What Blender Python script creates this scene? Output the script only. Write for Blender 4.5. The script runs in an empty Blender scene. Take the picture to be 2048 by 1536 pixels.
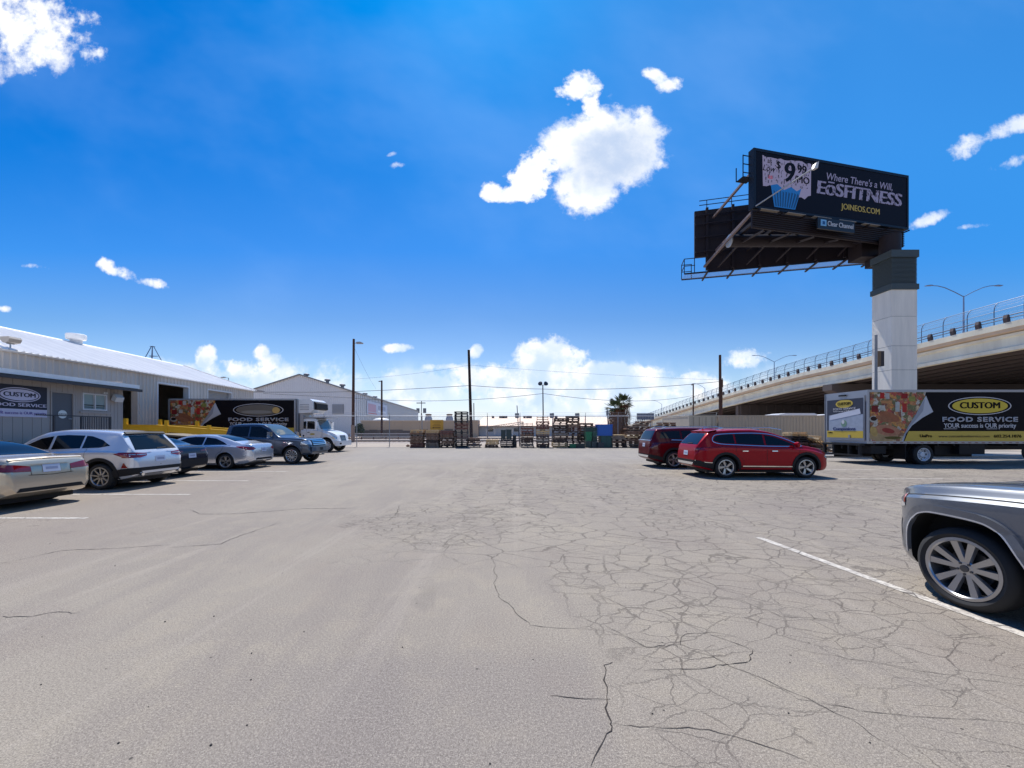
import bpy, bmesh, math, random
from mathutils import Vector, Matrix
from mathutils.bvhtree import BVHTree
from mathutils.geometry import delaunay_2d_cdt
random.seed(7)
SC = bpy.context.scene
COL = SC.collection
R = math.radians
# ------------------------------------------------------------ camera, world, sun
CAMH = 1.69
cam_d = bpy.data.cameras.new('camera'); cam = bpy.data.objects.new('camera', cam_d); COL.objects.link(cam)
cam.location = (0, 0, CAMH); cam.rotation_euler = (R(90), 0, 0)
cam_d.sensor_width = 36; cam_d.lens = 769/2048*36; cam_d.shift_y = 90/2048
cam_d.clip_start = .1; cam_d.clip_end = 20000
SC.camera = cam
SC.view_settings.view_transform = 'Standard'; SC.view_settings.look = 'None'
SC.view_settings.gamma = 1; SC.view_settings.use_curve_mapping = False
SC.view_settings.exposure = 0.43
SUN_DIR = Vector((-.12, .52, 1)).normalized()      # towards the sun
SUN_EL = math.asin(SUN_DIR.z); SUN_AZ = math.atan2(SUN_DIR.x, SUN_DIR.y)
sd = bpy.data.lights.new('sun', 'SUN'); sd.energy = 4.6; sd.angle = R(.53); sd.color = (1, .965, .91)
so = bpy.data.objects.new('sun', sd); COL.objects.link(so)
so.rotation_euler = SUN_DIR.to_track_quat('Z', 'Y').to_euler()

class S:
    """a tiny wrapper that turns python arithmetic into math nodes"""
    nt = None
    def __init__(s, sock): s.s = sock
    @staticmethod
    def op(o, *a, clamp=False):
        n = S.nt.nodes.new('ShaderNodeMath'); n.operation = o; n.use_clamp = clamp
        for i, x in enumerate(a):
            if isinstance(x, S): S.nt.links.new(x.s, n.inputs[i])
            else: n.inputs[i].default_value = x
        return S(n.outputs[0])
    def __add__(s, o): return S.op('ADD', s, o)
    __radd__ = __add__
    def __sub__(s, o): return S.op('SUBTRACT', s, o)
    def __rsub__(s, o): return S.op('SUBTRACT', o, s)
    def __mul__(s, o): return S.op('MULTIPLY', s, o)
    __rmul__ = __mul__
    def __truediv__(s, o): return S.op('DIVIDE', s, o)
    def max(s, o): return S.op('MAXIMUM', s, o)
    def min(s, o): return S.op('MINIMUM', s, o)
    def abs(s): return S.op('ABSOLUTE', s)
def sstep(x, a, b):
    n = S.nt.nodes.new('ShaderNodeMapRange'); n.interpolation_type = 'SMOOTHSTEP'
    S.nt.links.new(x.s, n.inputs[0]); n.inputs[1].default_value = a; n.inputs[2].default_value = b
    return S(n.outputs[0])
def lstep(x, a, b):
    n = S.nt.nodes.new('ShaderNodeMapRange')
    S.nt.links.new(x.s, n.inputs[0]); n.inputs[1].default_value = a; n.inputs[2].default_value = b
    return S(n.outputs[0])
def combine(x, y, z=0.):
    n = S.nt.nodes.new('ShaderNodeCombineXYZ')
    for i, v in enumerate((x, y, z)):
        if isinstance(v, S): S.nt.links.new(v.s, n.inputs[i])
        else: n.inputs[i].default_value = v
    return n.outputs[0]
def noise(vec, scale, detail=5, rough=.55, dist=0., out=0):
    n = S.nt.nodes.new('ShaderNodeTexNoise'); n.inputs['Scale'].default_value = scale
    n.inputs['Detail'].default_value = detail; n.inputs['Roughness'].default_value = rough
    n.inputs['Distortion'].default_value = dist
    if vec is not None: S.nt.links.new(vec, n.inputs['Vector'])
    return S(n.outputs[out])
def voro(vec, scale, feature='DISTANCE_TO_EDGE', out=0, rnd=1.):
    n = S.nt.nodes.new('ShaderNodeTexVoronoi'); n.feature = feature; n.inputs['Scale'].default_value = scale
    n.inputs['Randomness'].default_value = rnd
    S.nt.links.new(vec, n.inputs['Vector']); return n.outputs[out]
def mixc(f, a, b, mode='MIX'):
    n = S.nt.nodes.new('ShaderNodeMix'); n.data_type = 'RGBA'; n.blend_type = mode
    if isinstance(f, S): S.nt.links.new(f.s, n.inputs[0])
    else: n.inputs[0].default_value = f
    for k, v in ((6, a), (7, b)):
        if isinstance(v, (tuple, list)): n.inputs[k].default_value = (*v[:3], 1)
        else: S.nt.links.new(v, n.inputs[k])
    return n.outputs[2]
def ramp(f, stops, interp='LINEAR'):
    n = S.nt.nodes.new('ShaderNodeValToRGB'); n.color_ramp.interpolation = interp
    e = n.color_ramp.elements
    while len(e) < len(stops): e.new(.5)
    for k, (p, c) in enumerate(stops): e[k].position = p; e[k].color = (*c, 1)
    S.nt.links.new(f.s, n.inputs[0]); return n.outputs[0]
def lin(r, g, b):
    f = lambda c: (c/255/12.92) if c/255 <= .04045 else ((c/255+.055)/1.055)**2.4
    return (f(r), f(g), f(b))

w = bpy.data.worlds.new('World'); SC.world = w; w.use_nodes = True
nt = w.node_tree; nt.nodes.clear(); S.nt = nt
out = nt.nodes.new('ShaderNodeOutputWorld'); bg = nt.nodes.new('ShaderNodeBackground')
nt.links.new(bg.outputs[0], out.inputs[0]); bg.inputs[1].default_value = .1
sky = nt.nodes.new('ShaderNodeTexSky'); sky.sky_type = 'NISHITA'; sky.sun_disc = False
sky.sun_elevation = SUN_EL; sky.sun_rotation = SUN_AZ; sky.air_density = 1.0; sky.dust_density = .6; sky.ozone_density = 2.2
tc = nt.nodes.new('ShaderNodeTexCoord'); sp = nt.nodes.new('ShaderNodeSeparateXYZ')
nt.links.new(tc.outputs['Generated'], sp.inputs[0])
dx, dy, dz = (S(sp.outputs[i]) for i in range(3))
ay = dy.abs().max(.02)
U = dx/ay; Vv = dz.max(0)/ay                # slopes to the side and up: a cloud sits at one direction of the sky
P = combine(U, Vv, dy)
PX = lambda px: (px-1024)/769
PY = lambda py: (858-py)/769
# shaping noises
n1 = noise(P, 9, 9, .62); n2 = noise(P, 3.2, 5, .5); n3 = noise(P, 26, 6, .6)
bw = S(voro(combine(U+(n1-.5)*.05, Vv+(n3-.5)*.04, dy), 17, 'SMOOTH_F1'))
n4 = noise(P, 60, 5, .65)
edge = (n1-.5)*2.9+(n3-.5)*1.25+(n4-.5)*.55+(.42-bw)*.55
clouds = [  # px, py, rx, ry, strength, softness, tilt
 (1230,292,104,96,1.,.16,0), (1172,368,76,68,1.,.18,0), (1150,300,70,78,.95,.2,0), (1150,178,50,34,.85,.3,.45),(1182,205,26,50,.85,.3,0),
 (1068,358,62,40,1.,.22,.3), (1030,385,40,22,.85,.3,.2), (983,382,26,20,1.,.3,0), (1100,330,50,40,.9,.2,0), (1312,152,30,16,.9,.45,-.3), (1342,172,30,20,.95,.45,.3),
 (40,45,150,85,1.05,.5,-.3), (115,110,60,42,.7,.6,-.6), (0,130,40,50,.7,.6,0),
 (245,545,62,16,.62,.5,-.35), (300,562,46,12,.6,.5,-.3), (80,534,40,7,.5,.6,-.1), (8,618,18,10,.6,.5,0),
 (785,308,16,7,.5,.6,.2), (798,330,26,10,.5,.6,0),
 (1925,298,66,26,.66,.7,.35), (2020,255,70,22,.7,.7,.4), (2020,325,60,18,.6,.7,.3), (1855,440,50,14,.6,.6,.4), (1950,452,44,8,.45,.8,.1),
 (795,696,40,11,.95,.3,0), (412,716,26,26,.85,.35,0), (424,738,34,20,.75,.6,0), (522,708,20,20,.85,.35,0), (534,728,32,22,.85,.35,.4), (480,745,110,16,.75,.8,0), (600,765,130,26,.7,.9,0), (1490,716,56,24,.9,.3,.12), (952,703,16,16,.8,.3,0),
 (1130,765,230,46,1.15,.25,0), (1180,800,330,36,.75,.9,0), (860,770,130,40,.85,.7,0), (1100,735,90,54,1.05,.22,0), (1140,722,40,34,.95,.22,0), (1010,762,90,36,1,.25,0), (1190,765,130,40,1.0,.25,0), (1215,700,30,14,.45,.6,0),
 (1290,748,60,20,.9,.3,0), (1390,775,110,30,.9,.4,0), (590,745,150,34,.62,.9,.05), (760,775,190,44,.8,.7,0), (480,735,60,22,.8,.35,0),
 (300,740,260,30,.5,.9,0), (1700,760,220,34,.6,.8,0), (880,735,60,10,.6,.6,0), (-500,620,240,70,.9,.3,0), (2700,560,260,80,.9,.3,0), (-1100,200,400,150,.9,.3,0)]
alpha = None
for i, (px, py, rx, ry, st, sf, tl) in enumerate(clouds):
    du = U-PX(px); dv = Vv-PY(py)
    if tl:
        c_, s_ = math.cos(tl), math.sin(tl)
        du, dv = du*c_+dv*s_, dv*c_-du*s_
    du = du*(769/rx); dv = dv*(769/ry)
    f = st-(du*du+dv*dv)
    f = f.max(-3)
    k_ = .72 if i < 3 else 1.45 if 5 <= i < 9 else 1.1 if sf < .3 else 1.3
    a = sstep(f+edge*k_, -.16, sf+.34)*(1. if sf < .55 else .8)
    alpha = a if alpha is None else alpha.max(a)
wisps = sstep(noise(combine(U*.8+Vv*.35, Vv*1.1, 3.1), 1.5, 5, .55), .45, .75)*.30
haze = sstep(Vv, .34, .0)
hcl = sstep((n2*.5+n1*.4+n3*.1)+haze*.27, .58, .80)*sstep(Vv, .22, .08)*.9
tint = ramp(lstep(Vv, 0, 1.25), [(0, (1.12, 1.03, 1.06)), (.10, (.76, .86, .99)), (.227, (.41, .66, .93)), (.37, (.15, .58, 1.06)), (.6, (.02, .48, 1.02)), (.83, (.0, .45, 1.0)), (1, (.0, .43, 1.0))])
side = lstep(U, -.35, .95); upk = sstep(Vv, .15, .8)
tint = mixc(upk*side, tint, (.20, .84, 1.34))
skc = mixc(1., sky.outputs[0], tint, 'MULTIPLY')
skc = mixc(wisps*.7, skc, (2.6, 4.4, 8.0))
skc = mixc(hcl, skc, (6.2, 7.2, 8.4))
cu_ = (U-PX(1222))*.85+(Vv-PY(312))*.5; cv_ = (Vv-PY(312))*.85-(U-PX(1222))*.5
core = 1-(cu_*cu_*(769/112)**2+cv_*cv_*(769/72)**2)
cshade = sstep(core+(n2-.5)*1.3+(n1-.5)*1.5+(n3-.5)*.9, -.25, 1.25)
bw2 = S(voro(combine(U+(n1-.5)*.06, Vv+(n3-.5)*.03, dy), 38, 'SMOOTH_F1'))
lowk = sstep(Vv, .30, .18)
ccol = mixc(sstep((n1-.5)*1.2+(bw-.4)*.9+(bw2-.4)*.8+(n3-.5)*.6, -.15, .45)*(lowk*.45+.4), (8.3, 8.35, 8.4), (5.4, 6.4, 7.9))
ccol = mixc(cshade*.92, ccol, (3.9, 4.9, 6.7))
low = sstep(Vv, .26, .16)*sstep(n1*.5+n3*.3+bw*.45, .50, .72)
low = low.max(sstep(Vv, .26, .18)*sstep(n1, .52, .38)*.8)
ccol = mixc(low*.8, ccol, (4.6, 6.0, 7.9))
fin = mixc(alpha, skc, ccol)
nt.links.new(fin, bg.inputs[0])

# ------------------------------------------------------------ materials
MATS = {}
def mat(name, col=(.5, .5, .5), rough=.6, metal=0., coat=0., vary=0., vscale=3., bump=0., bscale=60., spec=.5, emit=None, stretch=None):
    if name in MATS: return MATS[name]
    m = bpy.data.materials.new(name); m.use_nodes = True; S.nt = m.node_tree
    b = m.node_tree.nodes['Principled BSDF']
    b.inputs['Base Color'].default_value = (*col, 1); b.inputs['Roughness'].default_value = rough
    b.inputs['Metallic'].default_value = metal; b.inputs['Coat Weight'].default_value = coat
    b.inputs['Coat Roughness'].default_value = .04; b.inputs['Specular IOR Level'].default_value = spec
    if emit:
        b.inputs['Emission Color'].default_value = (*emit[0], 1); b.inputs['Emission Strength'].default_value = emit[1]
    if vary or bump:
        t = m.node_tree.nodes.new('ShaderNodeTexCoord'); vec = t.outputs['Object']
        if stretch:
            mp = m.node_tree.nodes.new('ShaderNodeMapping'); mp.inputs['Scale'].default_value = stretch
            m.node_tree.links.new(vec, mp.inputs[0]); vec = mp.outputs[0]
        oi = m.node_tree.nodes.new('ShaderNodeObjectInfo')
        if vary:
            n = noise(vec, vscale, 6, .6)
            k = lstep(n, .25, .75)*.7+S(oi.outputs['Random'])*.3
            lo = tuple(c*(1-vary) for c in col); hi = tuple(min(1, c*(1+vary)) for c in col)
            m.node_tree.links.new(mixc(k, lo, hi), b.inputs['Base Color'])
            m.node_tree.links.new((n*.25+(rough-.12)).s, b.inputs['Roughness'])
        if bump:
            bp = m.node_tree.nodes.new('ShaderNodeBump'); bp.inputs['Strength'].default_value = bump
            bp.inputs['Distance'].default_value = .01
            m.node_tree.links.new(noise(vec, bscale, 3).s, bp.inputs['Height'])
            m.node_tree.links.new(bp.outputs[0], b.inputs['Normal'])
    MATS[name] = m; return m

# ------------------------------------------------------------ mesh helpers
class MB:
    def __init__(s): s.v = []; s.f = []; s.m = []; s.cur = 0
    def add(s, vs, fs, M=None):
        o = len(s.v)
        s.v += [tuple(M @ Vector(p)) if M else tuple(p) for p in vs]
        s.f += [tuple(i+o for i in f) for f in fs]; s.m += [s.cur]*len(fs)
    def box(s, lo, hi, M=None):
        x0, y0, z0 = lo; x1, y1, z1 = hi
        s.add([(x0, y0, z0), (x1, y0, z0), (x1, y1, z0), (x0, y1, z0), (x0, y0, z1), (x1, y0, z1), (x1, y1, z1), (x0, y1, z1)],
              [(3, 2, 1, 0), (4, 5, 6, 7), (0, 1, 5, 4), (1, 2, 6, 5), (2, 3, 7, 6), (3, 0, 4, 7)], M)
    def tube(s, a, b, r, r2=None, n=8, cap=True):
        a = Vector(a); b = Vector(b); r2 = r if r2 is None else r2
        d = (b-a)
        if d.length < 1e-6: return
        q = d.to_track_quat('Z', 'Y'); vs = []
        for p, rr in ((a, r), (b, r2)):
            for k in range(n):
                t = 2*math.pi*k/n; vs.append(p+q @ Vector((rr*math.cos(t), rr*math.sin(t), 0)))
        fs = [(k, (k+1) % n, n+(k+1) % n, n+k) for k in range(n)]
        if cap: fs += [tuple(range(n-1, -1, -1)), tuple(range(n, 2*n))]
        s.add(vs, fs)
    def path(s, pts, r, n=6):
        for a, b in zip(pts, pts[1:]): s.tube(a, b, r, n=n)
    def bar(s, a, b, wdt, hgt):      # rectangular bar between two points
        a = Vector(a); b = Vector(b); d = b-a; L = d.length
        q = d.to_track_quat('X', 'Z')
        M = Matrix.Translation(a) @ q.to_matrix().to_4x4()
        s.box((0, -wdt/2, -hgt/2), (L, wdt/2, hgt/2), M)
    def lathe(s, prof, n=32, M=None, closed=False, cap=True):    # prof (r, h) round local Z
        vs = []
        for r, h in prof:
            for k in range(n):
                t = 2*math.pi*k/n; vs.append((r*math.cos(t), r*math.sin(t), h))
        fs = []; m_ = len(prof)
        for i in range(m_-1 if not closed else m_):
            j = (i+1) % m_
            for k in range(n):
                fs.append((i*n+k, i*n+(k+1) % n, j*n+(k+1) % n, j*n+k))
        if not closed and cap:
            fs += [tuple(range(n-1, -1, -1)), tuple((m_-1)*n+k for k in range(n))]
        s.add(vs, fs, M)
    def prism(s, poly, a, b, M=None):    # poly in (x,z), extruded along y from a to b
        n = len(poly)
        vs = [(x, a, z) for x, z in poly]+[(x, b, z) for x, z in poly]
        fs = [(k, (k+1) % n, n+(k+1) % n, n+k) for k in range(n)]+[tuple(range(n-1, -1, -1)), tuple(range(n, 2*n))]
        s.add(vs, fs, M)
    def build(s, name, mats, parent=None, smooth=False, loc=None, fix=True):
        me = bpy.data.meshes.new(name); me.from_pydata(s.v, [], s.f)
        if not isinstance(mats, (list, tuple)): mats = [mats]
        for m in mats: me.materials.append(m)
        if len(mats) > 1: me.polygons.foreach_set('material_index', s.m)
        if fix:
            bm = bmesh.new(); bm.from_mesh(me); bmesh.ops.recalc_face_normals(bm, faces=bm.faces); bm.to_mesh(me); bm.free()
        if smooth:
            me.shade_smooth(); me.set_sharp_from_angle(angle=R(smooth if smooth is not True else 35))
        return link(name, me, parent, loc)
def link(name, me, parent=None, loc=None):
    o = bpy.data.objects.new(name, me); COL.objects.link(o)
    if parent: o.parent = parent
    if loc: o.location = loc
    return o
def tag(o, label, cat, group=None, kind=None):
    if label: o['label'] = label
    if cat: o['category'] = cat
    if group: o['group'] = group
    if kind: o['kind'] = kind
    return o
def thing(name, label, cat, loc=(0, 0, 0), rz=0, group=None):
    o = bpy.data.objects.new(name, None); COL.objects.link(o); o.empty_display_size = .3
    o.location = loc; o.rotation_euler = (0, 0, rz)
    return tag(o, label, cat, group)
def struct(o): o['kind'] = 'structure'; return o
def stuff(o): o['kind'] = 'stuff'; return o
def dup(o, parent=None, loc=None, rot=None, scale=None):
    c = o.copy(); COL.objects.link(c); c.parent = parent
    if loc is not None: c.location = loc
    if rot is not None: c.rotation_euler = rot
    if scale is not None: c.scale = scale
    return c
def dup_tree(o, parent=None):
    c = o.copy(); COL.objects.link(c); c.parent = parent
    for ch in list(o.children): dup_tree(ch, c)
    return c
def rect(name, lo, hi, m, parent=None):
    b = MB(); b.box(lo, hi); return b.build(name, m, parent)
def text(name, body, m, size, parent, loc, rot=(R(90), 0, 0), bold=0., ext=.004, width=None, align='CENTER', shear=0., spacing=1., outline=0.):
    cu = bpy.data.curves.new(name, 'FONT'); cu.body = body; cu.size = size; cu.align_x = align; cu.align_y = 'CENTER'
    cu.offset = bold*size; cu.extrude = ext; cu.shear = shear; cu.space_character = spacing; cu.resolution_u = 3
    cu.offset = 0 if bold > .014 else bold*size
    if outline: cu.fill_mode = 'NONE'; cu.extrude = 0; cu.bevel_depth = outline; cu.bevel_resolution = 0
    o = bpy.data.objects.new(name, cu); COL.objects.link(o)
    me = bpy.data.meshes.new_from_object(o.evaluated_get(bpy.context.evaluated_depsgraph_get()))
    bpy.data.objects.remove(o); bpy.data.curves.remove(cu)
    if bold > .014:      # heavier strokes: the same outline repeated a hair to each side
        bm = bmesh.new(); bm.from_mesh(me); g0 = bm.verts[:]+bm.edges[:]+bm.faces[:]
        for kk, sx in enumerate((-1, 1)):
            r_ = bmesh.ops.duplicate(bm, geom=g0); 
            for v_ in [e for e in r_['geom'] if isinstance(e, bmesh.types.BMVert)]: v_.co.x += sx*bold*size; v_.co.z += .0006*(kk+1)
        bm.to_mesh(me); bm.free()
    me.name = name; me.materials.clear(); me.materials.append(m)
    if width:
        xs = [v.co.x for v in me.vertices]
        if xs:
            k = width/(max(xs)-min(xs))
            for v in me.vertices: v.co.x *= k
    t = link(name, me, parent); t.location = loc; t.rotation_euler = rot
    return t
def ellipse(cx, cz, rx, rz, n=40): return [(cx+rx*math.cos(2*math.pi*k/n), cz+rz*math.sin(2*math.pi*k/n)) for k in range(n)]
# ground point seen through the photograph's pixel (metres)
def G(px, py, z=0.):
    Y = (CAMH-z)*769/(py-858); return Vector(((px-1024)/769*Y, Y, z))
def A(px, py, Y):
    return Vector(((px-1024)/769*Y, Y, CAMH+(858-py)/769*Y))

# ------------------------------------------------------------ ground
def asphalt():
    m = bpy.data.materials.new('sunbleached_asphalt'); m.use_nodes = True; S.nt = m.node_tree; t = m.node_tree
    b = t.nodes['Principled BSDF']
    g = t.nodes.new('ShaderNodeNewGeometry'); pos = g.outputs['Position']
    sp = t.nodes.new('ShaderNodeSeparateXYZ'); t.links.new(pos, sp.inputs[0]); X, Y = S(sp.outputs[0]), S(sp.outputs[1])
    big = noise(pos, .22, 5, .55); mid = noise(pos, 1.3, 5, .6); fine = noise(pos, 62, 5, .8); grit = noise(pos, 150, 3, .7)
    streak = noise(combine(X*1.2+Y*.15, Y*.18), 1.0, 5, .6)
    c = mixc(lstep(big, .35, .65), lin(123, 114, 105), lin(137, 128, 115))
    mid2 = noise(pos, 2.2, 9, .72)
    c = mixc(sstep(mid2, .47, .62)*.30, c, lin(152, 141, 122)); c = mixc(sstep(noise(pos, .55, 9, .72), .50, .62)*.40, c, lin(112, 101, 96))
    c = mixc(sstep(streak, .50, .62)*.34, c, lin(112, 103, 98)); c = mixc(sstep(noise(combine(X*2.2-Y*.1, Y*.12, 4.), 1., 7, .7), .52, .64)*.22, c, lin(160, 150, 138))
    # the darker, smoother patch left of the long crack
    patch = sstep(X, .62, .5)*sstep(X, -1.9, -1.3)*sstep(Y, 3.1, 2.7)
    c = mixc(patch*.30, c, lin(106, 99, 98))
    # light sealed worn area far off
    c = mixc(sstep(Y+(mid-.5)*6, 16, 24)*.35, c, lin(140, 137, 135))
    # dusty brown stalls on both sides
    brown = sstep(X+(mid-.5)*1.5+Y*.25, -3.2, -6.0)
    c = mixc(brown*.55, c, lin(122, 110, 100))
    c = mixc(sstep(fine, .51, .60)*.28, c, lin(182, 172, 158)); c = mixc(sstep(fine, .49, .40)*.34, c, lin(70, 63, 60))
    c = mixc(sstep(grit, .54, .63)*.36, c, lin(206, 196, 180)); c = mixc(sstep(grit, .46, .37)*.42, c, lin(52, 47, 45))
    # stains
    st = sstep(noise(pos, .8, 3, .5, 1.2), .66, .78)
    c = mixc(st*.16, c, lin(70, 66, 66))
    # cracks
    wr = t.nodes.new('ShaderNodeVectorMath'); wr.operation = 'ADD'
    nn = t.nodes.new('ShaderNodeTexNoise'); nn.inputs['Scale'].default_value = 3.0; nn.inputs['Detail'].default_value = 7; nn.inputs['Roughness'].default_value = .6
    t.links.new(pos, nn.inputs['Vector'])
    sc = t.nodes.new('ShaderNodeVectorMath'); sc.operation = 'SCALE'; sc.inputs['Scale'].default_value = .17
    t.links.new(nn.outputs['Color'], sc.inputs[0]); t.links.new(pos, wr.inputs[0]); t.links.new(sc.outputs[0], wr.inputs[1])
    sq = t.nodes.new('ShaderNodeVectorMath'); sq.operation = 'MULTIPLY'; sq.inputs[1].default_value = (.72, 1.1, 1); t.links.new(wr.outputs[0], sq.inputs[0]); wv = sq.outputs[0]
    wob = noise(pos, 14, 3, .6)
    yw = Y.min(14).max(1.5)*.27+.32
    def cr(scale, wid): return sstep((S(voro(wv, scale))*(1/scale)+(wob-.5)*.005)/yw, wid, wid*.25)
    wv_ = noise(pos, 1.1, 3, .6)
    coarse = cr(2.1, .0062)*lstep(wv_, .30, .62); c2 = cr(3.4, .005); midc = cr(2.7, .0062); alli = cr(5.0, .0062); small = cr(8.5, .0045)
    brk = sstep(noise(pos, .9, 4, .6), .40, .55)
    mR = sstep(X+(mid-.5)*1.0, .45, .75)*sstep(Y, 6.5, 4.8)
    mF = sstep(X+(mid-.5)*3, -2.8, -.6)*sstep(Y+(mid-.5)*3+sstep(X, .2, .8)*2., 4.2, 5.4)*sstep(Y, 24, 11)
    xa = (X+1.2)*.5; ya = (Y-6.9)*.62
    mA = sstep((xa*xa+ya*ya)+(mid-.5)*3.4+(big-.5)*2, 1.0, .3)*sstep(noise(pos, 1.7, 4, .6), .36, .56)
    mL = sstep(noise(pos, .5, 3), .60, .68)*sstep(Y, 3, 5)
    mA2 = sstep(noise(pos, .45, 3), .52, .60)*sstep(X, -1.5, 0.)*sstep(Y, 5, 6.5)*sstep(Y, 22, 14)
    crack = (coarse*mR*(brk*.35+.62)).max(c2*mR*sstep(noise(pos, 1.3, 3), .46, .56)*.7).max(midc*mF*(brk*.35+.50)).max(alli*mA*.85).max(small*mA*brk*.55).max(alli*mA2*.6).max(coarse*mL*brk*.45)
    c = mixc(crack*.60, c, lin(54, 46, 43)); oil = sstep(noise(pos, 2.2, 5, .65, .8), .60, .70)*sstep(X.abs(), 4.5, 7.5)
    c = mixc(oil*.4, c, lin(60, 54, 52))
    peb = S(voro(pos, 5.5, 'F1')); peb = sstep(peb, .055, .04)*sstep(S(voro(pos, 5.5, 'F1', 1)), .5, .51)
    c = mixc(peb*.8, c, lin(50, 46, 44))
    t.links.new(c, b.inputs['Base Color']); b.inputs['Roughness'].default_value = .88; b.inputs['Specular IOR Level'].default_value = .3
    bp = t.nodes.new('ShaderNodeBump'); bp.inputs['Strength'].default_value = .45; bp.inputs['Distance'].default_value = .006
    hgt = fine*.5+grit*.35-crack*2.6
    t.links.new(hgt.s, bp.inputs['Height']); t.links.new(bp.outputs[0], b.inputs['Normal'])
    return m
ASPH = asphalt()
def dirt():
    m = bpy.data.materials.new('dry_gravel'); m.use_nodes = True; S.nt = m.node_tree; t = m.node_tree
    b = t.nodes['Principled BSDF']; g = t.nodes.new('ShaderNodeNewGeometry'); pos = g.outputs['Position']
    c = mixc(lstep(noise(pos, .15, 6, .6), .3, .7), lin(150, 136, 122), lin(176, 164, 150))
    c = mixc(sstep(noise(pos, 9, 4, .7), .45, .7)*.5, c, lin(112, 98, 88))
    t.links.new(c, b.inputs['Base Color']); b.inputs['Roughness'].default_value = .95
    return m
DIRT = dirt()
def sheet(name, x0, y0, x1, y1, z, m):
    b = MB(); b.add([(x0, y0, z), (x1, y0, z), (x1, y1, z), (x0, y1, z)], [(0, 1, 2, 3)])
    return struct(b.build(name, m, fix=False))
sheet('ground', -9000, -3000, 9000, 12000, -.004, DIRT)
sheet('parking_lot', -45, -30, 40, 36.2, 0, ASPH)

def paint_mat():
    m = bpy.data.materials.new('worn_white_line_paint'); m.use_nodes = True; S.nt = m.node_tree; t = m.node_tree
    b = t.nodes['Principled BSDF']; g = t.nodes.new('ShaderNodeNewGeometry'); pos = g.outputs['Position']
    c = mixc(sstep(noise(pos, 22, 6, .75), .47, .58)*.9, lin(192, 185, 174), lin(138, 130, 124))
    c = mixc(sstep(noise(pos, 3, 5, .6), .45, .66)*.7, c, lin(150, 142, 134))
    wv = noise(pos, 1.8, 4, .6)
    c = mixc(sstep(S(voro(pos, 2.0)), .02, .006)*.8, c, lin(60, 54, 50))
    t.links.new(c, b.inputs['Base Color']); b.inputs['Roughness'].default_value = .8
    return m
PAINT = paint_mat()
def line_mark(a, b_, wd=.1, seed=0):
    a = Vector(a); b_ = Vector(b_); d = (b_-a).normalized(); n = Vector((-d.y, d.x, 0)); L = (b_-a).length
    rr = random.Random(seed); k = max(4, int(L/.12)); b = MB(); vs = []
    for i in range(k+1):
        p = a+d*(L*i/k); w1 = wd/2*(1+rr.uniform(-.12, .10)); w2 = wd/2*(1+rr.uniform(-.12, .10))
        vs += [(p+n*w1)[:2]+(.004,), (p-n*w2)[:2]+(.004,)]
    b.add(vs, [(2*i, 2*i+1, 2*i+3, 2*i+2) for i in range(k)])
    return struct(b.build('parking_line', PAINT, fix=False))
line_mark(G(1517, 1075), G(2048, 1270)+(G(2048, 1270)-G(1517, 1075)).normalized()*2.6, .11, 1)
for k, (y, x1, x0) in enumerate([(7.28, -8.05, -13.5), (9.92, -8.3, -14.5), (12.55, -8.6, -15), (15.3, -8.9, -15.5), (18.1, -9.4, -16), (21.2, -9.8, -16)]):
    line_mark((x1, y, 0), (x0, y+.04, 0), .1, k+2)
for k, (y, x0, x1) in enumerate([(13.0, 8.3, 14.6), (15.9, 5.1, 15.2), (19.0, 5.3, 14.0), (22.2, 4.9, 14.0)]):
    line_mark((x0, y, 0), (x1, y+.02, 0), .1, k+12)
# long open cracks run as recessed ribbons of black joint
def crack(pts, wd, seed):
    rr = random.Random(seed); P2 = [Vector(p) for p in pts]; out_ = []
    for a, b_ in zip(P2, P2[1:]):
        n = max(2, int((b_-a).length/.05))
        for i in range(n): out_.append(a.lerp(b_, i/n)+Vector((rr.gauss(0, .005), rr.gauss(0, .005), 0))+Vector((math.sin(seed+(a-b_).length*9*i/n+len(out_)*.35)*.012, math.cos(seed*2+len(out_)*.27)*.014, 0)))
    out_.append(P2[-1]); vs = []
    for i, p in enumerate(out_):
        d = (out_[min(i+1, len(out_)-1)]-out_[max(i-1, 0)]).normalized(); n = Vector((-d.y, d.x, 0))
        h = wd/2*rr.uniform(.35, 1.5)*math.sin(math.pi*min(1, max(.03, (i+1)/(len(out_)+1))))**.4
        vs += [(p+n*h)[:2]+(.003,), (p-n*h)[:2]+(.003,)]
    b = MB(); b.add(vs, [(2*i, 2*i+1, 2*i+3, 2*i+2) for i in range(len(out_)-1)])
    return struct(b.build('pavement_crack', mat('crack_black', lin(48, 42, 39), .95), fix=False))
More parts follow.
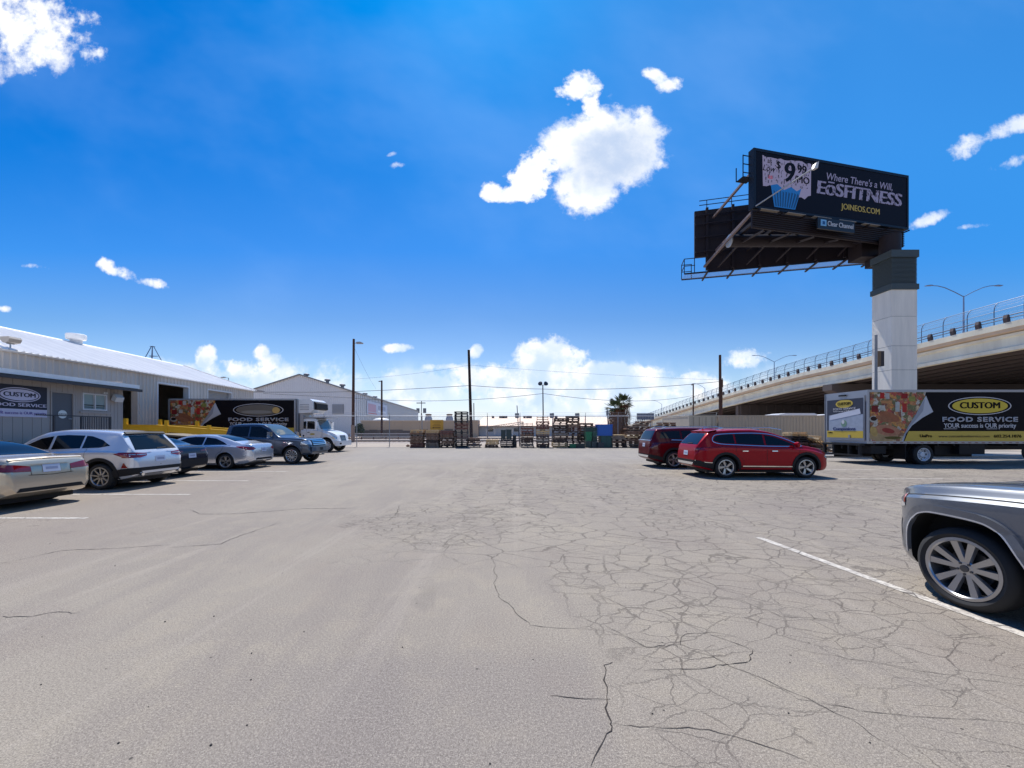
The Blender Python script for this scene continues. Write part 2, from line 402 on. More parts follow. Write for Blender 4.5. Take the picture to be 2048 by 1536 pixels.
CR = [([(1180, 1536), (1212, 1470), (1222, 1455), (1216, 1440), (1213, 1370), (1208, 1330), (1225, 1325)], .008),
      ([(1222, 1447), (1300, 1450), (1420, 1460), (1540, 1500), (1640, 1536)], .004),
      ([(1213, 1397), (1150, 1396), (1100, 1392)], .004),
      ([(985, 1115), (992, 1150), (990, 1170), (1000, 1195), (1060, 1250), (1200, 1262)], .005),
      ([(1210, 1250), (1290, 1293), (1360, 1290), (1370, 1270), (1440, 1265)], .005),
      ([(1300, 1335), (1400, 1340), (1500, 1325), (1508, 1300), (1490, 1292), (1420, 1270)], .006),
      ([(1400, 1196), (1480, 1200), (1560, 1232), (1680, 1240)], .004),
      ([(1340, 1290), (1420, 1310), (1560, 1375), (1700, 1440), (1860, 1540)], .0035),
      ([(1560, 1290), (1700, 1320), (1860, 1345), (2048, 1370)], .003), ([(1480, 1340), (1600, 1400), (1800, 1430), (2048, 1450)], .003),
      ([(340, 1095), (440, 1088), (480, 1072), (560, 1045)], .012), ([(0, 1128), (120, 1102), (240, 1096), (340, 1090)], .010),
      ([(380, 1020), (398, 1028), (470, 1028), (600, 1018), (720, 1016)], .016), ([(0, 1235), (60, 1233), (120, 1222), (160, 1226)], .007),
      ([(800, 1010), (790, 1032), (770, 1045)], .012)]
for i, (pts, wd) in enumerate(CR): crack([G(*p) for p in pts], wd, i)
# ------------------------------------------------------------ left warehouse (local x points to the lot, y runs away along the wall)
WROT = math.atan(.079)
M_WALL = mat('grey_painted_steel', lin(202, 192, 182), .5, .0, vary=.15, vscale=1.2, stretch=(1, 1, .25))
M_ROOF = mat('white_coated_roof_steel', lin(242, 238, 234), .45, .0, vary=.13, vscale=1.2, stretch=(.35, 2.5, .35))
M_TRIM = mat('pale_grey_trim', lin(206, 206, 208), .45)
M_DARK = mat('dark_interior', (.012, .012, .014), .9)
M_DOCK = mat('concrete_floor', lin(120, 116, 112), .85, vary=.1)
M_DOOR = mat('dark_grey_steel_door', lin(88, 90, 96), .5, vary=.05)
M_GLASS = mat('window_glass', (.03, .045, .05), .03, .0, coat=.0, spec=1.)
M_IRON = mat('black_railing_iron', lin(58, 56, 60), .5)
M_GALV = mat('galvanised_steel', lin(165, 168, 172), .4, .6, vary=.06)
wh = thing('warehouse', 'long pale grey metal warehouse with bright white ribbed roof on the left', 'warehouse', (-22.8, 0, 0), WROT)
EAVE, RID, RIDX, FAR = 5.5, 7.85, -6.6, 38.45
def rib_profile(width, n):      # outward offset along the width
    pts = []
    st = width/n
    for i in range(n):
        y = i*st
        pts += [(y, 0), (y+st*.62, 0), (y+st*.70, .042), (y+st*.92, .042)]
    return pts+[(width, 0)]
def rib_panel(name, width, length, n, m, parent, vertical=True):
    b = MB(); pr = rib_profile(width, n)
    vs = [(d, y, 0) for y, d in pr]+[(d, y, length) for y, d in pr]
    k = len(pr); b.add(vs, [(i, i+1, k+i+1, k+i) for i in range(k-1)])
    # returned edges give the sheet its thickness
    b.box((-.03, 0, 0), (-.004, width, length))
    return b.build(name, m, parent)
full = {}
def wall_run(par, y0, y1, z0, z1, tgt=.92, m=M_WALL, nm='wall_panel', ribs=3, x=0.):
    n = max(1, round((y1-y0)/tgt)); wd = (y1-y0)/n; key = (nm, m.name, ribs, round(z1-z0, 3))
    for i in range(n):
        if key not in full:
            full[key] = rib_panel(nm, tgt, z1-z0, ribs, m, par); o = full[key]
        else: o = dup(full[key], par)
        o.location = (x, y0+i*wd, z0); o.scale = (1, wd/tgt*.998, 1)
OPEN = [(20.6, 25.5, 4.35), (27.15, 29.95, 4.9), (32.1, 35.1, 4.93)]
y = 3.
for a, b_, h in OPEN:
    wall_run(wh, y, a, 0, EAVE); wall_run(wh, a, b_, h+.0, EAVE); wall_run(wh, a, b_, 0, 1.15); y = b_
wall_run(wh, y, FAR, 0, EAVE)
for a, b_, h in OPEN:      # jambs and header of each dock door
    b = MB()
    b.box((-.35, a-.10, 1.15), (.05, a, h+.12)); b.box((-.35, b_, 1.15), (.05, b_+.10, h+.12)); b.box((-.35, a+.002, h), (.048, b_-.002, h+.12))
    b.build('door_frame', M_TRIM if a > 26 else M_WALL, wh)
# floor, back wall and gable ends so that the bays look into a real room
rect('floor_slab', (-13, 3, .2), (-.06, FAR-.1, 1.15), M_DOCK, wh)
rect('back_wall', (-13.2, 3, 0), (-13.02, FAR, EAVE), M_WALL, wh)
for yy in (3., FAR-.06):
    b = MB(); b.prism([(-13, 0), (-.04, 0), (-.04, EAVE), (RIDX, RID-.05), (-13, EAVE)], yy, yy+.06); b.build('gable_wall', M_WALL, wh)
slen = math.hypot(RIDX, RID-EAVE)+.25; sang = math.atan2(RID-EAVE, -RIDX)
def roof_panel(first, i, wd, back):
    o = rib_panel('roof_panel', .92, slen, 3, M_ROOF, wh) if first is None else dup(first, wh)
    o.scale = (1, wd/.92*.998, 1)
    if not back: o.rotation_euler = (0, -(math.pi/2-sang), 0); o.location = (.25*math.cos(sang), 3+i*wd, EAVE-.25*math.sin(sang)+.06)
    else:
        o.rotation_euler = (0, (math.pi/2-sang), math.pi)
        o.rotation_euler = (0, -(math.pi/2-sang), math.pi); o.location = (2*RIDX-.25*math.cos(sang), 3+(i+1)*wd, EAVE-.25*math.sin(sang)+.06)
    return o
nr = round((FAR-3)/.92); wdr = (FAR-3)/nr; fr = None
for i in range(nr):
    fr = roof_panel(fr, i, wdr, False) if fr is None else (roof_panel(fr, i, wdr, False), fr)[1]
    roof_panel(fr, i, wdr, True)
b = MB(); b.prism([(RIDX-.25, RID-.02), (RIDX, RID+.12), (RIDX+.25, RID-.02), (RIDX, RID+.06)], 2.9, FAR+.05); b.build('ridge_cap', M_ROOF, wh)
b = MB(); b.box((.05, 3, EAVE-.10), (.17, FAR, EAVE-.015)); b.build('eave_trim', M_TRIM, wh)
b = MB(); b.bar((.2, FAR+.08, EAVE+.02), (RIDX, FAR+.08, RID+.06), .1, .2); b.build('rake_trim', M_TRIM, wh)
# roll-up doors
def rollup(a, b_, z0, z1, xoff, m, par):
    bb = MB(); n = int((z1-z0)/.12)
    for i in range(n):
        z = z0+(z1-z0)*i/n; h = (z1-z0)/n
        bb.prism([(-.03, z), (.0, z+.01), (.018, z+h*.4), (.018, z+h*.6), (.0, z+h-.01), (-.03, z+h)], a, b_)
    o = bb.build('roll_up_door', m, par); o.location = (xoff, 0, 0); return o
rollup(32.12, 35.08, 1.16, 4.92, -.22, mat('grey_roll_up_door', lin(150, 148, 146), .5, vary=.05), wh)
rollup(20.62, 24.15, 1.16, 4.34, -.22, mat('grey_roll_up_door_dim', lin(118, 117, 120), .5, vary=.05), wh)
b = MB(); b.box((-.3, 24.15, 1.16), (-.1, 24.3, 4.34)); b.build('door_mullion', M_WALL, wh)
# ventilators on the roof
def roofz(x): return EAVE+(-x)*(RID-EAVE)/(-RIDX)+.1
WF = Matrix.Translation((-22.8, 0, 0)) @ Matrix.Rotation(WROT, 4, 'Z')
def at_wall(x, y, z): return WF @ Vector((x, y, z))
v = thing('roof_ventilator', 'white round mushroom ventilator sitting on the warehouse roof ridge', 'ventilator', at_wall(RIDX+.2, 28.3, RID-.2))
b = MB(); b.lathe([(.32, 0), (.32, .5), (.28, .5), (.28, .3)], 28); b.build('curb', M_TRIM, v, smooth=True)
b = MB(); b.lathe([(.36, .44), (.50, .48), (.53, .56), (.53, .82), (.50, .86), (.1, .90)], 32); b.build('hood', M_ROOF, v, smooth=True)
v = thing('floodlight', 'small tan floodlight standing on the warehouse eave at far left', 'floodlight', at_wall(-.05, 18.7, EAVE+.12))
b = MB(); b.tube((0, 0, 0), (0, 0, .2), .03); b.tube((0, -.15, .2), (0, .15, .2), .025); b.build('bracket', M_GALV, v)
b = MB(); b.prism([(-.05, .22), (.2, .26), (.28, .42), (.22, .52), (-.18, .5), (-.2, .38)], -.24, .24); b.build('lamp_housing', mat('tan_lamp', lin(160, 150, 140), .5), v)
# tripod mast behind the ridge
p0 = A(305, 694, 40); q = thing('antenna_mast', 'thin blue grey tripod mast rising behind the white warehouse roof', 'mast', (p0.x, p0.y, 0))
M_BLUE = mat('blue_grey_steel', lin(70, 92, 125), .5)
top = A(305, 693, 40).z
for k in range(3):
    t = 2*math.pi*k/3+.35
    b = MB(); b.tube((3.4*math.cos(t), 3.4*math.sin(t), 3), (.10*math.cos(t), .10*math.sin(t), top), .035, n=6); b.build('leg', M_BLUE, q)
b = MB()
for z in (.35,):
    zz = top-1.0; rr = .10+.9*(1.0/(top-3))*1.0
    pts = [((.1+3.3*(top-zz)/(top-3))*math.cos(2*math.pi*k/3+.35), (.1+.9*(top-zz)/(top-3))*math.sin(2*math.pi*k/3+.35), zz) for k in range(4)]
    b.path(pts, .025)
b.tube((0, 0, top-1.5), (0, 0, top+.05), .03); b.box((-.15, -.15, top-.03), (.15, .15, top+.02)); b.build('brace', M_BLUE, q)

# ------------------------------------------------------------ office annex
an = thing('office_annex', 'low grey office annex with a dark door and company banner, far left', 'office', (-16.8, 0, 0), WROT)
M_SID = mat('grey_siding', lin(164, 154, 148), .65, vary=.06, vscale=1.5, stretch=(1, 1, .3))
AY1 = 17.98; AH = 3.55
def siding(y0, y1, z0, z1):
    n = max(1, round((y1-y0)/1.22)); wd = (y1-y0)/n
    for i in range(n):
        b = MB(); g = 4; st = wd/g
        for k in range(g): b.box((-.05, k*st+.008, 0), (0, (k+1)*st-.008, z1-z0))
        b.box((-.08, 0, 0), (-.012, wd-.004, z1-z0)); o = b.build('siding_panel', M_SID, an); o.location = (0, y0+i*wd, z0)
DR = (15.02, 15.88); WI = (16.22, 17.28)
siding(3, DR[0], 0, AH); siding(DR[0], DR[1], 0, 1.12); siding(DR[0], DR[1], 3.17, AH); siding(DR[1], WI[0], 0, AH)
siding(WI[0], WI[1], 0, 2.5); siding(WI[0], WI[1], 3.22, AH); siding(WI[1], AY1, 0, AH)
rect('end_wall', (-6.2, AY1, 0), (0, AY1+.08, 3.9), M_SID, an)
rect('near_end_wall', (-6.2, 2.9, 0), (0, 2.98, 3.9), M_SID, an)
rect('room_back', (-1.2, 14, .9), (-1.1, 17.9, 3.5), mat('office_inside', lin(150, 150, 140), .8), an)
b = MB(); b.prism([(.45, AH+.08), (.45, AH+.2), (-6.1, 4.35), (-6.1, 4.23)], 2.7, AY1+.35); b.build('roof', M_ROOF, an)
rect('fascia', (.452, 2.7, AH+.05), (.50, AY1+.36, AH+.22), M_ROOF, an)
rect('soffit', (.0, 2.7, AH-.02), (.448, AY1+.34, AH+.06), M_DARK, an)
rect('rain_gutter', (.50, 2.7, AH-.10), (.60, AY1+.4, AH+.02), M_IRON, an)
d_ = rect('door', (-.06, DR[0]+.04, 1.14), (-.02, DR[1]-.04, 3.13), M_DOOR, an)
b = MB(); b.box((-.05, DR[0], 1.12), (.03, DR[0]+.04, 3.17)); b.box((-.05, DR[1]-.04, 1.12), (.03, DR[1], 3.17)); b.box((-.05, DR[0]+.04, 3.13), (.03, DR[1]-.04, 3.17)); b.build('door_frame', M_SID, an)
b = MB(); b.tube((-.015, 15.47, 2.28), (-.005, 15.47, 2.28), .165, n=28); o = b.build('round_door_sign', mat('door_sign_white', lin(222, 224, 220), .5), d_)
text('sign_lettering', 'CUSTOM', mat('grey_print', lin(110, 110, 110), .6), .09, d_, (-.003, 15.47, 2.28), (R(90), 0, R(90)), bold=.02)
b = MB(); b.tube((-.02, DR[1]-.12, 2.1), (.05, DR[1]-.12, 2.1), .02); b.tube((.05, DR[1]-.12, 2.1), (.05, DR[1]-.24, 2.1), .014); b.build('handle', M_GALV, d_)
wn = rect('window', (-.07, WI[0]+.04, 2.54), (-.055, WI[1]-.04, 3.18), mat('pale_window_glass', (.32, .40, .40), .05, spec=1.), an)
b = MB(); M_WF = mat('white_window_frame', lin(205, 203, 205), .5)
for a, c in ((WI[0], WI[0]+.05), (WI[1]-.05, WI[1]), (16.73, 16.77)): b.box((-.05, a, 2.5), (.03, c, 3.22))
b.box((-.05, WI[0]+.05, 2.5), (.03, 16.73, 2.55)); b.box((-.05, 16.77, 2.5), (.03, WI[1]-.05, 2.55)); b.box((-.05, WI[0]+.05, 3.17), (.03, 16.73, 3.22)); b.box((-.05, 16.77, 3.17), (.03, WI[1]-.05, 3.22))
b.build('frame', M_WF, wn)
b = MB(); b.box((-.052, WI[0]+.05, 2.70), (-.02, 16.72, 2.73)); b.box((-.052, 16.78, 2.70), (-.02, WI[1]-.05, 2.73)); b.box((-.052, WI[0]+.05, 2.62), (-.03, 16.72, 2.635)); b.box((-.052, 16.78, 2.62), (-.03, WI[1]-.05, 2.635)); b.build('sash_bar', M_DARK, wn)
rect('sill', (.0, WI[0]-.12, 2.36), (.06, WI[1]+.12, 2.44), M_SID, an)
# landing with railing
rect('landing', (.02, 13.0, 0), (1.5, 15.95, 1.12), M_DOCK, an)
b = MB(); yy = [13.75, 14.7, 15.85]
for t in yy: b.box((1.40, t-.025, 1.12), (1.45, t+.025, 2.2))
b.box((1.40, 13.2, 2.16), (1.45, 15.85, 2.2)); b.box((1.40, 14.7, 1.3), (1.45, 15.85, 1.33)); b.build('railing', M_IRON, an)
for k in range(15):
    b = MB(); b.box((1.415, 0, 1.33), (1.435, .02, 2.16))
    o = b.build('baluster', M_IRON, an) if k == 0 else dup(o, an); o.location = (0, 14.78+k*.0695, 0)
for k in range(5): rect('step', (.1, 15.952+k*.28, 0), (1.4, 16.23+k*.28, .93-k*.19), M_DOCK, an)
b = MB(); b.box((0, 17.55, 3.05), (.1, 17.68, 3.2)); b.prism([(.05, 3.0), (.22, 2.92), (.30, 3.12), (.16, 3.28)], 17.42, 17.80); b.build('wall_floodlight', mat('white_lamp_body', lin(200, 198, 196), .5), an)
for k in range(2):
    b = MB(); b.box((0, 17.1+k*.1, 3.25), (.06, 17.16+k*.1, 3.33)); b.build('security_camera', M_WF, an)
# banner: a thing that hangs on the annex
bn = thing('banner', 'black banner with white oval CUSTOM above white slogan strip on annex wall', 'banner', (-16.8, 0, 0), WROT)
M_BBLK = mat('banner_black', lin(34, 34, 48), .6); M_BWHT = mat('banner_white', lin(206, 196, 214), .6)
rect('black_field', (.01, 13.02, 2.42), (.03, 14.88, 3.28), M_BBLK, bn)
rect('white_strip', (.01, 13.02, 2.13), (.03, 14.88, 2.418), M_BWHT, bn)
def yz_poly(name, pts, x, th, m, par):
    b = MB(); n = len(pts); b.add([(x, y, z) for y, z in pts]+[(x+th, y, z) for y, z in pts], [tuple(range(n)), tuple(range(2*n-1, n-1, -1))]+[(k, n+k, n+(k+1) % n, (k+1) % n) for k in range(n)])
    return b.build(name, m, par)
yz_poly('white_oval_border', ellipse(14.0, 2.93, .66, .265), .031, .004, M_BWHT, bn)
yz_poly('dark_oval_ring', ellipse(14.0, 2.93, .62, .235), .036, .003, M_BBLK, bn)
yz_poly('white_oval', ellipse(14.0, 2.93, .58, .205), .040, .003, M_BWHT, bn)
TR = (R(90), 0, R(90))
text('lettering', 'CUSTOM', M_BBLK, .22, bn, (.046, 14.0, 2.93), TR, bold=.03, width=.98)
text('lettering', 'FOOD SERVICE', M_BWHT, .17, bn, (.036, 14.0, 2.56), TR, bold=.02, width=1.7)
text('lettering', 'YOUR success is OUR priority', mat('purple_print', lin(110, 90, 150), .6), .15, bn, (.036, 14.0, 2.27), TR, width=1.7)

# ------------------------------------------------------------ yellow yard ramp
M_YEL = mat('yellow_ramp_paint', lin(226, 178, 40), .5, vary=.10, vscale=3)
rp = thing('loading_ramp', 'yellow steel yard ramp with side rails sloping down from the dock door', 'ramp', (-24.2, 0, 0))
def rz(x): return 1.18-(x*.16 if x > 2.2 else x*.02)
zt = lambda x: 1.20 if x < 2 else 1.20-(x-2)*.115
for yy in (23.6, 25.9):
    b = MB(); pts = [(0, 1.90), (2.4, 1.88), (9.5, 1.34), (11.6, .62), (11.6, .40), (9.5, 1.0), (2.4, 1.55), (0, 1.57)]
    b.prism(pts, yy-.05, yy+.05); b.prism([(0, 1.90), (2.4, 1.88), (9.5, 1.34), (9.5, 1.40), (2.4, 1.95), (0, 1.97)], yy-.09, yy+.09); b.build('side_rail', M_YEL, rp)
    for x in (.5, 3.0, 5.6):
        b = MB(); b.box((x-.09, yy-.07, zt(x)+.35), (x+.09, yy+.07, zt(x)+1.14)); b.build('stub_post', M_YEL, rp)
b = MB(); b.prism([(0, 1.42), (2.4, 1.40), (9.5, .82), (11.6, .06), (11.6, .0), (9.5, .72), (2.4, 1.30), (0, 1.32)], 23.66, 25.84); b.build('deck_plate', mat('ramp_deck', lin(110, 104, 96), .6, .3), rp)
for x in (2.6,):
    for yy in (23.7, 25.8):
        b = MB(); b.box((x-.1, yy-.08, .35), (x+.1, yy+.08, 1.4)); b.build('leg', M_YEL, rp)
        b = MB(); b.lathe([(.32, -.1), (.35, -.07), (.35, .07), (.32, .1)], 24, Matrix.Translation((x, yy, .35)) @ Matrix.Rotation(R(90), 4, 'X')); b.build('wheel', mat('tyre_rubber', (.016, .016, .017), .75), rp, smooth=True)
for a, c in ((9.4, 5.2), (5.2, 2.6)):
    b = MB(); b.bar((a, 24.7, .8), (c, 24.7, .45), .12, .12); b.build('brace', M_YEL, rp)

# ------------------------------------------------------------ far grey warehouse with gable end
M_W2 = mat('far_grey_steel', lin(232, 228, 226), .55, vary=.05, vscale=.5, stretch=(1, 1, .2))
fw = thing('warehouse', 'big grey gabled steel warehouse behind the fence on the left side', 'warehouse', (0, 0, 0))
def uX(px, Y): return (px-1024)/769*Y
YF = 85.; XR = uX(710.5, YF); XL = uX(490, YF); XP = (XR+XL)/2; HE = CAMH+74.5/769*YF; HP = CAMH+109/769*YF
dirx = -.079; YB = 172.
def fwpanel(x0, x1):
    h0 = HE+(HP-HE)*(1-abs(x0-XP)/(XR-XP)); h1 = HE+(HP-HE)*(1-abs(x1-XP)/(XR-XP)); n = 3; b = MB(); wd = x1-x0
    for k in range(n):
        a = x0+wd*k/n; c = x0+wd*(k+1)/n; g = (c-a)*.3
        ha = h0+(h1-h0)*k/n; hc = h0+(h1-h0)*(k+1)/n
        b.add([(a+.02, YF, 0), (c-g, YF, 0), (c-g, YF, ha+(hc-ha)*.7), (a+.02, YF, ha)], [(0, 1, 2, 3)])
        b.add([(c-g, YF-.06, 0), (c, YF-.06, 0), (c, YF-.06, hc), (c-g, YF-.06, ha+(hc-ha)*.7)], [(0, 1, 2, 3)])
        b.add([(c-g, YF-.06, 0), (c-g, YF-.06, ha), (c-g, YF, ha), (c-g, YF, 0), (c, YF-.06, 0), (c, YF-.06, hc), (c, YF, hc), (c, YF, 0)], [(0, 1, 2, 3), (4, 5, 6, 7)])
    b.add([(x0, YF+.05, 0), (x1, YF+.05, 0), (x1, YF+.05, h1), (x0, YF+.05, h0)], [(0, 1, 2, 3)])
    return b.build('wall_panel', M_W2, fw, fix=False)
n = 18
for i in range(n): fwpanel(XL+(XR-XL)*i/n, XL+(XR-XL)*(i+1)/n)
b = MB(); XRB = XR+dirx*(YB-YF)*.0+uX(835.5, YB)-XR if False else uX(836, YB)
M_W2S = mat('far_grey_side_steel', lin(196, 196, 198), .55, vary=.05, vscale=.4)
for i in range(60):
    t0, t1 = i/60, (i+1)/60
    xa, xb = XR+(XRB-XR)*t0, XR+(XRB-XR)*t1; ya, yb = YF+(YB-YF)*t0, YF+(YB-YF)*t1; m_ = (t0+t1)/2
    xm, ym = XR+(XRB-XR)*m_, YF+(YB-YF)*m_
    b.add([(xa, ya, 0), (xm, ym, 0), (xm, ym, HE), (xa, ya, HE), (xm+.1, ym, 0), (xb+.1, yb, 0), (xb+.1, yb, HE), (xm+.1, ym, HE)], [(0, 1, 2, 3), (4, 5, 6, 7), (1, 4, 7, 2)])
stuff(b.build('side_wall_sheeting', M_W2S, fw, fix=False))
b = MB(); dX = XRB-XR
for s_, xe in ((1, XR+.3), (-1, XL-.3)):
    b.add([(xe, YF-.4, HE-.05), (xe+dX, YB, HE-.05), (XP+dX, YB, HP+.12), (XP, YF-.4, HP+.12), (xe, YF-.4, HE-.3), (xe+dX, YB, HE-.3), (XP, YF-.4, HP-.12)], [(0, 1, 2, 3), (0, 4, 5, 1), (0, 3, 6, 4)])
b.build('roof', mat('far_roof', lin(120, 122, 126), .5), fw, fix=False)
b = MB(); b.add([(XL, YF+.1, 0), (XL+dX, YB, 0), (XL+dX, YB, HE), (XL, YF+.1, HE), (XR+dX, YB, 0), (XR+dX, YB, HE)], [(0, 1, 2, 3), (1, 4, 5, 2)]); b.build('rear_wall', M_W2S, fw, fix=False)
x0, x1 = uX(665, YF), uX(687.5, YF); zb, zt_ = A(0, 827.5, YF).z, A(0, 808.5, YF).z
lv = rect('louvre', (x0, YF-.16, zb), (x1, YF-.07, zt_), mat('louvre_grey', lin(120, 118, 124), .6), fw)
for k in range(9): rect('slat', (x0+.05, YF-.24, zb+.05+k*.235), (x1-.05, YF-.162, zb+.15+k*.235), M_W2S, lv)
for px, py, Y in ((613, 752, 88), (655, 763, 86), (685, 773, 86), (730, 790, 98), (750, 796, 106)):
    c = A(px, py, Y); b = MB(); M_ = Matrix.Translation((c.x, c.y, c.z-.9))
    b.lathe([(.35, 0), (.35, 1.0), (.62, 1.05), (.62, 1.35), (.2, 1.5)], 14, M_); b.build('roof_vent', mat('vent_grey', lin(130, 128, 132), .5, .4), fw, smooth=True)
# hoarding on the side wall
tA, tB = .105, .27
def sidep(t, z, off=.25): return Vector((XR+(XRB-XR)*t+off, YF+(YB-YF)*t, z))
hb = thing('wall_sign', 'large faded white sign with reddish emblem on the far warehouse side wall', 'sign', (0, 0, 0))
def sidequad(name, ta, tb, z0, z1, m, par, off=.25):
    b = MB(); b.add([sidep(ta, z0, off), sidep(tb, z0, off), sidep(tb, z1, off), sidep(ta, z1, off), sidep(ta, z0, off-.1), sidep(tb, z0, off-.1), sidep(tb, z1, off-.1), sidep(ta, z1, off-.1)], [(0, 1, 2, 3), (7, 6, 5, 4), (3, 2, 6, 7), (0, 3, 7, 4), (1, 0, 4, 5), (2, 1, 5, 6)])
    return b.build(name, m, par)
M_SGN = mat('faded_sign_white', lin(200, 204, 218), .6)
sidequad('panel', .095, .33, 5.2, 8.6, M_SGN, hb)
sidequad('red_block', .105, .185, 6.0, 8.0, mat('faded_red', lin(196, 160, 176), .6), hb, .30)
sidequad('red_stripe', .105, .195, 5.5, 5.75, mat('faded_red2', lin(200, 120, 120), .6), hb, .30)
sidequad('white_block', .21, .30, 6.9, 7.9, mat('sign_grey', lin(168, 172, 190), .6), hb, .30)
sidequad('white_stripe', .21, .31, 6.2, 6.6, mat('sign_bright', lin(232, 234, 240), .6), hb, .30)

# ------------------------------------------------------------ tan block wall beyond the tracks, rails, low long building
M_TAN = mat('tan_block', lin(188, 164, 138), .85, vary=.06, vscale=.3); M_STAIN = mat('grey_overpaint', lin(112, 98, 88), .9, vary=.12, vscale=.4)
YW = 78.
tw = thing('boundary_wall', 'long tan block wall with grey painted lower half behind the railway tracks', 'wall', (0, 0, 0))
xa, xb = uX(722, YW), uX(956, YW); nseg = 14
rr = random.Random(3)
for i in range(nseg):
    a = xa+(xb-xa)*i/nseg; c = xa+(xb-xa)*(i+1)/nseg
    rect('wall_panel', (a+.01, YW, 0), (c-.01, YW+.25, 3.25), M_TAN, tw)
    if uX(0, YW) < a < uX(905, YW): rect('overpainted_area', (a, YW-.06, 0), (c, YW-.012, 1.35+rr.uniform(.0, .35)), M_STAIN, tw)
rect('coping', (xa-.1, YW-.1, 3.252), (xb+.1, YW+.32, 3.45), mat('coping_tan', lin(206, 186, 164), .8), tw)
tr = thing('shrub', 'small dark green shrub at the left end of the tan wall', 'shrub', (uX(719, 76), 76, 0))
def leaves(name, n, rx, ry, rz_, cz, m, par, size=.12, seed=1):
    r_ = random.Random(seed); b = MB()
    for _ in range(n):
        while True:
            p = Vector((r_.uniform(-1, 1), r_.uniform(-1, 1), r_.uniform(-1, 1)))
            if p.length < 1: break
        p = Vector((p.x*rx, p.y*ry, cz+p.z*rz_)); s1 = size*r_.uniform(.6, 1.3)
        d1 = Vector((r_.uniform(-1, 1), r_.uniform(-1, 1), r_.uniform(-1, 1))).normalized()*s1; d2 = d1.orthogonal().normalized()*s1*.5
        b.add([p-d1, p+d2, p+d1, p-d2], [(0, 1, 2, 3)])
    return b.build(name, m, par, fix=False)
M_LEAF = mat('dark_leaf', (.035, .06, .025), .6, vary=.4)
stuff(leaves('foliage', 900, .9, .9, 1.3, 1.5, M_LEAF, tr, .22))
b = MB(); b.tube((0, 0, 0), (0, 0, 1.4), .07, .03); b.build('stem', mat('bark', lin(80, 62, 50), .9), tr)
# stored tank tops seen above the wall
for k, px in enumerate((742, 752, 763, 781, 791, 806)):
    r0 = (1.1, 1.0, 1.9, 1.0, .9, 1.0)[k]; Y = 84
    c = Vector((uX(px, Y), Y, 0)); t = thing('storage_tank', ('first', 'second', 'largest, third', 'fourth', 'fifth', 'last')[k]+' white domed tank from the left behind the tan wall', 'tank', c, group='white domed tanks behind the tan wall')
    b = MB(); h = CAMH+(858-(842, 842, 836, 841, 842, 841)[k])/769*Y-r0*.5
    b.lathe([(r0, 0), (r0, h), (r0*.92, h+r0*.25), (r0*.7, h+r0*.42), (r0*.3, h+r0*.5)], 20, None); b.build('shell', mat('tank_white', lin(222, 222, 220), .5), t, smooth=50)
    b = MB(); b.lathe([(.25, h+r0*.5), (.25, h+r0*.5+.15)], 12); b.build('lid', M_TRIM, t)
# railway
M_RAIL = mat('rail_steel', lin(200, 196, 192), .3, .7); M_RUST = mat('rust_brown', lin(96, 66, 52), .9, vary=.15)
sheet('railway_ballast', -60, 46, 48, 74, .002, mat('ballast', lin(150, 138, 130), .95, vary=.2, vscale=1.5))
for k, Y in enumerate((52., 66.)):
    rt = thing('railway_track', ('nearer', 'farther')[k]+' railway track with shiny rail heads crossing behind the pallets', 'track', (0, Y, 0))
    for s_ in (-.72, .72):
        b = MB(); b.box((-45, s_-.035, .14), (46, s_+.035, .20)); b.build('rail', M_RAIL, rt)
        b = MB(); b.box((-45, s_-.02, .03), (46, s_+.02, .139)); b.build('rail_web', M_RUST, rt)
    b = MB()
    for i in range(140): b.box((-45+i*.65, -1.25, .0), (-44.78+i*.65, 1.25, .03))
    stuff(b.build('sleepers', mat('sleeper_wood', lin(86, 70, 60), .9), rt))
# low bumper rails in front of the tan wall
for k, Y in enumerate((62.5,)):
    rt = thing('guard_rail', 'low pale guard rail beside the railway left of the pallet stacks', 'guard rail', (0, Y, 0))
    for z in (.45, .85): rect('rail', (uX(697, Y), -.05, z), (uX(822, Y), .05, z+.12), mat('pale_rail', lin(205, 196, 190), .7), rt)
    for i in range(6): rect('post', (uX(697, Y)+i*2., .052, 0), (uX(697, Y)+i*2.+.12, .17, 1.0), M_RUST, rt)
# low building with beige roof
YL = 88.
lb = thing('low_warehouse', 'long low warehouse with beige roof and pale blue walls behind the pallet stacks', 'warehouse', (0, 0, 0))
xa, xb = uX(955, YL), uX(1250, YL); M_PB = mat('pale_blue_wall', lin(182, 190, 200), .7, vary=.04)
nseg = 17
for i in range(nseg):
    a = xa+(xb-xa)*i/nseg; c = xa+(xb-xa)*(i+1)/nseg
    rect('wall_panel', (a+.02, YL, 0), (c-.02, YL+.2, 2.5), M_PB, lb)
    if i % 3 == 1:
        wv_ = rect('window', (a+.4, YL-.05, 1.1), (c-.4, YL-.01, 1.9), M_GLASS, lb)
b = MB(); b.add([(xa-1, YL-1.2, 2.42), (xb+1, YL-1.2, 2.42), (xb+1, YL+24, 5.2), (xa-.2, YL+24, 5.2), (xa-1, YL-1.2, 2.28), (xb+1, YL-1.2, 2.28)], [(0, 1, 2, 3), (0, 4, 5, 1)])
b.build('roof', mat('beige_roof', lin(224, 198, 174), .7, vary=.03, vscale=.2), lb, fix=False)
rect('eave_shade_strip', (xa-.9, YL-1.15, 2.16), (xb+.9, YL-1.0, 2.275), M_RUST, lb)  # brown strip drawn in place of the shade line under the eave
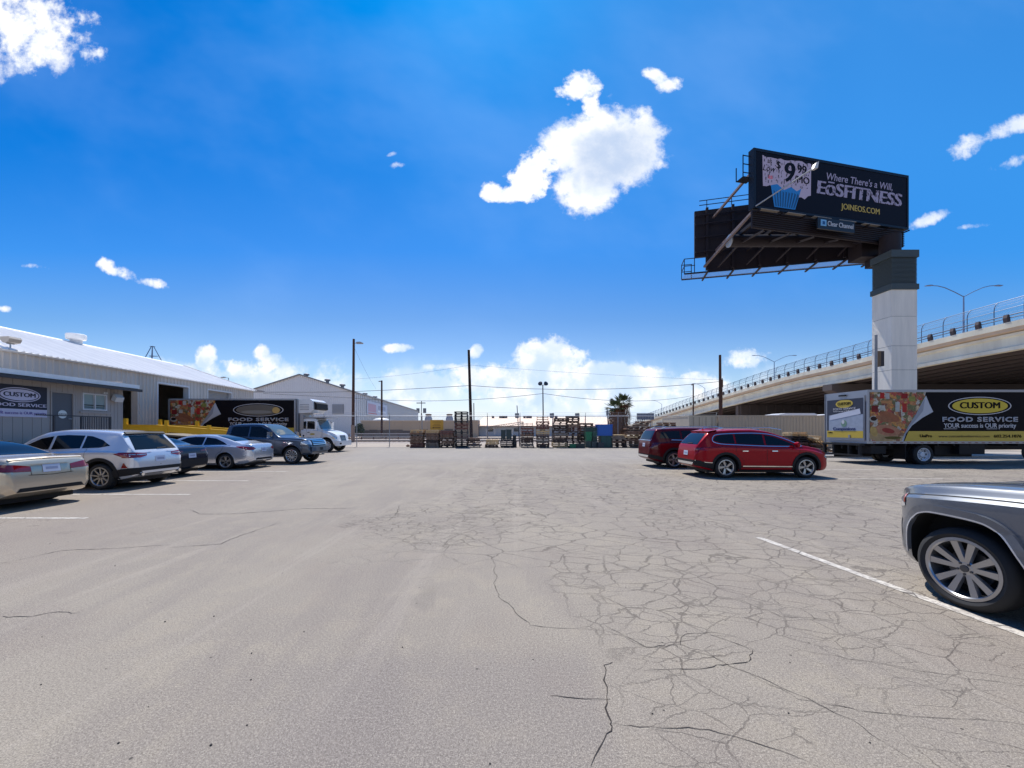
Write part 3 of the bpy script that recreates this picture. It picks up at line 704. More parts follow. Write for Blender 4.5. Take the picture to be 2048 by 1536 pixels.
for k, (px, w_) in enumerate(((986, 1), (1003, 2), (1010, 2), (1049, 1), (1058, 2.4), (1112, 1.2))):
    c = Vector((uX(px, YL+20), YL+20, 4.7)); b = MB(); b.box((c.x-w_/3, c.y-.4, 4.6), (c.x+w_/3, c.y+.4, 5.45)); b.build('roof_unit', mat('roof_unit_dark', lin(90, 86, 92), .6), lb)
tb = thing('low_building', 'tan brown low building right behind the tall dark pole and pallets', 'building', (0, 0, 0))
rect('wall', (uX(940, 86), 86, 0), (uX(957, 86), 90, 3.7), mat('brown_tan', lin(158, 138, 124), .85), tb)
rect('door', (uX(946, 86), 85.95, 0), (uX(954, 86), 85.99, 1.7), mat('slate_door', lin(70, 74, 88), .6), tb)
# far skyline pieces beyond: white tanks or coolers left of the tall pole
for k, px in enumerate((857, 899)):
    c = A(px, 838, 120); t = thing('cooling_tower', ('left', 'right')[k]+' grey tapered cooling tower above the tan wall by the yellow sign', 'cooling tower', (c.x, 120, 0), group='tapered towers above the tan wall')
    b = MB(); b.lathe([(1.2, 0), (1.2, 3.2), (1.15, 5.0), (.75, 5.9)], 20); b.build('shell', mat('tower_grey', lin(176, 176, 180), .5), t, smooth=True)
    b = MB(); b.lathe([(.9, 5.9), (1.0, 6.3), (.6, 6.4)], 16); b.build('cap', M_RUST, t, smooth=True)
# mountains
b = MB(); rr = random.Random(5); vs = []; nM = 160
for i in range(nM+1):
    x = -4200+8400*i/nM; h = 95+60*math.sin(x*.0017+1)+45*math.sin(x*.0043)+22*math.sin(x*.013)+rr.uniform(-8, 8)
    if -2400 < x < 700: h += 30
    vs += [(x, 8000, -20), (x, 8000+rr.uniform(0, 60), max(12, h)), (x, 9200, -20)]
for i in range(nM): b.f += [(3*i, 3*i+3, 3*i+4, 3*i+1), (3*i+1, 3*i+4, 3*i+5, 3*i+2)]; b.m += [0, 0]
b.v = vs; struct(b.build('mountains', mat('hazed_rock', lin(128, 140, 166), .95), fix=False))  # distant air haze is put into the blue-grey rock colour

# ------------------------------------------------------------ overpass
BX = 50.
prof = [(2600, 560), (2048, 636), (1833, 688), (1700, 723), (1585, 749), (1480, 779.7), (1385.5, 809), (1322, 830), (1291, 840)]
pr = []
for px, py in prof: Y = BX/((px-1024)/769); pr.append((Y, CAMH+(858-py)/769*Y))
pr[0] = (14., 12.4); pr.append((175., 2.6)); pr.append((230., .3))
def deckz(Y):
    if Y <= pr[0][0]: return pr[0][1]
    for (a, za), (c, zc) in zip(pr, pr[1:]):
        if Y <= c:
            t = (Y-a)/(c-a); return za+(zc-za)*t
    return .3
YS = [-40, -10]+list(range(14, 60, 4))+list(range(60, 230, 6))
def zsm(Y): return (deckz(Y-4)+deckz(Y)*2+deckz(Y+4))/4
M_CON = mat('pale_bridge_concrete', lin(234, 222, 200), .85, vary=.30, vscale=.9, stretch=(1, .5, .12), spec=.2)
M_CON2 = mat('shade_toned_overhang', lin(205, 180, 152), .85, vary=.2, vscale=.8, stretch=(1, .6, .2))  # browner than the curb: the overhang's shade is put into its colour
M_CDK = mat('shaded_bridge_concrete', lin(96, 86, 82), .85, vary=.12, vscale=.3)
M_BRL = mat('bridge_rail_steel', lin(78, 88, 108), .4, .5)
br = thing('overpass', 'concrete highway overpass with curved pedestrian fence descending across the right side', 'bridge', (0, 0, 0))
def sweep(name, sec, m, close=True, y0=-40, y1=230, par=None):
    ys = [y for y in YS if y0 <= y <= y1]; b = MB(); n = len(sec)
    for y in ys: b.v += [(x, y, zsm(y)+z) for x, z in sec]
    for i in range(len(ys)-1):
        for k in range(n if close else n-1):
            b.f.append((i*n+k, i*n+(k+1) % n, (i+1)*n+(k+1) % n, (i+1)*n+k)); b.m.append(0)
    if close: b.f += [tuple(range(n)), tuple((len(ys)-1)*n+k for k in range(n-1, -1, -1))]; b.m += [0, 0]
    return b.build(name, m, par or br)
BW = 47.
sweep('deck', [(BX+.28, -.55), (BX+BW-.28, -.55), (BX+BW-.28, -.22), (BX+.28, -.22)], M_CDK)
sweep('curb', [(BX, -.62), (BX+.27, -.62), (BX+.27, 0), (BX, 0)], M_CON)
sweep('overhang', [(BX+.05, -.622), (BX+1.0, -1.0), (BX+1.0, -1.15), (BX+.10, -.95)], M_CON2, y1=150)
sweep('curb', [(BX+BW-.27, -.62), (BX+BW, -.62), (BX+BW, 0), (BX+BW-.27, 0)], M_CON)
for k in range(17):
    x = BX+.75+k*2.84
    if k == 0: sweep('girder', [(x-.35, -1.10), (x-.35, -1.35), (x-.12, -1.45), (x-.12, -2.35), (x-.38, -2.5), (x-.38, -2.85), (x+.38, -2.85), (x+.38, -2.5), (x+.12, -2.35), (x+.12, -1.1)], M_CON, y1=146)
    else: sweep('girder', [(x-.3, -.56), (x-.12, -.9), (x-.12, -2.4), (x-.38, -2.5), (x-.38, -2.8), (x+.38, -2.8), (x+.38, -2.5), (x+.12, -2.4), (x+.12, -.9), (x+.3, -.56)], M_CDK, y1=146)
def bridge_rail():
    for dz, r_ in ((.42, .05), (.72, .06)):
        b = MB(); ys = YS
        for a, c in zip(ys, ys[1:]): b.tube((BX+.16, a, zsm(a)+dz), (BX+.16, c, zsm(c)+dz), r_, n=6, cap=False)
        b.build('rail_bar', M_BRL, br)
    o = None; p = None
    for i in range(58):
        Y = 20+i*2.37+(0 if i < 30 else 0)
        if Y > 175: break
        z = zsm(Y)
        if o is None:
            b = MB(); b.prism([(-.02, 0), (.28, 0), (.28, .25), (.16, .8), (-.02, .8), (-.10, .45)], -.17, .17); o = b.build('rail_post', mat('rail_post_brown', lin(82, 72, 72), .7), br)
            b = MB(); pts = [(0, 0, 0), (0, 0, 1.5), (.05, 0, 1.85), (.18, 0, 2.15), (.42, 0, 2.42)]; b.path(pts, .035); p = b.build('fence_post', M_BRL, br)
            c1, c2 = o, p
        else: c1, c2 = dup(o, br), dup(p, br)
        c1.location = (BX+.02, Y, z); c2.location = (BX+.32, Y+1.18, z)
    for (x, dz, r_) in ((.32, 1.45, .03), (.42+.32, 2.42, .035), (.5, 2.15, .012), (.32, 1.0, .010), (.32, .2, .012), (.36, 1.85, .012)):
        b = MB()
        for a, c in zip(YS, YS[1:]): b.tube((BX+x, a, zsm(a)+dz), (BX+x, c, zsm(c)+dz), r_, n=5, cap=False)
        b.build('fence_wire' if r_ < .02 else 'fence_rail', M_BRL, br)
bridge_rail()
b = MB()     # chain link mesh of the parapet fence
Y = 20.
while Y < 150:
    for s_ in (-1, 1):
        pts = [(BX+.32, Y, zsm(Y)+.05), (BX+.32, Y+s_*1.6, zsm(Y+s_*1.6)+1.6), (BX+.74, Y+s_*2.5, zsm(Y+s_*2.5)+2.42)]
        for q0, q1 in zip(pts, pts[1:]):
            b.add([q0, q1, (q1[0], q1[1]+.012, q1[2]), (q0[0], q0[1]+.012, q0[2])], [(0, 1, 2, 3)])
    Y += .16
stuff(b.build('fence_mesh', M_BRL, br, fix=False))
def pier(Y, dark=M_CDK):
    z = zsm(Y)-2.87
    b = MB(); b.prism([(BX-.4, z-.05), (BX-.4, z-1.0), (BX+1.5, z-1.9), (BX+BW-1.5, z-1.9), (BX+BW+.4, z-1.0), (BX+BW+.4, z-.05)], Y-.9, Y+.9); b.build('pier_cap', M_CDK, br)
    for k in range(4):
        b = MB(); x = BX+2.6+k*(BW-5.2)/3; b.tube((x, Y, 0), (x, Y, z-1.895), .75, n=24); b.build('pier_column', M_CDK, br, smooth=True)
for Y in (0., 29., 60.5, 108.): pier(Y)
b = MB(); b.box((BX+1.2, 87, 0), (BX+BW, 88, zsm(87)-2.9)); b.build('crash_wall', M_CDK, br)
for k in range(12): rect('wall_pilaster', (BX+1.6+k*1.95, 86.7, 0), (BX+2.0+k*1.95, 86.98, zsm(87)-2.95), M_CDK, br)
b = MB(); b.prism([(BX+.3, 0), (BX+BW-.3, 0), (BX+BW-.3, 1), (BX+.3, 1)], 146, 146.5)
b = MB(); b.v = []; ys = list(range(146, 231, 6)); 
for y in ys: b.v += [(BX+.3, y, 0), (BX+.3, y, max(.01, zsm(y)-.63)), (BX+BW-.3, y, max(.01, zsm(y)-.63)), (BX+BW-.3, y, 0)]
for i in range(len(ys)-1):
    for k in range(3): b.f.append((4*i+k, 4*i+k+1, 4*i+5+k, 4*i+4+k)); b.m.append(0)
b.f.append((0, 1, 2, 3)); b.m.append(0); b.build('retaining_wall', M_CON, br, fix=False)
for k, (px, py) in enumerate(((1838, 752), (2025, 752))):   # under-deck lamps
    c = A(px, py, BX+4 and 50.+k*0); b = MB(); b.box((BX+3.2, 46+k*(-9)-.2, zsm(46)-2.5), (BX+3.7, 46+k*(-9)+.2, zsm(46)-2.3)); b.build('underdeck_lamp', M_GALV, br)
# double-arm street lights in the median
def bridge_lamp(X, Y, arms, label, h=10.2, span=5.0, grp='street lights along the overpass'):
    z0 = zsm(Y)-.2; t = thing('street_light', label, 'street light', (X, Y, z0), group=grp); M_P = mat('lamp_pole_grey', lin(140, 156, 178), .4, .5)
    b = MB(); b.tube((0, 0, 0), (0, 0, h), .13, .07, n=10); b.build('pole', M_P, t, smooth=True)
    for s_ in arms:
        b = MB(); pts = [(0, 0, h-.1), (s_*span*.25, 0, h+.55), (s_*span*.5, 0, h+1.1), (s_*span*.68, 0, h+1.32), (s_*span*.85, 0, h+1.38)]
        b.path(pts, .05); b.build('arm', M_P, t)
        b = MB(); b.prism([(s_*span*.83, h+1.33), (s_*span, h+1.30), (s_*span, h+1.38), (s_*span*.9, h+1.44), (s_*span*.83, h+1.42)], -.15, .15); b.build('lamp_head', M_P, t)
bridge_lamp(BX+9.2, 50.4, (-1, 1), 'tall double-arm street light on overpass beside the billboard column', h=A(1927, 592, 50.4).z-zsm(50.4)+.2)
bridge_lamp(BX+9.2, 86.8, (-1, 1), 'double-arm street light on overpass above the tan containers', h=A(1548, 723, 86.8).z-zsm(86.8)+.2)
bridge_lamp(BX+9.2, 118, (-1,), 'single-arm street light on overpass between the two wooden poles', h=A(1409, 776, 118).z-zsm(118)+.2, span=4)
bridge_lamp(BX+9.2, 152, (-1,), 'farthest street light on overpass, right of the palm trees', h=A(1322, 808, 152).z-zsm(152)+.2, span=4)
# road sign far at the foot of the ramp
c = A(1285, 831, 120); sg = thing('road_sign', 'blue grey board on posts at the foot of the overpass ramp', 'sign', (c.x, 120, 0))
b = MB(); b.box((-1.8, -.05, 4.6), (3.6, .05, 6.6)); b.build('board', mat('board_blue_grey', lin(96, 106, 126), .6), sg)
for x in (-1.4, 3.): rect('post', (x-.08, .052, 0), (x+.08, .2, 6.5), M_RUST, sg)
b = MB()
for k in range(6): b.box((-1.7+k*.88, -.08, 4.7), (-1.64+k*.88, -.052, 6.5))
b.build('rib', M_GALV, sg)

# ------------------------------------------------------------ billboard
M_STL = mat('dark_brown_steel', lin(44, 36, 38), .6, .0, vary=.1, spec=.25); M_STB = mat('blue_black_frame', lin(24, 30, 42), .5, spec=.25)
M_CWH = mat('white_column_cladding', lin(238, 230, 216), .6, vary=.14, vscale=1.6, stretch=(2, 2, .22), spec=.2); M_CGR = mat('dark_green_louvre', lin(66, 74, 74), .55)
CX0, CX1, CY0, CY1 = 27.64, 29.5, 28.0, 29.52
bb = thing('billboard', 'large dark V-shaped billboard on white column advertising EoS FITNESS', 'billboard', (28.57, 28.76, 0))
def L(p): return Vector(p)-Vector((28.57, 28.76, 0))
hw, hd = (CX1-CX0)/2, (CY1-CY0)/2
zs = [0, 1.9, 4.16, 6.0, 7.75, 9.9, 11.86]
for a, c in zip(zs, zs[1:]): rect('column_panel', (-hw, -hd, a+.012), (hw, hd, c-.012), M_CWH, bb)
rect('column_core', (-hw+.03, -hd+.03, 0), (hw-.03, hd-.03, 11.86), M_CGR, bb)
rect('louvre_core', (-hw+.06, -hd+.06, 11.862), (hw-.06, hd-.06, 14.6), M_CGR, bb)
rect('trim_band', (-hw-.08, -hd-.08, 11.862), (hw+.08, hd+.08, 12.25), M_CGR, bb); rect('trim_band', (-hw-.08, -hd-.08, 14.2), (hw+.08, hd+.08, 14.72), M_CGR, bb)
o = None
for k in range(21):
    z = 12.27+k*.092
    if o is None: b = MB(); b.box((-hw-.0, -hd-.0, 0), (hw+.0, hd+.0, .055)); o = b.build('louvre', M_CGR, bb); c = o
    else: c = dup(o, bb)
    c.location = (0, 0, z)
b = MB(); b.tube((-.1, .2, 14.7), (-.1, .2, 16.2), .62, n=24); b.build('pipe_neck', M_STL, bb, smooth=True)
b = MB(); b.tube(L((17.5, 30.9, 16.8)), L((30.2, 30.9, 16.8)), .46, n=24); b.build('torsion_pipe', M_STL, bb, smooth=True)
b = MB(); b.tube(L((17.42, 30.9, 16.8)), L((17.5, 30.9, 16.8)), .49, n=24); b.build('pipe_end_plate', M_GALV, bb)
b = MB(); b.box(L((27.6, 30.35, 15.3)), L((30.4, 31.6, 16.7))); b.build('saddle_box', M_STL, bb)
b = MB(); b.box(L((28.8, 29.6, 14.75)), L((30.9, 31.4, 15.5))); b.build('saddle_plate', M_STL, bb)
for k in range(6):      # cross beams hold both faces
    x = 18.3+k*2.2; t = (x-17)/14
    ya = 27.1+3*t+.5; yb = 34.9-3.6*(x-16.6)/14.4-.3
    b = MB(); b.bar(L((x, ya, 17.35)), L((x, yb, 17.35)), .2, .25); b.build('cross_beam', M_STL, bb)
    b = MB(); b.bar(L((x, ya, 16.1)), L((x, 30.9, 16.6)), .12, .12); b.bar(L((x, yb, 16.1)), L((x, 30.9, 16.6)), .12, .12); b.build('brace', M_STL, bb)
# LED face (local frame along the board)
LB = 14.32; rot1 = math.atan2(3, 14)
sf = bpy.data.objects.new('lit_face', None); COL.objects.link(sf); sf.parent = bb; sf.location = L((17, 27.1, 0)); sf.rotation_euler = (0, 0, rot1)
ZB, ZT = 17.28, 21.5
def part1(name, lo, hi, m): return rect(name, lo, hi, m, sf)
part1('cabinet', (0, 0, ZB), (LB, .42, ZT), M_STB)
M_SCR = mat('led_screen_black', (.003, .0035, .007), .7, spec=.15, emit=(lin(10, 14, 30), .25)); part1('screen', (.25, -.02, ZB+.2), (LB-.2, -.002, ZT-.22), M_SCR)
b = MB()
for lo, hi in (((0, -.05, ZT-.2), (LB, -.003, ZT)), ((0, -.05, ZB), (LB, -.003, ZB+.16)), ((0, -.05, ZB+.162), (.2, -.003, ZT-.202)), ((LB-.16, -.05, ZB+.162), (LB, -.003, ZT-.202))): b.box(lo, hi)
b.build('bezel', M_STB, sf)
M_LW = mat('led_lavender', lin(110, 106, 132), .6, emit=(lin(140, 136, 166), .2)); M_LP = mat('led_poster', lin(110, 104, 128), .5, emit=(lin(146, 138, 164), .30))
M_LY = mat('led_yellow', lin(110, 100, 50), .5, emit=(lin(140, 124, 50), .30)); M_LB = mat('led_blue', lin(20, 74, 130), .5, emit=(lin(24, 96, 160), .34)); M_LBD = mat('led_blue_dark', lin(12, 40, 78), .5, emit=(lin(14, 60, 104), .3)); M_LR = mat('led_red', lin(140, 70, 90), .5, emit=(lin(170, 70, 90), .3))
def xz_poly(name, pts, y, th, m, par):
    b = MB(); n = len(pts); b.add([(x, y, z) for x, z in pts]+[(x, y+th, z) for x, z in pts], [tuple(range(n)), tuple(range(2*n-1, n-1, -1))]+[(k, n+k, n+(k+1) % n, (k+1) % n) for k in range(n)])
    return b.build(name, m, par)
rr = random.Random(11)
pp = [(.78, 19.25)]; 
for k in range(14): pp.append((.8+k*.30, 18.95+rr.uniform(-.22, .2)-(k*.03)))
pp += [(4.95, 18.75), (4.98, 21.05)]
for k in range(13): pp.append((4.8-k*.31, 21.08+rr.uniform(-.09, .06)))
pp.append((.75, 21.1)); xz_poly('poster', pp, -.030, .006, M_LP, sf)
xz_poly('blue_bucket', [(1.75, 17.55), (3.55, 17.55), (4.1, 19.15), (3.7, 18.9), (3.2, 19.15), (2.6, 18.85), (2.0, 19.2), (1.45, 19.05)], -.036, .004, M_LB, sf)
for k in range(9): xz_poly('bucket_shade', [(1.85+k*.19, 17.62), (1.95+k*.19, 17.62), (1.8+k*.26, 18.7+rr.uniform(-.2, .1)), (1.68+k*.26, 18.75)], -.040, .003, M_LBD, sf)
T1 = (R(90), 0, 0)
text('lettering', '9', M_SCR, 2.0, sf, (2.95, -.045, 20.1), T1, bold=.03, shear=.15); text('lettering', '$', M_SCR, .75, sf, (2.1, -.045, 20.55), T1, bold=.02)
text('lettering', '99', M_SCR, .85, sf, (4.15, -.045, 20.5), T1, bold=.03); text('lettering', '/MO', M_SCR, .72, sf, (4.15, -.045, 19.75), T1, bold=.03)
text('lettering', 'as', M_SCR, .5, sf, (1.35, -.045, 20.75), T1); text('lettering', 'Low', M_SCR, .6, sf, (1.25, -.045, 20.2), T1, shear=.3); text('lettering', 'as', M_LR, .5, sf, (1.4, -.045, 19.65), T1, bold=.02)
text('lettering', "Where There's a Will,", M_LW, .74, sf, (9.5, -.034, 20.35), T1, bold=.008, width=6.3, shear=.2)
text('lettering', 'E\u014dSFITNESS', M_LW, 1.38, sf, (9.5, -.034, 19.42), T1, bold=.045, width=8.2, shear=.1)
text('lettering', 'JOINEOS.COM', M_LY, .62, sf, (9.6, -.034, 18.3), T1, bold=.02, width=3.7)
# cut marks that break the letters, as LED modules do
b = MB()
for _ in range(150):
    x = rr.uniform(5.4, 13.5); z = rr.uniform(18.9, 19.95); s1 = rr.uniform(.02, .05); b.box((x, -.062, z), (x+s1, -.056, z+rr.uniform(.05, .2)))
stuff(b.build('dead_pixels', M_SCR, sf))
b = MB()
for _ in range(110):
    x = rr.uniform(.85, 4.9); z = rr.uniform(19.0, 21.0); s1 = rr.uniform(.02, .06); b.box((x, -.062, z), (x+s1, -.056, z+rr.uniform(.05, .22)))
stuff(b.build('dead_pixels', M_STB, sf))
# apron below with ribs, sign, walkway
part1('apron', (0, .1, 15.95), (LB-.3, .2, 17.2), M_STL)
o = None
for k in range(8):
    if o is None: b = MB(); b.box((0, .03, 0), (LB-.3, .098, .05)); o = b.build('apron_rib', M_STL, sf); c = o
    else: c = dup(o, sf)
    c.location = (0, 0, 16.0+k*.15)
for k in range(5): part1('walkway_grating', (.35+k*2.3, -.30, 17.10), (1.9+k*2.3, -.06, 17.14), mat('grating_tan', lin(150, 140, 128), .6))
for k in range(8): part1('walkway_bracket', (.2+k*1.95, -.36, 16.98), (.28+k*1.95, .09, 17.06), M_STL)
part1('operator_sign', (5.0, -.5, 16.15), (8.35, -.38, 16.95), mat('sign_black', lin(22, 24, 32), .5))
part1('logo_square', (5.25, -.525, 16.35), (5.75, -.505, 16.8), mat('logo_blue', lin(120, 176, 214), .5))
part1('logo_notch', (5.4, -.535, 16.45), (5.62, -.527, 16.68), mat('logo_deep', lin(30, 80, 130), .5))
text('lettering', 'Clear Channel', mat('sign_offwhite', lin(200, 200, 204), .5), .50, sf, (7.05, -.51, 16.56), T1, bold=.015, width=2.35)
text('lettering', '0000000', mat('sign_offwhite', lin(200, 200, 204), .5), .3, sf, (12.4, .02, 16.45), T1, bold=.02, width=1.1)
b = MB(); b.tube((.1, -.1, 17.35), (1.95, -2.7, 18.55), .05); b.build('camera_arm', M_GALV, sf)
b = MB(); b.prism([(1.85, 18.45), (2.15, 18.5), (2.25, 18.95), (2.05, 18.85)], -2.85, -2.6); b.build('camera_head', mat('white_lamp_body', lin(200, 198, 196), .5), sf)
# back face seen from behind
s2 = bpy.data.objects.new('rear_face', None); COL.objects.link(s2); s2.parent = bb; s2.location = L((16.6, 34.9, 0)); s2.rotation_euler = (0, 0, -math.atan2(3.6, 14.4)); LC = 14.8
rect('panel', (0, .1, 17.3), (LC, .35, 21.5), M_STL, s2); rect('apron', (1.1, .1, 15.95), (LC-.4, .2, 17.298), M_STL, s2)
for k in range(7): rect('upright', (.9+k*2.1, -.14, 16.0), (1.1+k*2.1, .098, 21.6), M_STL, s2)
for z in (17.6, 18.9, 20.1, 20.9): rect('stringer', (0, -.22, z), (LC, -.142, z+.12), M_STL, s2)
def catwalk(par, z, x0, x1, y0, y1, gm):
    b = MB(); b.box((x0, y0-.04, z), (x1, y0+.04, z+.12)); b.box((x0, y1-.04, z), (x1, y1+.04, z+.12)); b.build('catwalk_beam', M_STB, par)
    n = int((x1-x0)/.09); b = MB()
    for k in range(n): b.box((x0+k*.09, y0+.04, z+.03), (x0+k*.09+.022, y1-.04, z+.05))
    b.build('catwalk_grating', gm, par)
M_GRT = mat('grating_steel', lin(140, 150, 176), .5, .3)
catwalk(s2, 15.75, -.9, 13.6, -.1, 1.3, M_GRT)
for k in range(7): rect('catwalk_bracket', (.9+k*2.1, -.6, 15.62), (1.02+k*2.1, 1.6, 15.745), M_STL, s2)
b = MB()
for x in (-.9, -.05): b.box((x-.03, -.1, 15.8), (x+.03, -.04, 17.2)); b.box((x-.03, 1.27, 15.8), (x+.03, 1.33, 17.2))
for z in (16.5, 17.15): b.box((-.9, -.1, z), (0, -.04, z+.05)); b.box((-.93, -.04, z), (-.87, 1.3, z+.05)); b.box((-.9, 1.27, z), (0, 1.33, z+.05))
b.build('ladder_cage', M_STB, s2)
b = MB()
for z in (21.75, 22.15): b.box((.3, -.3, z), (LC, -.25, z+.05))
for k in range(8): b.box((.9+k*2., -.31, 21.5), (.95+k*2., -.24, 22.15))
b.build('top_handrail', M_STB, s2)
for (p, q_) in (((17.2, 27.6, 20.1), (18.0, 34.4, 20.6)), ((17.2, 27.6, 17.2), (18.2, 34.3, 17.6)), ((17.3, 27.7, 17.3), (17.2, 34.4, 16.2))):
    b = MB(); b.bar(L(p), L(q_), .16, .16); b.build('strut', mat('strut_brown', lin(110, 92, 88), .6), bb)
b = MB()
for z in (19.9, 20.5, 21.1): b.box((-.55, .3, z), (0, .34, z+.05))
b.box((-.58, .28, 19.6), (-.53, .33, 21.15)); b.box((-.58, .9, 19.6), (-.53, .95, 20.6)); b.box((-.55, .3, 19.6), (.3, .95, 19.64))
b.build('service_platform', M_STB, sf)

# ------------------------------------------------------------ poles and wires
M_WP = mat('creosote_pole', lin(74, 48, 38), .85, vary=.25, vscale=2, stretch=(3, 3, .4)); M_WPD = mat('dark_creosote_pole', lin(46, 30, 26), .85, vary=.25, vscale=2, stretch=(3, 3, .4))
def wpole(px_b, px_t, py_t, Y, r0, label, m=M_WP, r1=None):
    c = A(px_t, py_t, Y); x0 = uX(px_b, Y); t = thing('utility_pole', label, 'pole', (x0, Y, 0))
    b = MB(); b.tube((0, 0, 0), (c.x-x0, 0, c.z), r0, r1 or r0*.72, n=14); b.build('pole', m, t, smooth=True); return t, c.z, c.x-x0
t, h, dx_ = wpole(706, 707.5, 678, 50, .20, 'brown wooden pole with a lamp arm right of the white truck')
b = MB(); b.path([(dx_, 0, h-.6), (dx_+.5, 0, h-.45), (dx_+.9, 0, h-.5)], .03); b.build('lamp_arm', M_GALV, t)
b = MB(); b.prism([(dx_+.35, h-.62), (dx_+1.15, h-.62), (dx_+1.2, h-.5), (dx_+.9, h-.38), (dx_+.4, h-.4)], -.18, .18); b.build('lamp_head', mat('lamp_grey', lin(150, 148, 150), .5), t)
b = MB(); b.tube((.0, -.02, 0), (.0, -.02, 2.2), .24, n=14); b.build('pole_sleeve', mat('weathered_sleeve', lin(150, 126, 110), .8), t, smooth=True)
t, h, dx_ = wpole(763.5, 763.5, 761, 70, .20, 'thinner dark wooden pole with a small lamp before the grey warehouse')
b = MB(); b.prism([(-.6, h-.25), (.0, h-.2), (.0, h-.05), (-.5, h-.08)], -.12, .12); b.build('lamp_head', mat('lamp_grey', lin(150, 148, 150), .5), t)
wpole(943, 937.5, 700, 50, .22, 'tall dark leaning wooden pole behind the tallest pallet stack', M_WPD)
t, h, dx_ = wpole(1441, 1440, 710, 50, .21, 'dark brown wooden pole behind the tan container, near the overpass', M_WP)
b = MB(); b.box((.1, -.12, h-4.2), (.28, .12, h-3.2)); b.build('cable_box', M_RUST, t)
b = MB(); b.tube((.22, 0, 0), (.22, 0, h-3.), .05); b.build('conduit', M_RUST, t)
t, h, dx_ = wpole(1386.5, 1386.5, 768, 72, .15, 'slim rust brown pole left of the tan container')
b = MB(); b.box((-.35, -.04, h-.25), (.1, .04, h-.1)); b.build('insulator_bracket', M_RUST, t)
t, h, dx_ = wpole(842, 843, 802, 190, .22, 'distant pole carrying a transformer above the tan wall', M_WPD)
b = MB(); b.box((-2.2, -.1, h-1.2), (2.2, .1, h-.8)); b.build('crossarm', M_WPD, t)
for x in (-1.5, 1.8): b = MB(); b.tube((x, 0, h-6), (x, 0, h-3.6), .8, n=12); b.build('transformer', mat('transformer_grey', lin(110, 110, 116), .5), t, smooth=True)
wpole(948.3, 947.6, 806, 110, .16, 'short dark pole just right of the leaning wooden pole', M_WPD)
t = thing('floodlight_pole', 'slim black pole topped by two round floodlights above pallets', 'floodlight pole', (uX(1087, 45), 45, 0))
h = A(0, 770, 45).z; b = MB(); b.tube((.0, 0, 0), (-.08, 0, h), .085, .06, n=10); b.build('pole', M_WPD, t, smooth=True)
b = MB(); b.bar((-.4, 0, h), (.3, 0, h), .04, .04); b.build('crossbar', M_WPD, t)
for s_ in (-1, 1):
    b = MB(); Mx = Matrix.Translation((-.06+s_*.30, -.1, h+.12)) @ Matrix.Rotation(R(60), 4, 'X') @ Matrix.Rotation(R(25*s_), 4, 'Y'); b.lathe([(.10, -.2), (.24, .0), (.27, .12), (.2, .14)], 16, Mx); b.build('floodlight', mat('floodlight_dark', lin(50, 52, 60), .4), t, smooth=True)
def lamp_far(px, py, Y, dirn, label, span=.9):
    c = A(px, py, Y); t = thing('street_lamp', label, 'street lamp', (c.x, Y, 0))
    b = MB(); b.tube((0, 0, 0), (0, 0, c.z), .09, .06); b.build('pole', M_GALV, t)
    b = MB(); b.path([(0, 0, c.z), (dirn*span*.5, 0, c.z+.12)], .03); b.prism([(dirn*span*.4, c.z+.0), (dirn*span, c.z+.02), (dirn*span, c.z+.12), (dirn*span*.5, c.z+.2)], -.16, .16); b.build('lamp_head', mat('lamp_grey', lin(150, 148, 150), .5), t)
lamp_far(457, 756, 62, -1, 'lamp on thin pole peeking over the far end of white roof', 1.2)
lamp_far(506, 784, 39.3, 1, 'cobra lamp on pole at the far corner of the left warehouse', 1.1)
def wire(pts, r_, label):
    t = MB(); P3 = []
    for (a, b_), sag in pts:
        a = Vector(a); b_ = Vector(b_)
        for k in range(13):
            s_ = k/12; p = a.lerp(b_, s_); p.z -= sag*4*s_*(1-s_); P3.append(p)
    t.path(P3, r_, 5); o = t.build('overhead_cable', mat('cable_black', lin(60, 62, 70), .6), None); tag(o, label, 'cable', 'overhead cables between the wooden poles')
p1 = A(505, 784, 40); p2 = A(707, 783, 50); p3 = A(940, 771, 50); p5 = A(1440, 763, 50)
wire([((p1, p2), .05), ((p2, p3), .05), ((p3, p5), .75)], .032, 'upper overhead cable running from warehouse corner across to the container pole')
q1 = A(527, 787, 42); q2 = A(707, 796, 50); q3 = A(1086, 787, 45); q4 = A(1386, 791, 72)
wire([((q1, q2), .0), ((q2, q3), .6), ((q3, q4), .95)], .026, 'lower overhead cable meeting the slim black floodlight pole')
wire([((A(707, 758, 50), A(940, 730, 50)), .25), ((A(940, 730, 50), A(1440, 760, 50)), .2)], .012, 'thin faint overhead cable above the others near the cloud bank')
wire([((A(708, 694, 50), A(752, 778, 68)), .3)], .012, 'thin cable dropping from the lamp pole to the farther pole')

# ------------------------------------------------------------ chain link fence
YFN = 36.4; M_FP = mat('fence_galvanised', lin(150, 152, 156), .45, .4)
fn = thing('chain_link_fence', 'galvanised chain link fence with top rail running behind all the pallet stacks', 'fence', (0, YFN, 0))
xs = []; px = 583.
k = 0
while px < 1440: xs.append(uX(px, YFN)); px += 65.3
HF = CAMH+26/769*YFN
o = None
for i, x in enumerate(xs):
    if o is None:
        b = MB(); b.tube((0, 0, 0), (0, 0, HF), .04, n=8); b.tube((0, 0, HF), (0, -.18, HF+.32), .02, n=5); o = b.build('post', M_FP, fn, smooth=True); c = o
    else: c = dup(o, fn)
    c.location = (x, 0, 0); c.rotation_euler = (0, 0, 0)
b = MB(); b.tube((xs[0], 0, HF), (xs[-1], 0, HF), .032); b.build('top_rail', mat('fence_rail_bright', lin(196, 198, 200), .4, .3), fn)
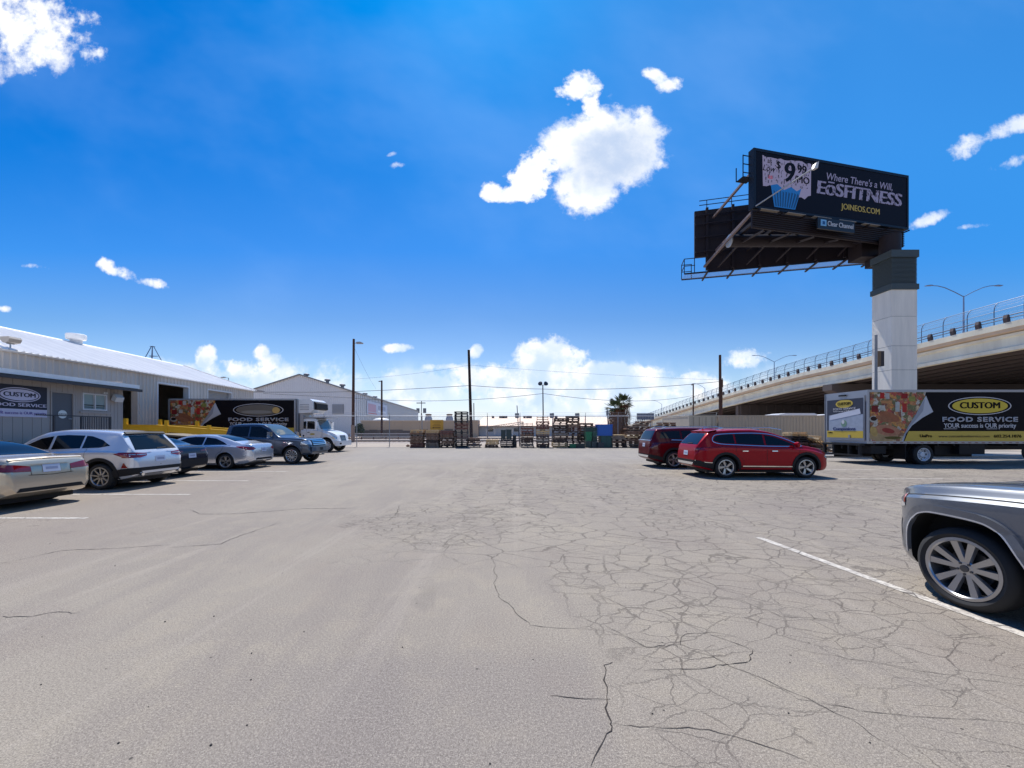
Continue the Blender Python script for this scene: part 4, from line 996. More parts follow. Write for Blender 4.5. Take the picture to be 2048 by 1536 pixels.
for z, y_ in ((.16, -.09), (.31, -.17)): b = MB(); b.tube((xs[0], y_, HF+z), (xs[-1], y_, HF+z), .006, n=4); b.build('barbed_wire', M_FP, fn)
b = MB(); x = xs[0]-HF
while x < xs[-1]:
    for s_ in (1, -1):
        xa = x if s_ > 0 else x+HF; xb_ = x+HF if s_ > 0 else x
        za, zb_ = 0.03, HF
        lo, hi = min(xa, xb_), max(xa, xb_)
        if lo < xs[0] or hi > xs[-1]: continue
        b.add([(xa, 0, za), (xb_, 0, zb_), (xb_+.005, 0, zb_), (xa+.005, 0, za)], [(0, 1, 2, 3)])
    x += .09
stuff(b.build('chain_link_mesh', M_FP, fn, fix=False))
b = MB(); b.bar((xs[0]-.0, .0, 1.4), (xs[0], 0, 1.4), .02, .02) if False else None
M_YSG = mat('yellow_sign', lin(206, 160, 62), .6)
ys_ = thing('fence_sign', 'yellow sign board with dark lines and left-pointing arrow on the fence', 'sign', (uX(874, YFN), YFN-.08, 0))
rect('board', (-.62, -.02, CAMH-.1), (.62, 0, CAMH+.86), M_YSG, ys_)
for z, w_ in ((.66, .8), (.46, .6), (.30, .75)): rect('text_line', (-w_/2, -.03, CAMH+z-.02), (w_/2, -.022, CAMH+z+.02), mat('sign_brown', lin(110, 82, 44), .6), ys_)
xz_poly('arrow', [(-.42, CAMH+.12), (-.30, CAMH+.2), (-.30, CAMH+.145), (.36, CAMH+.145), (.36, CAMH+.095), (-.30, CAMH+.095), (-.30, CAMH+.04)], -.03, .006, mat('sign_arrow', lin(60, 42, 28), .6), ys_)
# grey utility boxes on slim posts just beyond the fence
for k, (px, pyt, Y, pole_top, lbl) in enumerate(((1034, 827, 38, 811, 'grey box light on a leaning slim post behind the pallet stacks, leftmost'), (1103.5, 827, 38, 826, 'grey box light on straight slim post just right of the floodlight pole'), (1154, 827, 38, 826, 'grey box light above the tall leaning pallet stack'), (1214, 822, 38, 816, 'grey box light on slim post at the left edge of palms'))):
    c = A(px, pyt+4.5, Y); t = thing('box_light', lbl, 'box light', (c.x, Y, 0))
    b = MB(); dx_ = (-.12 if k in (0, 3) else 0); b.tube((.25 if k in (0, 3) else 0, 0, 0), (.12+dx_, 0, A(0, pole_top, Y).z), .045, n=6); b.build('post', M_IRON, t)
    w_ = .21 if k < 3 else .10
    b = MB(); b.prism([(-w_, c.z+.24), (w_, c.z+.24), (w_, c.z-.12), (w_*.7, c.z-.24), (-w_*.7, c.z-.24), (-w_, c.z-.12)], -.2, -.05); b.build('housing', mat('box_grey', lin(122, 128, 134), .5), t)
# lattice boom lying behind the fence
M_TRU = mat('truss_rust', lin(130, 116, 110), .7)
tt = thing('lattice_boom', 'long thin lattice boom slanting upward behind the fence beyond green bins', 'boom', (0, 0, 0))
a0, a1 = A(975, 853.5, 46), A(1046, 843.5, 46)
for dz_, dy_ in ((0, 0), (-.35, .25)):
    b = MB(); b.tube(a0+Vector((0, dy_, dz_)), a1+Vector((0, dy_, dz_*.6)), .035, n=5); b.build('chord', M_TRU, tt)
b = MB()
for k in range(14):
    s0, s1 = k/14, (k+1)/14; b.tube(a0.lerp(a1, s0)+Vector((0, .25, -.35+.14*s0)), a0.lerp(a1, (s0+s1)/2), .02, n=4); b.tube(a0.lerp(a1, (s0+s1)/2), a0.lerp(a1, s1)+Vector((0, .25, -.35+.14*s1)), .02, n=4)
b.build('lacing', M_TRU, tt)
b = MB(); b.tube((a0.x, 46.1, 0), (a0.x, 46.1, a0.z), .06); b.tube((a1.x, 46.1, 0), (a1.x, 46.1, a1.z), .06); b.build('support', M_TRU, tt)

# ------------------------------------------------------------ palms
M_SKIRT = mat('dead_palm_skirt', lin(112, 78, 56), .9, vary=.4, vscale=6, stretch=(3, 3, .4)); M_FROND = mat('palm_green', (.085, .115, .05), .5, vary=.3)
def palm(px, Y, h, rs, label, seed):
    rr = random.Random(seed); t = thing('palm_tree', label, 'palm tree', (uX(px, Y), Y, 0), group='fan palms by the foot of the overpass')
    b = MB(); b.tube((0, 0, 0), (0, 0, h-.3), .28, .2, n=12); b.build('trunk', mat('palm_bark', lin(96, 74, 58), .9), t, smooth=True)
    b = MB()
    for _ in range(1500):
        z = rr.uniform(.9, h-.2); f = max(.15, math.sin(math.pi*min(1, (z-.5)/(h*1.05)))**.6); a = rr.uniform(0, 6.283); r_ = rs*f*rr.uniform(.55, 1.0)
        p = Vector((r_*math.cos(a), r_*math.sin(a), z)); d = Vector((math.cos(a)*.12, math.sin(a)*.12, -rr.uniform(.35, .8))); s_ = Vector((-math.sin(a), math.cos(a), 0))*rr.uniform(.02, .06)
        b.add([p-s_, p+s_, p+d+s_*.3, p+d-s_*.3], [(0, 1, 2, 3)])
    stuff(b.build('dead_frond_skirt', M_SKIRT, t, fix=False))
    for k in range(46):
        b = MB(); az = k*2.399+rr.uniform(-.2, .2); el = R(rr.uniform(-25, 80)); ln = rr.uniform(.7, 1.2)
        d = Vector((math.cos(az)*math.cos(el), math.sin(az)*math.cos(el), math.sin(el))); base = Vector((0, 0, h-.25)); c = base+d*ln; sd_ = d.cross(Vector((0, 0, 1))); sd_ = (sd_ if sd_.length > .1 else Vector((1, 0, 0))).normalized(); up = sd_.cross(d)
        b.add([base-sd_*.02, base+sd_*.02, c+sd_*.012, c-sd_*.012], [(0, 1, 2, 3)])
        for j in range(13):
            an_ = R(-78+13*j); q = (d*math.cos(an_)+sd_*math.sin(an_)).normalized(); l2 = .9*(1-.25*abs(an_)); tip = c+q*l2+Vector((0, 0, -.18*abs(math.sin(an_))-rr.uniform(0, .12))); n_ = q.cross(up).normalized()*.06
            mid_ = c+q*l2*.5
            b.add([c, mid_+n_, tip, mid_-n_], [(0, 1, 2, 3)])
        b.build('frond', M_FROND, t, fix=False)
palm(1230, 60, 5.2, 1.15, 'left and shorter fan palm with brown skirt behind the blue bin', 1)
palm(1246, 62, 6.1, 1.3, 'right and taller fan palm with a thick brown skirt', 2)

# ------------------------------------------------------------ containers
def container(x0, y0, ln, wd, h, z0, endface, m, label, cat='container'):
    t = thing('shipping_container', label, cat, (x0, y0, z0))
    # corner posts and rails
    b = MB()
    for x in (0, ln-.12):
        for y_ in (0, wd-.12): b.box((x, y_, 0), (x+.12, y_+.12, h))
    b.box((.121, 0, 0), (ln-.121, .10, .14)); b.box((.121, 0, h-.12), (ln-.121, .10, h)); b.box((.121, wd-.1, 0), (ln-.121, wd, .14)); b.box((.121, wd-.1, h-.12), (ln-.121, wd, h)); b.box((0, .121, h-.12), (.1, wd-.121, h)); b.box((0, .121, 0), (.1, wd-.121, .14))
    b.build('frame', m, t); rect('roof', (.1, .1, h-.06), (ln-.1, wd-.1, h-.02), mat('container_roof_white', lin(228, 228, 226), .5), t)
    def corr(length, n):
        b = MB(); st = length/n; pts = []
        for i in range(n): pts += [(i*st, 0), (i*st+st*.35, 0), (i*st+st*.5, .036), (i*st+st*.85, .036)]
        pts.append((length, 0)); k_ = len(pts); b.add([(x, y_, .14) for x, y_ in pts]+[(x, y_, h-.12) for x, y_ in pts], [(i, i+1, k_+i+1, k_+i) for i in range(k_-1)]); return b
    if endface:
        for s_ in (0, 1):
            a = .12+s_*(ln-.24)/2; d = rect('door', (a+.01, .03, .14), (a+(ln-.24)/2-.01, .07, h-.12), m, t)
            for q in (.25, .72): bb_ = MB(); bb_.tube((a+q*(ln-.24)/2, .0, .16), (a+q*(ln-.24)/2, .0, h-.14), .022); bb_.build('lock_rod', mat('rod_tan', lin(150, 140, 122), .5), d)
            for z in (.5, 1.2, 1.9): rect('hinge', (a+.015 if s_ == 0 else a+(ln-.24)/2-.1, .0, z), (a+.09 if s_ == 0 else a+(ln-.24)/2-.02, .028, z+.1), m, d)
    else:
        o_ = corr(ln-.24, int((ln-.24)/.28)).build('corrugated_side', m, t, fix=False); o_.location = (.12, .035, 0)
    for nm, lo, hi in (('far_side', (.1, wd-.05, .14), (ln-.1, wd-.02, h-.1)), ('end_wall', (ln-.05, .12, .14), (ln-.02, wd-.12, h-.1)), ('end_wall', (.02, .12, .14), (.05, wd-.12, h-.1)), ('floor', (.1, .1, .1), (ln-.1, wd-.1, .14))): rect(nm, lo, hi, m, t)
    return t
M_CT = mat('tan_container_paint', lin(188, 176, 156), .55, vary=.06, vscale=.8); M_CT2 = mat('tan_container_paint_far', lin(176, 160, 140), .6, vary=.05)
c0 = uX(1378, 34.5); container(c0, 34.5, 2.5, 6.1, 2.86, .05, True, M_CT, 'tan shipping container with its double doors facing the lot')
container(uX(1437.5, 34.2)+.02, 34.2, 12.2, 2.44, 2.86, .05, False, M_CT2, 'long tan corrugated shipping container parked side-on under the overpass')
for k, (px0, px1, Y, h, lbl) in enumerate(((1558, 1634, 44, 3.50, 'white trailer roof showing just above the long tan container'), (1642, 1652, 44, 3.4, 'short white trailer corner beside the truck rear'))):
    t = thing('trailer', lbl, 'trailer', (uX(px0, Y), Y, 0)); ln = uX(px1, Y)-uX(px0, Y)
    ln = max(ln, 3.)
    rect('body', (0, 0, 1.0), (ln, 2.5, h-.12), mat('trailer_white', lin(228, 228, 230), .4), t); b = MB(); b.prism([(.0, h-.118), (ln, h-.118), (ln-.25, h), (.9, h)], .05, 2.45); b.build('roof', mat('trailer_white', lin(228, 228, 230), .4), t)
    for x in (.6, ln-.6):
        b = MB(); b.lathe([(.42, -.12), (.5, -.1), (.5, .1), (.42, .12)], 20, Matrix.Translation((x, .3, .5)) @ Matrix.Rotation(R(90), 4, 'X')); b.build('wheel', mat('tyre_rubber', (.016, .016, .017), .75), t, smooth=True)
# concrete kerb strip and slab by the parked truck
struct(rect('kerb', (uX(1640, 22.6), 22.6, 0), (46, 22.9, .13), mat('kerb_concrete', lin(170, 164, 156), .85, vary=.1), None))
struct(rect('pavement', (uX(1640, 22.9), 22.902, 0), (46, 26.4, .11), mat('slab_concrete', lin(150, 142, 134), .85, vary=.1, vscale=1), None))
# slim pole with a small panel before the column
t = thing('sign_post', 'slim grey wooden post with a small box standing before the billboard column', 'post', (uX(1752, 24.2), 24.2, 0))
h = A(0, 670, 24.2).z; b = MB(); b.tube((0, 0, 0), (0, 0, h), .085, .075, n=12); b.build('post', mat('grey_weathered_wood', lin(150, 150, 150), .8, vary=.15), t, smooth=True)
b = MB(); b.box((.12, -.02, A(0, 733, 24.2).z), (.30, .24, A(0, 702, 24.2).z)); b.build('side_panel', mat('panel_brown', lin(120, 96, 70), .6), t)
b = MB(); b.box((.302, -.0, A(0, 732, 24.2).z), (.52, .22, A(0, 702, 24.2).z)); b.build('meter_box', mat('box_dark', lin(56, 48, 48), .6), t)
# ------------------------------------------------------------ pallets: every pallet is a thing
M_PAL = {'grey': mat('weathered_pallet', lin(140, 126, 114), .9, vary=.30, vscale=4), 'brown': mat('brown_pallet', lin(136, 108, 90), .9, vary=.30, vscale=4),
         'red': mat('red_brown_pallet', lin(122, 84, 74), .9, vary=.28, vscale=4), 'tan': mat('fresh_tan_pallet', lin(212, 182, 138), .85, vary=.18, vscale=4),
         'black': mat('black_plastic_pallet', lin(44, 48, 52), .6, vary=.2), 'dark': mat('dark_old_pallet', lin(82, 68, 62), .9, vary=.3, vscale=4)}
def pallet_mesh(name, m, wd=1.14, dp=1.02, nst=3, seed=0):
    r_ = random.Random(seed); b = MB()
    if seed >= 2:      # turned a quarter: the notched stringer faces the lot
        for k in range(3):
            y = -dp/2+(dp-.04)*k/2
            b.box((-wd/2, y, .065), (wd/2, y+.04, .115))
            for a, c in ((-wd/2, -wd/2+.20), (-.28, .28), (wd/2-.20, wd/2)): b.box((a, y, .02), (c, y+.04, .0645))
        for n_, z in ((4, 0), (6, .1155)):
            for k in range(n_): x = -wd/2+(wd-.10)*k/(n_-1); b.box((x, -dp/2-.01, z), (x+.11, dp/2+.01, z+.019))
        me = bpy.data.meshes.new(name); me.from_pydata(b.v, [], b.f); me.materials.append(m); return me
    for k in range(nst):
        x = -wd/2+(wd-.04)*k/(nst-1)
        b.box((x, -dp/2, .018), (x+.04, dp/2, .112))
    for n_, z in ((5, -.004), (6, .108)):
        for k in range(n_):
            y = -dp/2+(dp-.10)*k/(n_-1)+r_.uniform(-.01, .01); b.box((-wd/2+r_.uniform(-.01, .01), y, z), (wd/2+r_.uniform(-.01, .01), y+.10, z+.026))
    me = bpy.data.meshes.new(name); me.from_pydata(b.v, [], b.f); me.materials.append(m); return me
PM = {(k, s): pallet_mesh('pallet', M_PAL[k], seed=s) for k in M_PAL for s in range(4)}
ORD = ['bottom', 'second', 'third', 'fourth', 'fifth', 'sixth', 'seventh', 'eighth', 'ninth', 'tenth', 'eleventh', 'twelfth', 'thirteenth', 'fourteenth', 'fifteenth', 'sixteenth', 'seventeenth', 'eighteenth', 'nineteenth', 'twentieth', 'twenty-first', 'twenty-second', 'twenty-third', 'twenty-fourth']
ADJ = {'grey': 'weathered grey', 'brown': 'brown', 'red': 'red-brown', 'tan': 'fresh tan', 'black': 'black', 'dark': 'dark old'}
prr = random.Random(21)
def stack(px, Y, n, kinds, where, solid=.5, z0=0., jit=.05, lean=0., gap=.145, scale=1., rot=0.):
    x = uX(px, Y); z = z0; off = 0
    for i in range(n):
        kd = kinds[min(len(kinds)-1, int(i/n*len(kinds)))] if isinstance(kinds, (list, tuple)) else kinds
        if prr.random() < .16 and kd not in ('black', 'tan'): kd = prr.choice(['grey', 'brown', 'red', 'dark'])
        o = link('pallet', PM[(kd, prr.randrange(2)+(2 if prr.random() < solid else 0))]); off += lean
        o.location = (x+prr.uniform(-jit, jit)+off, Y+prr.uniform(-.06, .06), z)
        o.rotation_euler = (prr.uniform(-.008, .008), prr.uniform(-.012, .012)+lean*.4, rot+prr.uniform(-.05, .05)); o.scale = (scale*prr.uniform(.96, 1.03), 1, prr.uniform(.95, 1.08)); z += gap+prr.uniform(-.004, .014)
        nm = 'top' if i == n-1 else ORD[i]
        tag(o, f"{ADJ[kd]} pallet, {nm} {'of' if nm == 'top' or not i else 'up in'} the {where}", 'pallet', 'stacked wooden pallets along the fence')
    return z
Y0 = 35.2
stack(835.5, Y0, 11, ['red', 'brown', 'brown', 'tan'], 'leftmost pallet stack', .75)
stack(866, Y0, 11, ['grey', 'dark', 'brown', 'brown', 'tan'], 'stack directly under the yellow sign', .9)
stack(895.5, Y0, 10, ['dark', 'brown', 'brown', 'red'], 'stack between yellow sign and tallest stack', .7)
stack(923.5, Y0, 22, ['black', 'grey', 'black', 'red', 'black', 'black'], 'tallest stack left of the leaning pole', .12, jit=.02)
stack(948.5, Y0, 6, ['grey', 'red', 'brown'], 'short stack at the foot of the leaning pole', jit=.12)
stack(984, Y0-.1, 5, ['dark', 'tan', 'tan'], 'low tan-topped stack left of dark bins', 1., jit=.08)
stack(1013, Y0, 5, 'black', 'low black pallet stack beneath dark bins')
stack(1054, Y0, 12, ['grey', 'dark', 'dark', 'red'], 'narrow stack beneath a stake frame')
stack(1085, Y0, 16, ['dark', 'grey', 'brown', 'tan', 'red', 'red'], 'red-topped stack under the floodlight pole', jit=.03)
stack(1119, Y0, 18, ['tan', 'dark', 'grey', 'dark', 'dark', 'dark'], 'leaning dark stack right of the floodlight pole', .45, jit=.07, lean=.006, scale=1.12)
stack(1146, Y0+.1, 19, ['dark', 'dark', 'dark', 'red', 'brown', 'grey'], 'tall see-through stack left of the green crates', .2, jit=.06)
stack(1172, Y0+1.3, 15, ['red', 'dark', 'brown', 'brown'], 'brown stack behind the green crates', jit=.05, scale=1.05)
stack(1234, Y0, 7, ['dark', 'dark', 'grey'], 'short dark stack right of the blue bin', jit=.06)
stack(1262, Y0, 13, ['grey', 'brown', 'tan', 'brown', 'dark'], 'messy stack right of the palm trees', jit=.13)
stack(1283, Y0+.2, 16, ['dark', 'brown', 'red', 'brown'], 'tall messy stack behind the dark red vehicle', jit=.13)
stack(1333, 33.2, 15, ['dark', 'red', 'brown', 'red', 'brown'], 'brown stack showing above the red vehicles', jit=.05, scale=1.1)
stack(1590, 28.5, 10, ['brown', 'red', 'dark', 'tan'], 'stack left of the parked right-hand truck', jit=.12)
stack(1617, 28.7, 8, ['brown', 'dark', 'tan'], 'collapsed stack nearest the right-hand truck', jit=.16)
for k, (px, z_, ry) in enumerate(((1636, .3, -.45), (1640, .12, -.2), (1631, .75, -.5))):
    o = link('pallet', PM[('tan' if k else 'brown', 0)]); c = uX(px, 28); o.location = (c, 28, z_); o.rotation_euler = (.1*k, -ry*.9, .2*k); o.scale = (1.1, 1, 1)
    tag(o, ('brown pallet leaning on the collapsed stack beside the truck', 'tan pallet lying flat and tilted right beside the truck rear', 'tan pallet sliding off the collapsed stack beside the truck')[k], 'pallet', 'stacked wooden pallets along the fence')
# upright posts / metal frames on two stacks
for px, n_, lbl in ((1054, 3, 'rusty stake frame standing on the narrow stack behind dark bins'), (1085, 3, 'rusty stake frame on top of stack under the floodlight pole')):
    t = thing('stake_frame', lbl, 'frame', (uX(px, Y0), Y0, 12*.152 if px == 1054 else 16*.152))
    for k in range(n_): rect('stake', (-.5+k*.5-.02, -.02, 0), (-.5+k*.5+.02, .02, .42), M_RUST, t)
    rect('rail', (-.52, -.045, .3), (.52, -.021, .35), M_RUST, t); rect('rail', (-.52, -.045, .1), (.52, -.021, .15), M_RUST, t)
# plastic bins and crates
def bin_(name, px0, px1, z0, z1, Y, dp, col, label, cat, ribs=3, grp=None, openn=False):
    x0, x1 = uX(px0, Y), uX(px1, Y); w_ = x1-x0; t = thing(name, label, cat, ((x0+x1)/2, Y, z0), group=grp); h = z1-z0-.012; m = mat('plastic_%d_%d_%d' % tuple(int(c*255) for c in col), col, .45, vary=.12)
    b = MB(); s_ = .05
    for lo, hi in (((-w_/2+.02, 0, 0), (w_/2-.02, s_, h)), ((-w_/2+.02, dp-s_, 0), (w_/2-.02, dp, h)), ((-w_/2+.02, s_, 0), (-w_/2+.06, dp-s_, h)), ((w_/2-.06, s_, 0), (w_/2-.02, dp-s_, h)), ((-w_/2+.06, s_, 0), (w_/2-.06, dp-s_, .06))): b.box(lo, hi)
    b.build('body', m, t); b = MB(); b.box((-w_/2, -.03, h-.08), (w_/2, -.002, h)); b.box((-w_/2, -.002, h-.08), (-w_/2+.018, dp, h)); b.box((w_/2-.018, -.002, h-.08), (w_/2, dp, h)); b.build('rim', m, t)
    for k in range(ribs): rect('rib', (-w_/2+.05+k*(w_-.14)/max(1, ribs-1), -.025, .02), (-w_/2+.09+k*(w_-.14)/max(1, ribs-1), -.002, h-.082), m, t)
    return t
bin_('plastic_bin', 1001.5, 1011.5, .76, 1.62, Y0-.3, .9, lin(40, 58, 62), 'dark teal plastic bin, left of the pair on black pallets', 'bin', 3)
bin_('plastic_bin', 1012, 1023.5, .76, 1.66, Y0-.3, .9, lin(44, 62, 64), 'dark teal plastic bin, right of the pair on black pallets', 'bin', 3)
for k in range(2): 
    t = thing('drum', ('black drum on the ground right of the dark bins', 'black drum standing on the drum right of the dark bins')[k], 'drum', (uX(1029, Y0), Y0, .0 if k == 0 else .58)); b = MB(); r_ = .2 if k == 0 else .15; b.lathe([(r_, 0), (r_, .28), (r_*1.05, .3), (r_, .32), (r_, .55), (r_*.9, .56)], 18); b.build('body', M_PAL['black'], t, smooth=40); b = MB(); b.lathe([(.05, .561), (.05, .6)], 8); b.build('cap', M_RUST, t)
GR = lin(26, 124, 84); DG = lin(28, 62, 58); G2 = lin(38, 84, 74)
for k, (a, c, z0, z1, col, lbl) in enumerate(((1170, 1194, 1.45, 1.85, DG, 'dark green crate on top of the green crate pile'), (1171, 1184, 1.05, 1.44, GR, 'bright green crate in the upper left of crate pile'), (1184.5, 1194, 1.05, 1.44, G2, 'dull green crate in the upper right of crate pile'), (1172, 1184, .62, 1.04, GR, 'bright green crate in the middle of crate pile'), (1184.5, 1195, .55, 1.04, DG, 'dark green crate in the middle right of crate pile'), (1171, 1183, .02, .61, lin(60, 80, 76), 'grey green crate at the lower left of crate pile'), (1183.5, 1196, .02, .54, lin(80, 92, 92), 'grey crate at the lower right of crate pile'))):
    bin_('plastic_crate', a, c, z0, z1, Y0-.4, .8, col, lbl, 'crate', 4, 'crates in the green pile')
bin_('plastic_crate', 1140, 1152, .02, .34, Y0-.9, .5, GR, 'small bright green crate on the ground before the stacks', 'crate', 4)
bin_('plastic_crate', 1152.5, 1170, .02, .38, Y0-.85, .5, lin(46, 62, 60), 'small dark crate on the ground beside the green crate', 'crate', 4)
bin_('plastic_bin', 1195, 1225.5, 1.08, 2.12, Y0-.3, 1.1, lin(20, 92, 178), 'bright blue bulk bin stacked above the dark green bin', 'bin', 2)
bin_('plastic_bin', 1201, 1226, .02, 1.07, Y0-.35, 1.0, lin(16, 76, 74), 'dark teal bulk bin beneath the bright blue bin', 'bin', 3)
bin_('plastic_crate', 1196, 1208, .02, .50, Y0-.95, .5, lin(40, 54, 66), 'dark slate crate on the ground before the teal bin', 'crate', 3)
t = thing('slab', 'flat tan board lying on top of the short dark stack', 'board', (uX(1236, Y0), Y0, 1.10)); rect('board', (-.6, -.5, 0), (.5, .5, .08), M_PAL['tan'], t)
for k, (px, pyy) in enumerate(((818, 893), (1545, 960))):
    c = G(px, pyy+1); t = tag(None or bpy.data.objects.new('debris', None), None, None) if False else None
b = MB(); b.lathe([(.0, 0), (.16, .02), (.2, .1), (.1, .2), (.0, .22)], 9, Matrix.Translation(G(816, 893.5))); tag(b.build('rubble_lump', M_RUST, None), 'small dark lump of rubble on the ground left of stacks', 'rubble')
# loose black pebbles on the foreground asphalt
pts = [(330, 1244), (84, 1274), (428, 1233), (608, 1264), (503, 1307), (502, 1360), (494, 1451), (237, 1487), (422, 1491), (980, 1528), (297, 1414), (82, 1370), (1580, 1326), (1305, 1428), (1309, 1181), (1740, 1486), (1577, 1427), (805, 1295), (842, 1081), (100, 1088), (230, 1132), (480, 1145)]
b = MB(); rr = random.Random(2)
for px, py in pts:
    c = G(px, py); s_ = .006*rr.uniform(.6, 1.2); b.lathe([(s_*.5, 0), (s_, s_*.5), (s_*.7, s_*1.1)], 6, Matrix.Translation(c) @ Matrix.Rotation(rr.uniform(0, 3), 4, 'Z'))
stuff(b.build('loose_gravel', mat('black_pebble', lin(50, 46, 44), .8), None))
# ------------------------------------------------------------ vehicles
M_TYRE = mat('tyre_rubber', (.016, .016, .017), .75); M_BLK = mat('black_plastic_trim', (.014, .014, .016), .6, spec=.25); M_LIN = mat('wheel_well', (.006, .006, .006), .95)
M_VGL = mat('tinted_vehicle_glass', (.006, .007, .009), .03, spec=.35); M_CHR = mat('chrome', (.75, .75, .76), .12, 1.); M_RED = mat('red_lens', (.22, .004, .006), .12, coat=1.); M_CLR = mat('clear_lens', (.55, .57, .6), .08, .5, coat=1.)
M_AMB = mat('amber_lens', (.55, .10, .05), .15, coat=1.); M_PLT = mat('plate_white', lin(190, 196, 214), .5); M_ALLOY = mat('alloy_wheel', (.42, .42, .43), .28, .85); M_ALD = mat('dark_alloy', (.10, .10, .105), .35, .7); M_SEAM = mat('panel_gap_black', (.012, .012, .012), .9)
M_GLL = mat('light_vehicle_glass', (.08, .11, .12), .04, spec=.8)
def carpaint(name, col, metal=.55, rough=.32):
    m = mat(name, col, rough, metal, coat=.85, spec=.25); return m
def pchip(pts):
    xs = [p[0] for p in pts]; ys = [p[1] for p in pts]; n = len(xs)
    d = [(ys[i+1]-ys[i])/(xs[i+1]-xs[i]) for i in range(n-1)]; m = [0]*n; m[0] = d[0]; m[-1] = d[-1]
    for i in range(1, n-1): m[i] = 0 if d[i-1]*d[i] <= 0 else 2*d[i-1]*d[i]/(d[i-1]+d[i])
    def f(x):
        if x <= xs[0]: return ys[0]
        if x >= xs[-1]: return ys[-1]
        i = max(k for k in range(n-1) if xs[k] <= x); h = xs[i+1]-xs[i]; t = (x-xs[i])/h
        return (2*t**3-3*t**2+1)*ys[i]+(t**3-2*t**2+t)*h*m[i]+(-2*t**3+3*t**2)*ys[i+1]+(t**3-t**2)*h*m[i+1]
    return f
def smooth_poly(pts, n=4, closed=True):
    out_ = []; N = len(pts)
    rng = range(N) if closed else range(N-1)
    for i in rng:
        p0, p1, p2, p3 = (Vector(pts[(i+k) % N]) if closed else Vector(pts[min(N-1, max(0, i+k))]) for k in (-1, 0, 1, 2))
        for j in range(n):
            t = j/n; out_.append(tuple(.5*((2*p1)+(p2-p0)*t+(2*p0-5*p1+4*p2-p3)*t*t+(3*p1-p0-3*p2+p3)*t**3)))
    if not closed: out_.append(tuple(pts[-1]))
    return out_
class Car:
    def __init__(s, name, label, cat, loc, rz, L_, top, belt, bot, hw, roofz, rw, paint, arches, wr, track, group=None, crown=0., xextra=()):
        s.L = L_; s.root = thing(name, label, cat, loc, rz, group); s.paint = paint; s.wr = wr
        ft, fb, f0, fw_ = pchip(top), pchip(belt), pchip(bot), pchip(hw); s.fw = fw_; s.ft = ft
        xs = sorted(set([0, .015, .04, .08]+[i*.07 for i in range(1, int(L_/.07)+1)]+[L_-.08, L_-.04, L_-.015, L_]+[p[0] for p in top]+list(xextra)))
        x2 = [xs[0]]
        for x in xs[1:]:
            if x-x2[-1] > .012: x2.append(x)
        xs = x2
        rings = []
        for x in xs:
            zt = ft(x); z0 = f0(x); wd = fw_(x); zb = min(fb(x), zt-.02); g = max(0, min(1, (zt-zb)/(roofz-zb)))
            e = g**.7; yr = wd*.93+(rw-wd*.93)*e
            h = zb-z0
            half = [(0, z0), (wd*.6, z0), (wd*.90, z0+.01), (wd*.965, z0+min(.08, h*.2)), (wd*.99, z0+.28*h), (wd*1.0, z0+.50*h), (wd*.985, z0+.66*h), (wd*.995, z0+.82*h), (wd*.985, zb-.05*h), (wd*.955, zb-.01), (wd*.93, zb+.002)]
            q = zt-.075*g-.02*(1-g)
            for f in (.3, .6, .88): half.append((wd*.93+(yr-wd*.93)*f, zb+(q-zb)*f+.0))
            half += [(yr-.004, q+.0), (yr-.035*g-.03*(1-g)*1.2, q+.035*g+.008*(1-g)), (yr-.11, zt-.018*g-.006*(1-g)), (yr*.6, zt-.004), (yr*.3, zt), (0, zt+.001)]
            rings.append([(y, z) for y, z in half]+[(-y, z) for y, z in half[-2:0:-1]])
        n = len(rings[0]); vs = []
        for x, r_ in zip(xs, rings): vs += [(x-L_/2, y, z) for y, z in r_]
        fs = []
        for i in range(len(xs)-1):
            for k in range(n): fs.append((i*n+k, i*n+(k+1) % n, (i+1)*n+(k+1) % n, (i+1)*n+k))
        fs += [tuple(range(n-1, -1, -1)), tuple((len(xs)-1)*n+k for k in range(n))]
        s.bvh = BVHTree.FromPolygons([Vector(v_) for v_ in vs], fs, epsilon=0.)
        me = bpy.data.meshes.new('body'); me.from_pydata(vs, [], fs)
        bm = bmesh.new(); bm.from_mesh(me); bmesh.ops.recalc_face_normals(bm, faces=bm.faces); bm.to_mesh(me); bm.free()
        me.materials.append(paint); me.materials.append(M_LIN)
        ob = link('body', me, None)
        # wheel arches
        cb = MB(); cb.cur = 1
        for (ax, outline) in arches:
            for sg in (1, -1):
                wx = fw_(ax); a, c = sg*(wx-.30), sg*(wx+.3)
                cb.prism([(x-L_/2, z) for x, z in outline], min(a, c), max(a, c))
        cut = cb.build('cut', [paint, M_LIN], None)
        md = ob.modifiers.new('b', 'BOOLEAN'); md.object = cut; md.operation = 'DIFFERENCE'; md.solver = 'EXACT'
        bpy.context.view_layer.update()
        me2 = bpy.data.meshes.new_from_object(ob.evaluated_get(bpy.context.evaluated_depsgraph_get()))
        bpy.data.objects.remove(ob); bpy.data.objects.remove(cut)
        me2.name = 'body'; me2.shade_smooth(); me2.set_sharp_from_angle(angle=R(30))
        s.body = link('body', me2, s.root)
        s.track = track
    def cast(s, axis, a, b):
        if axis in 'LR':
            sg = 1 if axis == 'L' else -1; o_, d = Vector((a-s.L/2, 3*sg, b)), Vector((0, -sg, 0))
        elif axis == 'rear': o_, d = Vector((-s.L, a, b)), Vector((1, 0, 0))
        elif axis == 'front': o_, d = Vector((s.L, a, b)), Vector((-1, 0, 0))
        else: o_, d = Vector((a-s.L/2, b, 4)), Vector((0, 0, -1))
        h, nrm, _, _ = s.bvh.ray_cast(o_, d)
        if h is None: return None
        if nrm.dot(d) > 0: nrm = -nrm
        return h, nrm
